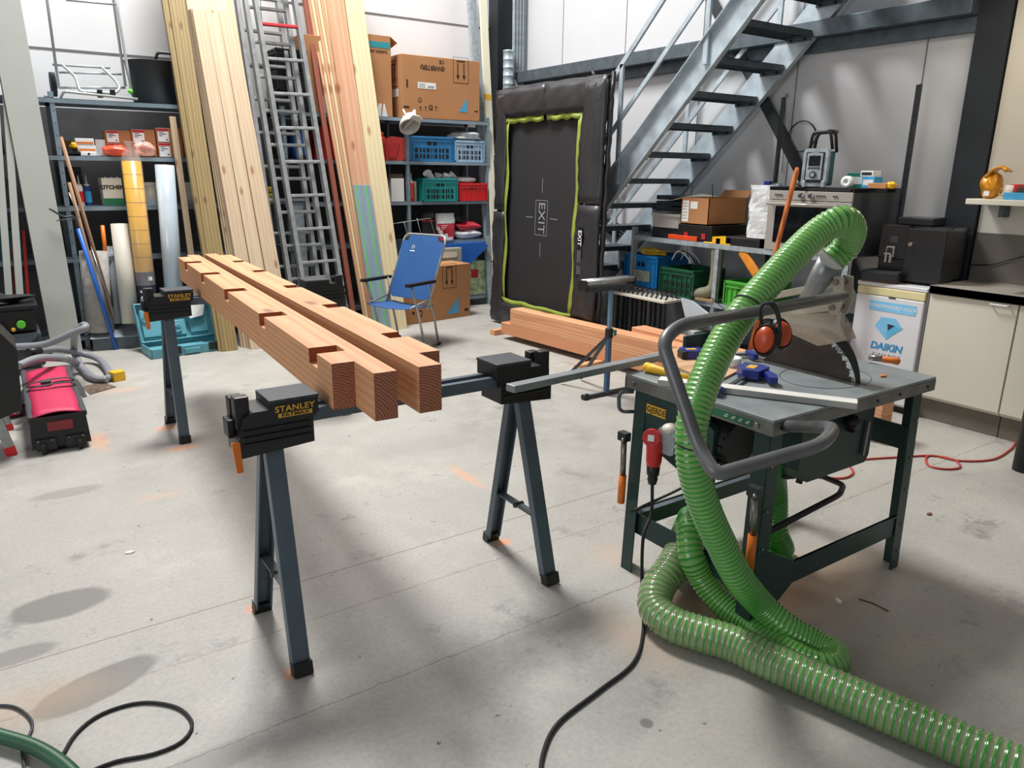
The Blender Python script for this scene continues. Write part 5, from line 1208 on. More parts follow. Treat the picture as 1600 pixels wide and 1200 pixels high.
# ---------------------------------------------------------------- left floor group
# dust extractor
va = thing('dust_extractor', 'black workshop dust extractor with green knobs at the left edge', 'vacuum', (-.02, 7.15, 0))
vy = 6.9
def vp(px, py, y=vy): return P(px, py, y=y)
a = vp(-60, 540); c = vp(52, 470)
M('vacgrey', '3c3b44', .4, 0, .1, 6); M('vacred', '7d1f28', .4)
MB().box((-.33, vy, .06), (.2, vy+.45, .33), 'vacgrey').build('lower_body', parent=va, bev=.02)
MB().box((-.33, vy+.01, .345), (.18, vy+.45, .52), 'black').build('upper_body', parent=va, bev=.012)
MB().box((-.35, vy-.01, .52), (.205, vy+.46, .555), 'black').build('lid', parent=va, bev=.008)
lump('filter_bag', None, None, (-.08, vy+.2, .555), (.4, .3, .07), 'rubber', parent=va, seed=6, amp=.25)
MB(FX(0, vy, 0)).prism([(-.3, .2), (.02, .2), (.1, .24), (.17, .3), (.18, .335), (-.3, .335)], 0, .012, 'galvdark').build('control_panel', parent=va, bev=.003)
for px_, py_, r_, mt in ((33, 507, .03, 'inkgreen'), (21, 515, .014, 'inkyellow'), (2, 513, .028, 'black')):
    q = vp(px_, py_, vy-.012); MB().cyl(q+V3((0, .01, 0)), q-V3((0, .018, 0)), r_, mt, 22).build('knob', parent=va, label={'inkgreen': 'green knob', 'inkyellow': 'small pale green knob', 'black': 'black socket'}[mt], bev=.002)
text(va, 'lettering', 'FESTOOL', .035, 'inkgreen', FX(vp(27, 529).x, vy-.004, vp(27, 529).z), .001)
for x_ in (-.28, .14): MB().cyl((x_-.02, vy+.05, .05), (x_+.02, vy+.05, .05), .05, 'rubber', 20).build('wheel', parent=va)
# red wheeled bag
M('baggrey', '3c3d42', .7, 0, .15, 14); M('bagtrim', '17171a', .6, 0, .1, 8)
BNL, BNR = P(52, 712, z=0), P(138, 704, z=0)
far_ = P(66, 572, z=.215); far_.z = 0; yd_ = (far_-(BNL+BNR)/2).normalized(); xdir = V3((yd_.y, -yd_.x, 0)); XB_ = FR((BNL.x, BNL.y, 0), xdir, (-xdir.y, xdir.x, 0)); bw = .30; bl = 1.3; bh = .215
bg = thing('wheeled_bag', 'crimson and black wheeled tool bag lying on the floor at the left', 'bag', tuple(XB_ @ V3((bw/2, bl/2, 0))))
MB(XB_).prism([(0, .03), (bw, .03), (bw-.01, bh), (.01, bh)], -bl, 0, 'bagtrim', RX(pi/2)).build('body', parent=bg, bev=.025)
m = MB(XB_); n = 10; vs = []
for i in range(n+1):
    for j in range(7):
        u, v = j/6, i/n; vs.append((.03+u*(bw-.06), .01+v*(bl-.1), bh+.004+.014*math.sin(pi*u)+.006*math.sin(v*17+u*3)))
m.add(vs, [(i*7+j, i*7+j+1, (i+1)*7+j+1, (i+1)*7+j) for i in range(n) for j in range(6)], 'pink', True); m.build('top_panel', parent=bg, solid=.006, label='crimson top panel')
for xx in (.0, bw-.035): MB(XB_).box((xx, .02, bh-.03), (xx+.035, bl-.03, bh+.008), 'baggrey').build('side_panel', parent=bg, bev=.01)
MB(XB_).box((.09, -.006, bh-.085), (.22, .002, bh-.03), 'vacred').build('front_pocket', parent=bg, label='small dark red front pocket', bev=.002)
for xx in (.02, .17): MB(XB_).box((xx, -.012, .02), (xx+.105, .0, .09), 'black').build('wheel_plate', parent=bg, bev=.004)
for xx in (.055, .24): MB(XB_).cyl((xx-.012, -.005, .035), (xx+.012, -.005, .035), .035, 'rubber', 18).build('wheel', parent=bg)
for xx in (.035, .105, .19, .26): MB(XB_).ball((xx, -.014, .08), .006, 'steel', 6).build('rivet', parent=bg)
for yy, dz in ((.62, 0), (.75, .01)):
    pts = [(-.05, yy-.05, .1), (.02, yy, bh+.01), (.13, yy-.04, bh+.045), (.2, yy+.0, bh+.04), (bw-.01, yy+.02, bh+.02), (bw+.03, yy-.05, .15)]
    sp = spline([XB_ @ V3(p) for p in pts]); m = MB()
    for a, c in zip(sp, sp[1:]): m.bar(a, c, .03, .004, 'baggrey')
    m.build('carry_strap', parent=bg)
MB(XB_).box((.1, .66, bh+.03), (.16, .72, bh+.05), 'baggrey').build('buckle', parent=bg, bev=.004)
# black board at the very left, red bag beneath, step ladder feet
q = [P(-40, 500, y=4.9), P(2, 522, y=4.9), P(26, 545, y=4.9), P(36, 640, y=4.9), P(0, 655, y=4.9), P(-60, 660, y=4.9)]
MB(FR((0, 4.9, 0), (1, 0, 0), (0, 0, 1))).prism([(p.x, p.z) for p in q], -.35, 0, 'black').build('black_bin', 'large black angular bin at the left edge in front of the bag', 'bin', bev=.004)
lump('red_bag', 'dark red bag on the floor under the black bin at the left edge', 'bag', tuple(P(18, 652, z=0)+V3((-.02, .05, 0))), (.2, .2, .07), 'vacred', seed=9)
sl = thing('step_ladder', 'aluminium step ladder with red feet at the left edge of the floor', 'step ladder', tuple(P(-20, 700, z=0)))
for (b, t) in (((19, 711), (-22, 610)), ((14, 672), (-10, 600))):
    p0 = P(*b, z=.0); p1 = P(*t, y=p0.y+.02); MB().bar(p0.lerp(p1, .12), p1, .05, .025, 'alu').build('leg', parent=sl, bev=.002); MB().bar(p0, p0.lerp(p1, .13), .056, .03, 'cratered').build('foot', parent=sl, bev=.003, label='red plastic foot')
# grey vacuum hose
M('hosegrey', '85868d', .5, 0, .06, 20)
g = [vp(-20, 545, 6.7), P(25, 542, y=6.6), P(70, 538, y=6.5), P(110, 522, y=6.4), P(133, 512, y=6.35), P(130, 508, y=6.5), P(118, 520, y=6.6), P(116, 548, z=.1), P(120, 560, z=.05), P(140, 588, z=.03), P(165, 592, z=.03), P(171, 584, z=.03), P(155, 562, z=.05), P(125, 552, z=.09), P(90, 546, z=.2), P(60, 548, z=.26)]
MB().tube(spline(g), .026, 'hosegrey', 12).build('vacuum_hose', 'smooth grey vacuum hose looping between the extractor and the bag', 'hose')
g = [P(28, 572, z=.36), P(60, 560, z=.36), P(95, 560, z=.25), P(118, 566, z=.1), P(128, 575, z=.05), P(150, 592, z=.03), P(168, 593, z=.03)]
MB().tube(spline(g), .026, 'hosegrey', 12).tube([P(44, 551, z=.31), P(62, 548, z=.3)], .03, 'black', 12).build('vacuum_hose', 'second grey vacuum hose lying over the far end of the crimson bag', 'hose')
a = P(184, 594, z=0); MB(T(a.x, a.y, 0) @ RZ(.3)).box((-.045, -.045, 0), (.045, .045, .075), 'yellow').build('yellow_block', 'small yellow block on the floor beside the grey hose', 'block', bev=.006)
M('mag', '6b5a4e', .4, 0, .6, 25); q = [P(140, 616, z=.004), P(150, 598, z=.004), P(182, 602, z=.004), P(143, 616, z=.004)]
MB().prism([(p.x, p.y) for p in (P(128, 605, z=0), P(141, 617, z=0), P(182, 605, z=0), P(158, 598, z=0))], .001, .006, 'mag').build('brown_leaflet', 'crumpled brown printed leaflet on the floor beside the crimson bag', 'leaflet')
# foreground cables and the dark green hose, lower left
def floorline(name, lb, cat, pts, r, mat): return MB().tube(spline([P(x, y, z=zz) for x, y, zz in pts]), r, mat, 10).build(name, lb, cat)
floorline('cable', 'black cable looped on the floor in the lower left foreground', 'cable', [(95, 1185, .006), (120, 1145, .006), (160, 1115, .006), (220, 1098, .006), (275, 1105, .006), (300, 1130, .006), (285, 1158, .006), (240, 1178, .006), (180, 1190, .006), (130, 1210, .006)], .0055, 'rubber')
floorline('cable', 'thin grey cable bend at the lower left corner of the floor', 'cable', [(-20, 1102, .006), (20, 1104, .006), (45, 1120, .006), (50, 1140, .006), (35, 1170, .006), (40, 1210, .006)], .0045, 'darksteel')
M('hosedk', '1c2420', .5, 0, .1, 6); M('hosedkrib', '245a3a', .4)
hose('green_black_hose', [P(-60, 1135, z=.03), P(0, 1150, z=.03), P(60, 1170, z=.03), P(110, 1205, z=.03), P(140, 1250, z=.03)], .019, 'dark green ribbed vacuum hose at the lower left corner', 'hose', ('hosedk', 'hosedkrib'), .008)
# ---------------------------------------------------------------- steel stairs
M('galvstair', 'aab7bf', .45, .2, .25, 7)
XL, XR = 4.72, 5.5
st = thing('steel_staircase', 'galvanised steel staircase rising along the panelled wall, open treads', 'staircase', ((XL+XR)/2, 5.3, 0))
rise, run = .226, .2335
zt0, yt0 = 2.68, 4.03
def stp(i): return yt0+run*i, zt0-rise*i      # i = 0 the tread at the top of the picture
m_ = math.atan2(rise, run)
for xx, nm in ((XL-.01, 'left'), (XR+.01, 'right')):
    y0_, z0_ = stp(-5); y1_, z1_ = stp(11.2)
    X = FR((xx, y1_, z1_), (0, y0_-y1_, z0_-z1_), None, (1, 0, 0)); ln = math.hypot(y0_-y1_, z0_-z1_)
    s = 1 if nm == 'left' else -1
    m = MB(X).box((-.12, -.115, -.004), (ln, .115, .004), 'galvstair').box((-.12, .107, -.0), (ln, .115, -s*.05 if False else s*-.045), 'galvstair').box((-.12, -.115, 0), (ln, -.107, s*-.045), 'galvstair')
    m.build('stringer', parent=st)
for i in range(-4, 12):
    y_, z_ = stp(i)
    m = MB().box((XL, y_-.11, z_-.004), (XR, y_+.13, z_), 'galvdark').box((XL, y_-.11, z_-.045), (XR, y_-.104, z_), 'galvdark').box((XL, y_+.124, z_-.045), (XR, y_+.13, z_), 'galvdark')
    for k in range(1, 8): m.box((XL+.002, y_-.11+.03*k, z_-.03), (XR-.002, y_-.107+.03*k, z_-.004), 'galvdark')
    for xx, s in ((XL, 1), (XR, -1)): m.box((xx, y_-.1, z_-.07), (xx+s*.006, y_+.12, z_), 'galvdark')
    t_ = m.build('tread', parent=st)
    for xx, s in ((XR-.004, -1),):
        for yy in (-.05, .08): MB().cyl((xx+s*.012, y_+yy, z_-.055), (xx, y_+yy, z_-.055), .011, 'black', 8).build('bolt', parent=t_)
# handrails, both sides
def rail(p, q, w_, par, nm='handrail'): return MB().bar(p, q, w_, w_*.5, 'galvstair', (1, 0, 0)).build(nm, parent=par, bev=.002)
off = V3((0, 0, .95)); 
for xx in (XL-.03, XR+.03):
    a, c = V3((xx, stp(10.5)[0], stp(10.5)[1])), V3((xx, stp(-4)[0], stp(-4)[1]))
    rail(a+off, c+off, .045, st); rail(a+off*.52, c+off*.52, .04, st, 'middle_rail')
    for i in (9, 5, 1, -3):
        b = V3((xx, stp(i)[0], stp(i)[1])); rail(b-V3((0, 0, .05)), b+off, .045, st, 'rail_post')

# ---------------------------------------------------------------- upright trampoline
M('padblack', '29292d', .45, 0, .15, 6, coat=.1, bump=.9); M('lime', '8c9c3e', .5, 0, .08, 6); M('net', '202022', .7, 0, .1, 60)
ty0, ty1, tx = 5.13, 6.87, 4.47
tr = thing('trampoline', 'black rectangular trampoline with a lime green border leaning upright against the stairs', 'trampoline', (4.55, 6.0, 0))
lean_ = Matrix.Identity(4); lean_[0][2] = .025
XT = lean_ @ FR((tx, ty1, .03), (0, -1, 0), None, (-1, 0, 0))   # x to the right seen from the camera, y up, z to the viewer
XT = lean_ @ FR((tx, ty1, .03), (0, -1, 0), (0, 0, 1))
W_, H_ = ty1-ty0, 2.36
def tq(px, py): 
    p = P(px, py, x=tx+.02); return (ty1-p.y, p.z-.03)
# the pads: eight wedges around the opening
io = (.21, .21, W_-.33, H_-.27)      # inner opening (x0,y0,x1,y1) including the lime border
oi = rrect(W_, H_, .12, 4); 
def wob(u, v, s=1): return .010*math.sin(9*u+4*v)*s+.006*math.sin(23*v-11*u)*s
def pad(x0, y0, x1, y1, corners=None):
    n, k = 14, 5; m = MB(XT); vs = []
    for i in range(n+1):
        for j in range(k+1):
            u, v = i/n, j/k; x = x0+(x1-x0)*(u if (x1-x0) > (y1-y0) else v); y = y0+(y1-y0)*(v if (x1-x0) > (y1-y0) else u)
            vs.append((x, y, .04+.012*math.sin(pi*v)+wob(x*2, y*2)))
    fs = [(i*(k+1)+j, (i+1)*(k+1)+j, (i+1)*(k+1)+j+1, i*(k+1)+j+1) for i in range(n) for j in range(k)]
    m.add(vs, fs, 'padblack', True); return m.build('pad', parent=tr, solid=.03)
x0, y0_, x1, y1_ = io
pad(.02, H_*.5, x0, H_-.05); pad(.02, .02, x0, H_*.5-.02)
pad(x1, H_*.55, W_-.01, H_-.03); pad(x1, .22, W_-.01, H_*.55-.015); pad(x1, .02, W_-.01, .2)
pad(.03, y1_, W_*.5-.01, H_); pad(W_*.5, y1_, W_-.02, H_); pad(.03, 0, W_*.5, y0_); pad(W_*.5, 0, W_-.03, y0_)
m = MB(XT)
for k in range(4):
    pass
bd = .055
for (a, c) in (((x0, y0_), (x0+bd, y1_)), ((x1-bd, y0_), (x1, y1_)), ((x0, y1_-bd), (W_*.5-.03, y1_)), ((W_*.5+.03, y1_-bd), (x1, y1_)), ((x0, y0_), (x1, y0_+bd))):
    n = 14; vs = []
    L0 = max(c[0]-a[0], c[1]-a[1]); hz = (c[0]-a[0]) > (c[1]-a[1])
    for i in range(n+1):
        for j in (0, 1):
            u = i/n; wv = .008*math.sin(u*19+a[0]*7)
            x = a[0]+(c[0]-a[0])*(u if hz else j); y = a[1]+(c[1]-a[1])*(j if hz else u)
            vs.append((x+(0 if hz else wv), y+(wv if hz else 0), .045+wob(x*2, y*2)))
    m.add(vs, [(2*i, 2*i+2, 2*i+3, 2*i+1) for i in range(n)], 'lime', True)
m.build('lime_border', parent=tr, solid=.002, label='lime green border')
MB(XT).box((x0-.03, y0_-.03, -.004), (x1+.03, y1_+.03, .004), 'net').build('jumping_mat', parent=tr)
M('marks', '8f9193', .6)
cx, cy = (x0+x1)/2-.0, (y0_+y1_)/2-.02
m = MB(XT)
for a, c in (((cx-.1, cy-.17), (cx+.1, cy-.165)), ((cx-.1, cy+.165), (cx+.1, cy+.17)), ((cx-.1, cy-.17), (cx-.095, cy+.17)), ((cx+.095, cy-.17), (cx+.1, cy+.17)), ((cx-.003, cy+.24), (cx+.003, cy+.38)), ((cx-.003, cy-.38), (cx+.003, cy-.24)), ((cx+.14, cy-.003), (cx+.26, cy+.003)), ((cx-.26, cy-.003), (cx-.14, cy+.003))):
    m.box((*a, .005), (*c, .0065), 'marks')
m.build('mat_print', parent=tr)
text(tr, 'lettering', 'EXIT', .15, 'marks', XT @ T(cx, cy, .006) @ RZ(-pi/2), .0)
lx, ly = W_-.2, .86
MB(XT).prism([(lx-.04+p[0]*1, ly+p[1]) for p in rrect(.07, .46, .02)], .066, .072, 'black').build('pad_label', parent=tr)
text(tr, 'lettering', 'EXIT', .07, 'paper', XT @ T(lx-.04, ly+.13, .0735) @ RZ(-pi/2), .0008)
m = MB(XT)
for k in range(3): m.box((lx-.06+.02*k, ly-.2, .0722), (lx-.055+.02*k, ly+.02, .0735), 'marks')
m.build('label_print', parent=tr)
MB(XT).tube(rnd([(.03, .03, -.02), (.03, H_-.02, -.02), (W_-.03, H_-.02, -.02), (W_-.03, .03, -.02), (.03, .03, -.02)], .15), .024, 'black', 12).build('frame_tube', parent=tr)
m = MB(XT); n = 40
rp_ = rnd([(W_-.0, .05, 0), (W_-.0, H_-.0, 0), (0.1, H_+.01, 0)], .12, 6)
sp = spline(rp_, .03); m.tube([p+V3((.003*math.sin(i*.7), .003*math.sin(i*.5), .004*math.sin(i*.9))) for i, p in enumerate(sp)], .022, 'padblack', 8); m.build('edge_sleeve', parent=tr)
m = MB()
for q in ((.3, H_), (W_-.25, H_)):
    MB(XT).cyl((q[0], q[1]-.02, -.03), (q[0]-.08, q[1]+.09, -.03), .014, 'black', 10).build('pole_stub', parent=tr)
for q in ((0, 1.72), (0, .62)): MB(XT).cyl((-.05, q[1], .02), (.02, q[1], .02), .008, 'black', 8).build('peg', parent=tr)

# ---------------------------------------------------------------- timber pile
WOOD('pile', 'dba47c', 'c98c63', 'Y', 16, (.03, 0, -.1), kn=.8); WOOD('pile2', 'd69a72', 'bf7a50', 'Y', 28, (.02, 0, .04), knots=False)
f0, f1 = P(783, 521, z=.05), V3((4.33, 2.3, .05))
d = (f1-f0); d.z = 0; XP = FR((f0.x, f0.y, 0), (-d.y, d.x, 0) if -d.y > 0 else (d.y, -d.x, 0), d*-1)
Lp = d.length
def pb(nm, lb, x0, x1, y0, y1, z0, z1, mt): return MB(XP).box((x0, y0, z0), (x1, y1, z1), mt).build(nm, lb, 'beam', basis=XP @ T((x0+x1)/2, (y0+y1)/2, z0), bev=.003)
pb('timber_beam', 'lower planed beam of the pile on the floor before the trampoline', 0, .15, -Lp, 0, .055, .165, 'pile2')
pb('timber_beam', 'upper planed beam with knots on the pile before the trampoline', .0, .15, -Lp-.0, -.14, .166, .32, 'pile')
pb('timber_beam', 'beam behind the upper one, its square end sticking out at the far left of the pile', .155, .3, -Lp+.5, .02, .166, .27, 'pile')
pb('timber_beam', 'rear lower beam of the pile, mostly hidden by the front ones', .155, .3, -Lp+.5, -.1, .055, .16, 'pile')
q = P(1195, 560, x=4.45)
MB().box((4.4, q.y, .16), (4.55, 4.6, .33), 'pile').build('timber_beam', 'short separate beam ending behind the ear defenders', 'beam', bev=.003)
MB().box((4.42, q.y+.1, 0), (4.53, q.y+.25, .159), 'pile2').build('timber_bearer', 'short bearer under the near end of the separate beam', 'timber block')
a = P(893, 580, z=0)
for yy, xx in ((a.y, -.28), (a.y-2.2, -.02), (a.y+1.55, .02)):
    lx_ = (XP.inverted() @ V3((4.2, yy, 0))).y
    MB(XP).box((xx, lx_-.03, 0), (.32, lx_+.04, .054), 'pile').build('timber_bearer', {-.28: 'short timber bearer sticking out from under the pile towards the camera', -.02: 'timber bearer under the near end of the pile', .02: 'timber bearer under the far end of the pile'}[xx], 'timber block', bev=.002)

# ---------------------------------------------------------------- roller stand
rs = thing('roller_stand', 'blue grey roller stand with steel rollers and a teal clamp knob', 'roller stand', (3.6, 4.0, 0))
M('standsteel', '3f5f80', .4, .3); M('standblue', '6f8fa6', .4, .4, .1, 8)
sy = 4.0; sx = P(948, 600, y=sy).x
b0, b1 = P(914, 618, y=sy-.0), P(995, 619, y=sy-.0)
m = MB().cyl((b0.x, sy, .02), (b1.x+.1, sy, .02), .017, 'darksteel', 12); m.build('base_bar', parent=rs)
for x_ in (b0.x, b1.x+.1): MB().cyl((x_-.02, sy, .02), (x_+.025, sy, .02), .023, 'black', 12).build('end_cap', parent=rs)
zc = P(948, 520, y=sy).z
MB().box((sx-.017, sy-.017, .02), (sx+.017, sy+.017, zc), 'standsteel').build('lower_tube', parent=rs, bev=.003); MB().box((sx-.013, sy-.013, zc), (sx+.013, sy+.013, .82), 'standblue').build('inner_tube', parent=rs, bev=.002)
MB().box((sx-.022, sy-.022, zc-.04), (sx+.022, sy+.022, zc+.03), 'black').build('collar', parent=rs, bev=.003)
MB().cyl((sx+.02, sy, zc+.005), (sx+.065, sy, zc+.005), .011, 'crateteal' if 'crateteal' in MATS else 'teal', 12).cyl((sx+.06, sy, zc+.012), (sx+.06, sy, zc-.03), .01, 'teal', 10).build('clamp_knob', parent=rs, label='teal clamp knob')
for s in (-1, 1): MB().bar((sx-.01, sy+.0, zc-.03), (sx+s*.1, sy+.42, .02), .02, .02, 'darksteel').build('rear_leg', parent=rs)
r0_, r1_ = P(912, 438, y=sy), P(985, 437, y=sy)
MB().box((r0_.x, sy-.05, .795), (r1_.x, sy+.05, .825), 'darksteel').box((r0_.x-.012, sy-.05, .8), (r0_.x-.004, sy+.05, .875), 'black').box((r1_.x+.004, sy-.05, .8), (r1_.x+.012, sy+.05, .875), 'black').build('head_frame', parent=rs, bev=.001)
for yy in (-.028, .028): MB().cyl((r0_.x, sy+yy, .86), (r1_.x, sy+yy, .86), .019, 'alu', 20).build('roller', parent=rs)

# ---------------------------------------------------------------- right rack, stove and all that stands there
RX_ = 4.9; RD = .55
rk = thing('steel_workbench_rack', 'grey steel rack carrying the stove along the panelled wall', 'shelving rack', (RX_+RD/2, 4.1, 0))
RY0, RY1 = 2.995, 5.19
for yy, top in ((3.017, 1.04), (4.17, 1.09), (5.17, 1.12)):
    MB().box((RX_, yy-.022, 0), (RX_+.003, yy+.022, top), 'galv').box((RX_, yy-.022, 0), (RX_+.035, yy-.019, top), 'galv').build('post', parent=rk)
MB().box((RX_+RD-.003, 3.78, 0), (RX_+RD, 3.82, 2.12), 'darksteel').build('tall_post', parent=rk)
for yy, top in ((3.8, 2.0), (2.73, 2.1)):
    q0 = P(1225, 152, x=RX_+RD) if yy > 3 else P(1437, 132, x=RX_+RD)
    m = MB().box((RX_+RD-.003, q0.y-.022, 0), (RX_+RD, q0.y+.022, q0.z), 'darksteel').box((RX_+RD-.035, q0.y-.022, 0), (RX_+RD, q0.y-.019, q0.z), 'darksteel')
    for k in range(34): m.box((RX_+RD-.0045, q0.y-.006, .3+.055*k), (RX_+RD-.003, q0.y+.006, .318+.055*k), 'black')
    m.build('tall_post', parent=rk)
bpy.data.objects.remove([o for o in rk.children if o.name.startswith('tall_post')][0])
for z_ in (1.045, .56, .12):
    ya = RY0 if z_ > 1 else RY0
    MB().box((RX_-.003, ya, z_-.04), (RX_, RY1, z_), 'galv').box((RX_, ya, z_-.004), (RX_+RD, RY1, z_), 'galvdark').box((RX_+RD-.003, ya, z_-.035), (RX_+RD, RY1, z_), 'galv').build('shelf', parent=rk)
def R_(px, py, dx=0): return P(px, py, x=RX_+dx)
# stove
M('stovegrey', '4b5054', .4, .35, .05, 4); M('stainless', 'aaa69f', .36, .3, .04, 6); M('glassblack', '0e1013', .06, 0, .02, 3, coat=.6)
sy0, sy1, sz0, sz1 = 3.03, 3.71, 1.046, 1.515
so_ = thing('stove', 'free standing stainless steel stove with a dark glass oven door on the rack', 'stove', (RX_+.3, (sy0+sy1)/2, 1.046))
MB().box((RX_+.01, sy0, sz0), (RX_+.6, sy1, sz1-.02), 'stovegrey').build('body', parent=so_, bev=.004)
MB().box((RX_-.005, sy0-.004, sz1-.03), (RX_+.6, sy1+.004, sz1), 'blackgloss').build('hob', parent=so_, bev=.004)
MB().box((RX_-.006, sy0, sz1-.095), (RX_+.01, sy1, sz1-.03), 'stainless').build('control_panel', parent=so_, bev=.002)
MB().box((RX_-.008, sy0, sz0), (RX_+.01, sy1, sz1-.1), 'stainless').build('oven_door', parent=so_, bev=.003)
MB().box((RX_-.011, sy0+.07, sz0+.06), (RX_-.008, sy1-.07, sz1-.14), 'glassblack').build('door_glass', parent=so_, bev=.001)
MB().cyl((RX_-.05, sy0+.08, sz1-.125), (RX_-.05, sy1-.02, sz1-.125), .011, 'stainless', 14).cyl((RX_-.05, sy0+.1, sz1-.125), (RX_-.008, sy0+.1, sz1-.125), .007, 'stainless', 8).cyl((RX_-.05, sy1-.04, sz1-.125), (RX_-.008, sy1-.04, sz1-.125), .007, 'stainless', 8).build('door_handle', parent=so_)
for t in (.33, .45): MB().cyl((RX_-.03, sy1-.68*t-.06, sz1-.062), (RX_-.006, sy1-.68*t-.06, sz1-.062), .02, 'chrome', 18).build('knob', parent=so_, bev=.003)
for t in (.09, .115, .14, .165, .6, .63, .66, .69, .80, .83): MB().cyl((RX_-.014, sy1-.68*t, sz1-.06), (RX_-.006, sy1-.68*t, sz1-.06), .007, 'chrome', 10).build('button', parent=so_)
MB().box((RX_-.0065, sy0+.02, sz1-.022), (RX_-.005, sy1-.3, sz1-.008), 'antracite').build('display_strip', parent=so_)
# site radio
M('radiograe', '6a7378', .4, .2); M('radioteal', '0f4f5c', .45, 0, .08, 8)
ra = P(1262, 287, z=sz1); c = P(1290, 287, z=sz1)
rx0 = RX_+.02
yb = P(1266, 285, x=rx0).y
ra_ = thing('site_radio', 'teal and grey building site radio with a roll cage handle on the stove', 'radio', (rx0+.12, yb, sz1))
XR_ = T(rx0, yb-.03, sz1) @ RZ(math.radians(-90+14))   # local x right (seen from camera), -y front
WMr = WM[ra_]
hgt_ = .26; wd_ = .175
def rb(a, c, mt): return MB(XR_).box(a, c, mt)
rb((-wd_/2+.015, .01, .01), (wd_/2-.015, .17, hgt_-.01), 'radioteal').build('rear_body', parent=ra_, bev=.015)
MB(XR_).prism([(p[0], p[1]+hgt_/2+.005) for p in rrect(wd_, hgt_, .03)], -.0, .045, 'galv', T(0, .02, 0) @ RX(pi/2)).build('front_bezel', parent=ra_, bev=.006)
rb((-wd_/2+.022, -.03, .03), (wd_/2-.022, -.024, hgt_-.02), 'black').build('face_trim', parent=ra_, bev=.003)
rb((-.055, -.034, .05), (.055, -.029, hgt_-.03), 'galv').build('face_panel', parent=ra_, bev=.004)
rb((-.04, -.037, .145), (.04, -.033, .215), 'blackgloss').build('screen', parent=ra_)
for k in range(4): rb((-.042+.022*k, -.037, .125), (-.026+.022*k, -.033, .136), 'darksteel').build('button', parent=ra_)
q = XR_ @ V3((0, -.034, .085)); e = XR_ @ V3((0, -.05, .085)); MB().cyl(q, e, .024, 'darksteel', 22).cyl(e, e+(e-q)*.2, .014, 'galv', 18).build('dial', parent=ra_)
text(ra_, 'lettering', 'makita', .02, 'paper', FR(XR_ @ V3((0, -.0355, .232)), XR_.col[0].to_3d(), (0, 0, 1)), .0)
for pts in ([(-.08, .06, hgt_-.02), (-.065, .04, hgt_+.08), (-.05, .03, hgt_+.115), (.065, .03, hgt_+.12), (.085, .05, hgt_-.0)], [(-.08, .14, hgt_-.02), (-.065, .13, hgt_+.08), (-.05, .13, hgt_+.115), (.065, .13, hgt_+.12), (.085, .14, hgt_-.02)]):
    MB(XR_).tube(rnd(pts, .03), .011, 'black', 10).build('cage_bar', parent=ra_)
MB(XR_).cyl((.065, .01, hgt_+.12), (.065, .15, hgt_+.12), .014, 'black', 12).build('grip', parent=ra_)
for x_ in (-.075, .06): rb((x_, -.035, .0), (x_+.025, .0, .045), 'galv').build('corner_foot', parent=ra_, bev=.004)
# small boxes on the stove
def sbox(lb, px0, px1, py, h, dx, mt, dep=.1, dec=None, z=sz1, name='small_box', cat='box'):
    a, c = P(px0, py, x=RX_+dx), P(px1, py, x=RX_+dx)
    r = thing(name, lb, cat, (RX_+dx+dep/2, (a.y+c.y)/2, z)); MB().box((RX_+dx, c.y, z), (RX_+dx+dep, a.y, z+h), mt).build('body', parent=r, bev=.003)
    if dec: MB().box((RX_+dx-.001, c.y+.01, z+h*.25), (RX_+dx, a.y-.01, z+h*.75), dec).build('print', parent=r)
    return r
M('tealbox', '16806f', .5); M('skybox', '3f9fd0', .5)
sbox('teal glove box on the stove right of the radio', 1322, 1352, 287, .1, .22, 'tealbox', .12, 'paper')
sbox('light blue and white box on the stove beside the teal glove box', 1346, 1366, 287, .075, .2, 'skybox', .1, 'paper')
sbox('white carton standing on the light blue box', 1346, 1366, 260, .04, .2, 'paper', .1, 'darksteel', z=sz1+.076)
sbox('flat brown and white box on the right end of the stove', 1356, 1385, 289, .035, .1, 'cardboard', .1)
q = P(1325, 280, x=RX_+.06); MB(T(RX_+.06, q.y, sz1+.04) @ RY(-pi/2) @ RZ(.4)).lathe([(.012, -.02), (.012, .02), (.04, .02), (.04, -.02), (.012, -.02)], 'white', None, 26).build('tape_roll', 'white tape roll standing on edge on the stove right of the radio', 'tape')
lump('yellow_rag', 'small yellow bag on the right end of the stove', 'bag', (RX_+.12, P(1391, 285, x=RX_+.1).y, sz1), (.06, .05, .045), 'yellow', seed=4)
lump('tool_heap', 'heap of small bright tools on the left end of the stove', 'tools', (RX_+.3, sy1-.12, sz1), (.2, .18, .03), 'steel', seed=14, amp=.3)
# white rubble bag, left of the stove
a, c = R_(1160, 340, -.03), R_(1203, 340, -.03)
wb = sack('rubble_bag', 'white crumpled plastic bag standing on the rack left of the stove', 0, .26, 0, 0, .36, 'bagwhite', 'bagwhite', .2, seed=5)
bpy.data.objects.remove(wb.children[0]); wb.location = (RX_+.1, (a.y+c.y)/2, 1.12); WM[wb] = T(RX_+.1, (a.y+c.y)/2, 1.12)
m = MB(); n = 12; nk = 24; yc, ww = (a.y+c.y)/2, abs(a.y-c.y)/2
random.seed(3)
for i in range(n+1):
    for k in range(nk):
        f = 2*pi*k/nk; ca, sa = math.cos(f), math.sin(f); q = 1+.05*math.sin(3*f+i*1.1)+random.uniform(-.035, .035)
        m.v.append(V3((RX_+.1+math.copysign(abs(ca)**.6, ca)*.1*q, yc+math.copysign(abs(sa)**.6, sa)*ww*q, 1.12+.40*i/n)))
for i in range(n):
    for k in range(nk): m.f.append([i*nk+k, i*nk+(k+1) % nk, (i+1)*nk+(k+1) % nk, (i+1)*nk+k]); m.m.append('bagwhite'); m.s.append(False)
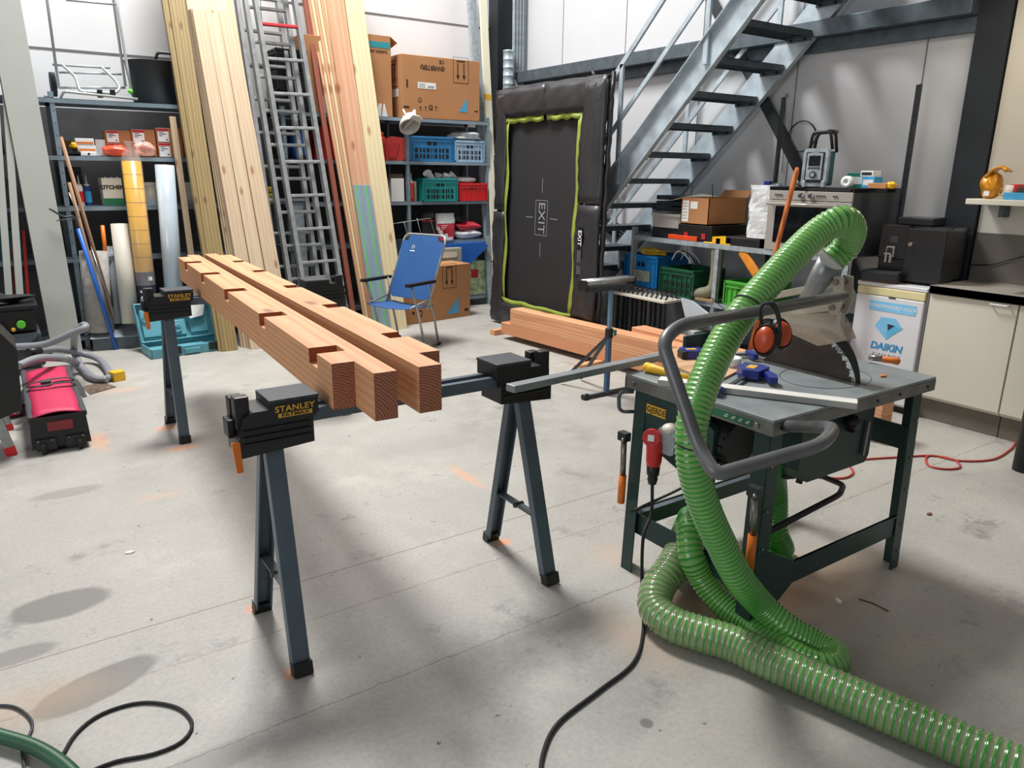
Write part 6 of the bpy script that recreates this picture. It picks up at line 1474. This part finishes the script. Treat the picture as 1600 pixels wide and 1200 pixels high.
m.f.append(list(range(nk-1, -1, -1))); m.m.append('bagwhite'); m.s.append(False)
m.build('bag_body', parent=wb, solid=.003)
MB().box((RX_+.02, yc-.02, 1.12), (RX_+.05, yc+.02, 1.12), 'blue')
MB().box((RX_+.1, yc+.01, 1.46), (RX_+.14, yc+.06, 1.55), 'navy').build('blue_packet', parent=wb, bev=.003)
lump('grey_bundle', None, None, (RX_+.12, yc-.05, 1.46), (.1, .12, .07), 'galvdark', seed=9, parent=wb)
MB().box((RX_+.0, 3.76, 1.046), (RX_+.4, 4.1, 1.115), 'black').build('black_case', 'flat black case on the rack under the white rubble bag', 'case', bev=.01)
# brown carton on a dark case
a, c, e = R_(1060, 350), R_(1103, 350), R_(1160, 345, .35)
ca = thing('labelled_carton', 'brown open carton with white labels on the rack left of the white bag', 'box', (RX_+.2, 4.45, 1.16))
cy0, cy1 = c.y-.0, a.y+.0; cz0, cz1 = P(1103, 352, x=RX_+.02).z, P(1103, 310, x=RX_+.02).z
MB().box((RX_+.02, cy0, cz0), (RX_+.5, cy0+.006, cz1), 'cardboard').box((RX_+.02, cy1-.006, cz0), (RX_+.5, cy1, cz1), 'cardboard').box((RX_+.02, cy0, cz0), (RX_+.026, cy1, cz1), 'cardboard').box((RX_+.494, cy0, cz0), (RX_+.5, cy1, cz1), 'cardboard').box((RX_+.02, cy0, cz0), (RX_+.5, cy1, cz0+.006), 'cardboard').build('body', parent=ca)
MB().add([(RX_+.02, cy1, cz1), (RX_+.5, cy1, cz1), (RX_+.45, cy1+.16, cz1+.02), (RX_+.04, cy1+.13, cz1-.03)], [(0, 1, 2, 3)], 'offwhite').add([(RX_+.5, cy0, cz1), (RX_+.5, cy1, cz1), (RX_+.56, cy1, cz1+.06), (RX_+.56, cy0, cz1+.06)], [(0, 1, 2, 3)], 'cardboard').build('flap', parent=ca, solid=.004)
FXr = lambda y, z, x=0: FR((RX_+.0185+x, y, z), (0, -1, 0), (0, 0, 1))
MB(FXr(cy1-.055, (cz0+cz1)/2-.0)).box((-.035, -.09, 0), (.035, .085, .001), 'paper').build('white_label', parent=ca); MB(FXr(cy1-.145, cz1-.06)).box((-.04, -.03, 0), (.04, .03, .001), 'paper').build('white_label', parent=ca)
m = MB(FXr(cy1-.055, (cz0+cz1)/2))
for k in range(6): m.box((-.028, .06-.025*k, .001), (.01+.01*(k % 2), .064-.025*k, .0016), 'cardink')
m.build('label_print', parent=ca)
MB().tube([V3((RX_+.2, cy0+.1, cz0+.05)), P(1113, 288, x=RX_+.2)], .004, 'black', 6).build('dark_rod', 'thin dark rod sticking up out of the brown carton', 'rod')
MB().box((RX_+.02, cy0-.05, 1.046), (RX_+.5, cy1+.02, cz0-.005), 'black').build('carton_stand_case', 'black case on the rack under the brown labelled carton', 'case', bev=.006)
for k, yy in enumerate((cy1-.08, cy0+.03)): MB().box((RX_+.012, yy-.02, 1.07), (RX_+.021, yy+.02, 1.115), 'fixred').build('red_tab', ('left', 'right')[k]+' small red latch tab on the black case under the carton', 'latch')
# plastic tub, trays, orange and yellow case
a, c = R_(1013, 350), R_(1060, 350)
M('tubclear', 'a9a7a2', .3, 0, .08, 8)
tb = thing('plastic_tub', 'milky plastic tub with a lid on the rack left of the brown carton', 'tub', (RX_+.15, (a.y+c.y)/2, 1.1))
tz = R_(1035, 352).z
tub_m = lambda z0, z1, g: MB(T(RX_+.17, (a.y+c.y)/2, 0)).prism(rrect(.28+g, abs(a.y-c.y)+g, .05), z0, z1, 'tubclear', None, True)
tub_m(tz-.02, tz+.08, 0).build('body', parent=tb); tub_m(tz+.08, tz+.1, .03).build('lid', parent=tb, bev=.004)
MB().box((RX_+.05, c.y, 1.046), (RX_+.3, a.y, tz-.021), 'antracite').build('tub_stand_box', 'dark box on the rack under the milky plastic tub', 'box', bev=.004)
for k in range(3):
    MB().box((RX_+.2, c.y+.03, tz+.11+.05*k), (RX_+.52, a.y+.12, tz+.15+.05*k), 'darksteel').build('black_tray', ('lowest', 'middle', 'topmost')[k]+' black tray stacked behind the milky plastic tub', 'tray', bev=.008)
M('caseorange', 'd8481a', .4)
a, c = R_(1042, 372, -.01), R_(1087, 375, -.01); MB().box((RX_-.0, c.y, 1.046), (RX_+.06, a.y, 1.085), 'caseorange').build('orange_case', 'slim orange case on the front edge of the rack', 'case', bev=.004)
a, c = R_(1098, 378), R_(1141, 380); MB().box((RX_+.0, c.y+.0, 1.046), (RX_+.14, a.y-.1, 1.10), 'yellow').prism([(0, 0), (.14, 0), (.14, .04)], c.y+.0, a.y, 'yellow', FR((RX_+.0, 0, 1.046), (1, 0, 0), (0, 0, 1)) @ Matrix.Scale(-1, 4, (0, 0, 1))).build('yellow_case', 'yellow plastic case lying on the rack below the white bag', 'case')
# under the rack shelf: blue crate, green crate, wellington boot, teal tub, light green crate
ZS = .561
def rcrate(nm, lb, px0, px1, z0, h, dx, dep, mt, sl=True):
    a, c = R_(px0, 420, dx), R_(px1, 420, dx); return crate(nm, lb, RX_+dx, RX_+dx+dep, c.y, a.y, z0, z0+h, mt, face='x', slots=sl)
M('crateblue2', '1b73b4', .42, 0, .05); M('crategreen', '0f4c33', .45, 0, .08); M('cratelime', '47a536', .42, 0, .06); M('paperlabel', '8f9488', .6, 0, .35, 14)
r = rcrate('blue_crate', 'tall blue crate with a worn paper label under the rack shelf', 975, 1027, ZS, .31, .02, .4, 'crateblue2', False)
q = R_(1000, 425, .018); MB().box((RX_+.016, q.y-.13, ZS+.07), (RX_+.022, q.y+.1, ZS+.17), 'paperlabel').build('worn_label', parent=r)
lump('tool_bundle', 'black and yellow hand tools lying on the blue crate', 'tools', (RX_+.15, R_(1016, 388, .1).y, ZS+.3), (.14, .24, .06), 'yellow2', seed=17, amp=.3)
rcrate('green_crate', 'dark green folding crate full of cables under the rack shelf', 1031, 1085, ZS, .24, -.03, .4, 'crategreen')
for k in range(3):
    q = R_(1062+7*k, 402, .1); MB().tube(spline([q+V3((.0, .09, -.03)), q+V3((0, .03, .05)), q+V3((0, -.06, .03)), q+V3((0, -.14, -.04))]), .006, ('white', 'rubber', 'galv')[k], 8).build('cable_loop', 'loop of '+('white', 'black', 'grey')[k]+' cable rising out of the dark green crate', 'cable')
# boot
M('boot', '7a7a66', .45, 0, .08, 8); M('bootsole', 'a0855c', .6)
q = R_(1108, 400, .0); bt_ = thing('wellington_boot', 'olive rubber boot standing beside the dark green crate', 'boot', (RX_+.05, q.y, ZS))
by = R_(1109, 450, .0).y
MB().tube(spline([(RX_+.06, by+.01, ZS+.42), (RX_+.06, by, ZS+.28), (RX_+.055, by-.0, ZS+.14), (RX_+.04, by+.01, ZS+.085), (RX_+.01, by+.06, ZS+.06), (RX_-.01, by+.13, ZS+.05), (RX_-.02, by+.18, ZS+.035)], .02), [.055]*1, 'boot', 18) if False else None
sp = spline([(RX_+.06, by+.0, ZS+.44), (RX_+.06, by, ZS+.28), (RX_+.055, by-.0, ZS+.16), (RX_+.05, by+.01, ZS+.1), (RX_+.04, by+.06, ZS+.065), (RX_+.03, by+.13, ZS+.052), (RX_+.02, by+.19, ZS+.04)], .015)
N = len(sp); MB().tube(sp, [.058-.012*math.sin(min(1, i/N*1.4)*pi) if i < N*.7 else .055-.012*(i/N-.7)/.3 for i in range(N)], 'boot', 20).build('shaft', parent=bt_)
MB().prism([(-.06, -.05), (.05, -.05), (.06, .05), (.03, .22), (-.04, .24), (-.07, .1)], 0, .022, 'bootsole', T(RX_+.05, by, ZS)).build('sole', parent=bt_, bev=.006)
a, c = R_(945, 425, .3), R_(975, 425, .3)
MB(T(RX_+.25, 5.35, .6)).lathe([(.001, 0), (.13, 0), (.17, .16), (.18, .165), (.165, .16), (.12, .02)], 'tealbox', None, 28).build('teal_tub', 'dark teal round tub half hidden by the trampoline', 'tub')
rcrate('lime_crate', 'light green crate on the lower rack shelf behind the green hose', 1133, 1190, ZS, .2, .0, .4, 'cratelime', False)
WOOD('ochre', 'd2841a', 'c97a18', 'Z', 9, knots=False)
p0, p1 = P(1182, 428, x=RX_-.0), P(1160, 393, x=RX_+.02)
XX = FR(p0, (0, -1, 0), None, p1-p0); MB(XX).prism(rrect(.075, .035, .015), 0, (p1-p0).length, 'ochre', None, True).build('ochre_handle', 'ochre ribbed handle standing up out of the light green crate', 'handle', bev=.004)
WOOD('shaftwood', 'b9682c', '9c4f1e', 'Z', 8, knots=False)
# sledge hammer shaft
p0, p1 = P(1205, 420, x=4.6), P(1246, 262, x=4.78)
sh = thing('sledge_hammer', 'tall orange wooden tool handle leaning in front of the stove', 'hammer', (4.5, 3.6, 0))
ex = p0+(p0-p1)*.9; MB().tube([ex, p0, p0.lerp(p1, .5), p1.lerp(p0, .05), p1], [.017, .017, .017, .0195, .012], 'shaftwood', 16).build('shaft', parent=sh)
MB().box(ex-V3((.07, .03, .03)), ex+V3((.07, .03, .03)), 'darksteel').build('head', parent=sh, bev=.006)
# cable coil on the wall and small wires
q = P(1253, 213, x=RXW-.01); rr_ = .125
m = MB(); m.tube([(RXW-.012, q.y+rr_*math.cos(t*pi/14)*(1+.06*math.sin(t*.5)), q.z+rr_*math.sin(t*pi/14)*.97) for t in range(52)], .0035, 'black', 6)
m.build('cable_coil', 'thin black cable coil hanging on the panelled wall left of the radio', 'cable')
MB().tube(spline([P(1231, 152, x=RXW-.02), P(1228, 148, x=RXW-.02), P(1226, 200, x=RXW-.02), P(1222, 270, x=RXW-.02)]), .003, 'black', 6).build('wall_wire', 'thin black wire running down the panelled wall beside the perforated post', 'wire')
# black pipes coil behind the trampoline
for k in range(4):
    z_ = 1.0+.04*k; MB().tube(spline([(5.59, 7.6, z_-.1), (5.585, 7.0, z_+.04), (5.585, 6.55, z_+.06), (5.585, 6.25, z_-.03), (5.59, 5.95, z_-.14)]), .022, 'rubber', 10).build('black_pipe', 'black bent plastic pipe in the bundle behind the steel treads', 'pipe', group='bundle of black pipes behind the stairs')
# weights / clamp rack under the blue crate
a = P(1010, 520, x=4.72); 
cr = thing('bar_clamp_rack', 'upright bundle of dark bar clamps with a wooden shelf board on top', 'clamp rack', (4.8, 5.0, 0))
y0c, y1c, zc_ = P(1040, 470, x=4.7).y, P(962, 470, x=4.7).y, P(1000, 466, x=4.7).z
for k in range(11):
    yy = y0c+.02+(y1c-y0c-.04)*k/10; MB().box((4.70+.01*(k % 2), yy-.008, .0), (4.73+.01*(k % 2), yy+.008, zc_), 'darksteel').build('clamp_bar', parent=cr)
    MB().tube([(4.72, yy, zc_+.022), (4.73, yy-.02, zc_+.075), (4.80, yy-.03, zc_+.085), (4.84, yy-.02, zc_+.03)], .008, 'black', 8).build('clamp_head', parent=cr)
MB().box((4.66, y0c-.02, zc_), (4.88, y1c+.02, zc_+.02), 'offwhite').build('shelf_board', parent=cr, bev=.002)
# low trolley wheel + bits on the floor behind the saw
q = P(990, 522, x=4.62); MB().tube([(4.62, q.y+.06*math.cos(t*pi/14), .065+.06*math.sin(t*pi/14)) for t in range(29)], .012, 'rubber', 8).cyl((4.6, q.y, .065), (4.64, q.y, .065), .035, 'galv', 16).build('trolley_wheel', 'small grey and black wheel behind the timber pile', 'wheel')
# lower bits at shelf .12 level
for px0, px1, h, mt, lb in ((1052, 1082, .10, 'crateblue2', 'flat blue box low on the rack behind the saw'), (1062, 1085, .05, 'paper', 'white container on the flat blue box'), (1090, 1125, .14, 'tealbox', 'green pack on the lowest rack shelf behind the grey tube')):
    a, c = R_(px0, 480, .0), R_(px1, 480, .0); MB().box((RX_+.02, c.y, .121 if mt != 'paper' else .222), (RX_+.3, a.y, .121+h if mt != 'paper' else .222+h), mt).build('low_box', lb, 'box', bev=.004)
q = [P(1070, 465, x=4.85), P(1086, 470, x=4.85), P(1112, 490, x=4.85), P(1118, 505, x=4.85), P(1078, 500, x=4.85)]
MB(FR((4.8, 0, 0), (0, 1, 0), (0, 0, 1))).prism([(p.y, p.z) for p in q], 0, .03, 'film').build('grey_sheet_bag', 'pale grey plastic sheet slumped behind the grey tube', 'plastic sheet', bev=.004)

# ---------------------------------------------------------------- fridge, coffee machine, kitchen unit
KX = 5.05
M('fridgewhite', 'd6d8dc', .3, 0, .02, 3, coat=.2); M('fridgecream', 'd8cf9e', .45, 0, .03, 3); M('sky', '5db6e0', .5); M('skylight', '7cc2ea', .5); M('kitchen', 'd3cfc0', .42, 0, .02, 3); M('plinthk', '6b655a', .6)
fy0, fy1, fz = 2.50, 2.99, .885
fg = thing('fridge', 'white under-counter fridge with a blue diamond poster left of the kitchen unit', 'fridge', (KX+.28, (fy0+fy1)/2, 0))
MB().box((KX+.02, fy0, .04), (KX+.57, fy1, fz-.03), 'fridgewhite').build('cabinet', parent=fg, bev=.006)
MB().box((KX-.015, fy0-.004, fz-.03), (KX+.57, fy1+.004, fz), 'fridgewhite').build('worktop', parent=fg, bev=.006)
MB().box((KX-.02, fy0+.004, .06), (KX+.018, fy1-.004, fz-.09), 'fridgewhite').build('door', parent=fg, bev=.008)
MB().box((KX-.018, fy0+.004, fz-.088), (KX+.018, fy1-.004, fz-.032), 'fridgecream').build('top_trim', parent=fg, label='yellowed cream trim under the worktop', bev=.006)
MB().box((KX+.03, fy0+.01, 0), (KX+.5, fy1-.01, .04), 'black').build('base', parent=fg)
def fk(px, py): p = P(px, py, x=KX-.021); return FR((KX-.0212, p.y, p.z), (0, -1, 0), (0, 0, 1))
X = fk(1394, 481); MB(X).box((-.165, -.033, 0), (.165, .033, .001), 'skylight').build('blue_banner', parent=fg)
text(fg, 'lettering', 'GENOMINEERD VOOR', .037, 'paper', X @ T(0, 0, .001), .0, wscale=.92, shear=.25)
X = fk(1388, 512)
MB(X).prism([(-.1, .0), (-.06, .065), (.04, .07), (.1, .01), (.04, -.03), (0, -.02)], 0, .001, 'skylight').prism([(-.1, .0), (0, .02), (-.005, -.085)], .0, .0012, 'skylight').prism([(.1, .01), (-.005, -.085), (0, -.02), (.0, .02)], 0, .0013, 'sky').prism([(-.01, .025), (.045, .02), (0, -.02)], 0, .0018, 'dklabel').build('diamond', parent=fg)
text(fg, 'lettering', 'DAIKIN', .068, 'inkblue', fk(1384, 543) , .0025, wscale=1.0, shear=.15)
text(fg, 'lettering', 'AWARDS', .05, 'marks', fk(1383, 557), .0, wscale=1.0)
X = fk(1366, 457); m = MB(X)
for k in range(3): m.box((-.08, .02-.014*k, 0), (.03, .0215-.014*k, .0008), 'marks')
m.build('sticker_lines', parent=fg); MB(fk(1394, 466)).box((-.025, -.004, 0), (.025, .004, .001), 'cardink').build('brand_plate', parent=fg)
MB(fk(1412, 616)).box((-.02, -.008, 0), (.05, .008, .001), 'cardink').build('rating_sticker', parent=fg)
# coffee machine
cm = thing('coffee_machine', 'black bean to cup coffee machine on top of the fridge', 'coffee machine', (KX+.2, 2.7, fz))
M('coffeeblack', '121316', .3, 0, .06, 5, coat=.25)
XC_ = T(KX+.02, 2.95, fz) @ RZ(math.radians(-90+8)); cw_, cd_, chh = .47, .38, .385
def cb(a, c, mt, nm, **k): return MB(XC_).box(a, c, mt).build(nm, parent=cm, **k)
cb((.02, .1, .03), (cw_, cd_+.05, chh), 'coffeeblack', 'body', bev=.008)
cb((.22, .02, .02), (cw_, .12, chh-.01), 'coffeeblack', 'water_tank', bev=.006)
cb((.03, .05, .16), (.22, .12, chh+.005), 'coffeeblack', 'brew_head', bev=.006)
cb((-.02, -.07, .0), (.24, .14, .075), 'coffeeblack', 'drip_tray', bev=.012)
cb((-.01, -.06, .074), (.23, .1, .079), 'darksteel', 'drip_grid')
cb((.1, .12, chh), (.34, .36, chh+.055), 'coffeeblack', 'bean_hopper', bev=.01)
cb((.09, .032, .17), (.145, .052, .245), 'stainless', 'spout_plate', bev=.002); cb((.1, .025, .175), (.135, .033, .235), 'coffeeblack', 'spout_inset')
for x_ in (.095, .125): cb((x_, .015, .135), (x_+.012, .035, .19), 'stainless', 'spout')
cb((.085, .018, .19), (.13, .045, .2), 'stainless', 'spout_bar')
q = XC_ @ V3((.255, .02, .27)); e = XC_ @ V3((.255, -.004, .27)); MB().cyl(q, e, .013, 'chrome', 16).build('dial', parent=cm)
cb((.1, .047, .27), (.155, .051, .315), 'darksteel', 'display')
# kitchen units
ky0, ky1 = 1.3, 2.485
for i, (a, c) in enumerate(((1.953, ky1), (1.35, 1.947))):
    r = thing('kitchen_cabinet', ('cream kitchen base cabinet with a white handle beside the fridge', 'cream kitchen base cabinet at the right edge behind the round pillar')[i], 'cabinet', (KX+.28, (a+c)/2, 0), 0, 'cream kitchen base cabinets')
    MB().box((KX+.02, a, .15), (KX+.565, c, .86), 'kitchen').build('body', parent=r)
    d_ = MB().box((KX, a+.002, .17), (KX+.019, c-.002, .855), 'kitchen').build('door', parent=r, bev=.002)
    hz = P(1580, 481, x=KX-.02).z; hy = a+.05 if i == 0 else c-.2
    MB().tube(rnd([(KX, hy, hz), (KX-.03, hy, hz+.006), (KX-.03, hy+.1, hz+.006), (KX, hy+.1, hz)], .01), .005, 'white', 8).build('handle', parent=d_, label='white handle')
    MB().box((KX+.05, a, 0), (KX+.065, c, .149), 'plinthk').build('plinth', parent=r)
ct = thing('sink_counter', 'stainless steel sink top on the cream kitchen cabinets', 'sink', (KX+.3, 1.9, .865))
by0, by1, bx0, bx1 = 1.45, 2.05, KX+.12, KX+.46
m = MB()
for a, c in (((KX-.02, ky0), (bx0, ky1+.0)), ((bx1, ky0), (KX+.565, ky1)), ((bx0, ky0), (bx1, by0)), ((bx0, by1), (bx1, ky1))): m.box((*a, .885), (*c, .905), 'stainless')
m.box((KX-.02, ky0, .862), (KX-.014, ky1, .91), 'stainless').box((KX-.02, ky0, .862), (KX-.004, ky1, .913), 'stainless').box((KX-.014, ky1-.006, .862), (KX+.57, ky1, .91), 'stainless')
m.build('counter', parent=ct)
m = MB().box((bx0, by0, .74), (bx1, by1, .744), 'stainless').box((bx0, by0, .74), (bx0+.003, by1, .885), 'stainless').box((bx1-.003, by0, .74), (bx1, by1, .885), 'stainless').box((bx0, by0, .74), (bx1, by0+.003, .885), 'stainless').box((bx0, by1-.003, .74), (bx1, by1, .885), 'stainless'); m.build('bowl', parent=ct)
# tap
q = P(1537, 433, z=.905); tp = thing('kitchen_tap', 'chrome two handle tap standing on the sink', 'tap', tuple(q))
MB().lathe([(.001, 0), (.028, 0), (.022, .02), (.018, .05), (.001, .055)], 'chrome', T(*q), 20).build('base', parent=tp)
for s in (-1, 1): MB().tube([q+V3((0, 0, .03)), q+V3((-.01, s*.055, .055)), q+V3((-.012, s*.085, .075))], [.012, .012, .02], 'chrome', 14).build('tap_handle', parent=tp)
MB().tube(rnd([q+V3((0, 0, .04)), q+V3((.0, -.0, .26)), q+V3((-.05, -.01, .29)), q+V3((-.11, -.01, .26)), q+V3((-.115, -.01, .2))], .05), .009, 'chrome', 12).build('spout', parent=tp)
# splash back + wall shelf
MB().box((RXW-.036, 1.0, .9), (RXW-.031, 2.52, 1.23), 'splash').build('splashback', 'dark grey steel splashback on the wall behind the tap', 'splashback')
MB().tube(spline([P(1500, 412, x=RXW-.045), P(1540, 414, x=RXW-.045), P(1570, 408, x=RXW-.045), P(1620, 395, x=RXW-.045)]), .004, 'black', 8).build('kettle_cable', 'black cable along the splashback behind the tap', 'cable')
a = P(1509, 311, x=5.33); shz = a.z-.015
shf = thing('wall_shelf', 'cream wall shelf above the sink with a yellow bag on it', 'shelf', (5.47, 2.0, shz)); shy = a.y
MB().box((5.33, 1.2, shz-.018), (5.619, shy, shz+.018), 'kitchen').build('board', parent=shf, bev=.004)
MB().box((5.52, shy-.16, shz-.1), (5.617, shy-.13, shz-.018), 'galvdark').build('bracket', parent=shf, bev=.002)
zs = shz+.018
# coffee bag
M('goldfoil', 'd08a18', .28, .2, .25, 16, bump=.6, coat=.4)
yq = P(1547, 300, x=5.45).y
bgc = thing('coffee_bag', 'crumpled golden coffee bag with a folded top on the wall shelf', 'bag', (5.45, yq, zs))
lump('bag_body', None, None, (5.45, yq, zs), (.1, .12, .16), 'goldfoil', parent=bgc, seed=44, amp=.12)
MB().tube(spline([(5.45, yq+.02, zs+.14), (5.45, yq-.02, zs+.2), (5.44, yq-.09, zs+.2), (5.43, yq-.12, zs+.16)]), [.03]*1, 'goldfoil', 8) if False else None
sp = spline([V3((5.45, yq+.03, zs+.13)), V3((5.45, yq-.01, zs+.185)), V3((5.44, yq-.06, zs+.2)), V3((5.43, yq-.1, zs+.17))])
m = MB(); vs = []
for i, p in enumerate(sp):
    for s in (-.045, 0, .045): vs.append(p+V3((s, 0, .006 if s == 0 else 0)))
m.add(vs, [(3*i+j, 3*i+3+j, 3*i+4+j, 3*i+1+j) for i in range(len(sp)-1) for j in (0, 1)], 'goldfoil', True)
m.build('folded_top', parent=bgc, solid=.012); MB().box((5.394, yq-.02, zs+.02), (5.398, yq+.015, zs+.05), 'paper').build('bag_label', parent=bgc)
yq = P(1572, 296, x=5.45).y
mg = thing('mug', 'white mug on the wall shelf right of the golden bag', 'mug', (5.45, yq-.03, zs)); MB(T(5.45, yq-.03, zs)).lathe([(.001, 0), (.035, 0), (.04, .09), (.036, .09), (.032, .01), (.001, .01)], 'offwhite', None, 26).build('cup', parent=mg)
MB().tube(rnd([(5.45, yq+.01, zs+.07), (5.45, yq+.04, zs+.06), (5.45, yq+.04, zs+.03), (5.45, yq+.01, zs+.02)], .015), .005, 'offwhite', 8).build('handle', parent=mg)
for px_, w_, h_, dx, z_, mt, lb in ((1590, .16, .045, 5.37, 0, 'skybox', 'light blue packet on the wall shelf right of the mug'), (1583, .05, .05, 5.42, .046, 'cratered', 'small red box on the light blue packet'), (1598, .08, .03, 5.4, .046, 'darkcard', 'small brown packet on the light blue packet')):
    q = P(px_, 300, x=dx); MB().box((dx, q.y-w_/2, zs+z_), (dx+.09, q.y+w_/2-.0, zs+z_+h_), mt).build('packet', lb, 'packet', bev=.003)
# red cable on the floor
rc_ = [P(x, y, z=.006) for x, y in ((1588, 690), (1578, 703), (1550, 718), (1500, 720), (1460, 712), (1447, 715), (1452, 728), (1478, 733), (1500, 730), (1490, 718), (1455, 712), (1410, 714), (1360, 717), (1300, 722))]
MB().tube(spline(rc_), .006, 'red2' if 'red2' in MATS else 'reddull', 10).build('red_cable', 'thin red cable with a loop on the floor before the kitchen units', 'cable')
MB().tube(spline([P(x, y, z=.006) for x, y in ((1325, 725), (1333, 738), (1322, 746), (1300, 747), (1250, 742), (1180, 725), (1110, 712), (1085, 700))]), .006, 'reddull', 10).build('red_cable', 'red cable curving on the floor under the saw table', 'cable')
# leaves and chips on the floor
M('leaf', '6a4a30', .8)
for i, (x, y, lb) in enumerate(((1452, 804, 'curled dry brown leaf on the floor right of the saw'), (1310, 940, 'pale stone chip on the floor under the saw'), (1255, 883, 'pale wood flake on the floor under the saw table'), (203, 864, 'tiny pale flake on the floor left of the front sawhorse'))):
    q = P(x, y, z=0); MB(T(q.x, q.y, 0) @ RZ(i)).prism([(-.02, 0), (-.005, .01), (.02, .004), (.012, -.008), (-.008, -.01)], .0005, .006, ('leaf', 'paper', 'paper', 'paper')[i]).build('floor_debris', lb, 'debris')
q0, q1 = P(1342, 936, z=.003), P(1388, 955, z=.003); MB().tube(spline([q0, (q0+q1)/2+V3((.01, .01, 0)), q1]), .0025, 'leaf', 6).build('twig', 'thin dry twig on the floor right of the green hose', 'twig')
q0 = P(1405, 738, z=.004); MB().tube(spline([q0, P(1412, 742, z=.004), P(1422, 742, z=.004)]), .004, 'black', 6).build('rubber_scrap', 'small black rubber scrap on the floor behind the right saw leg', 'debris')
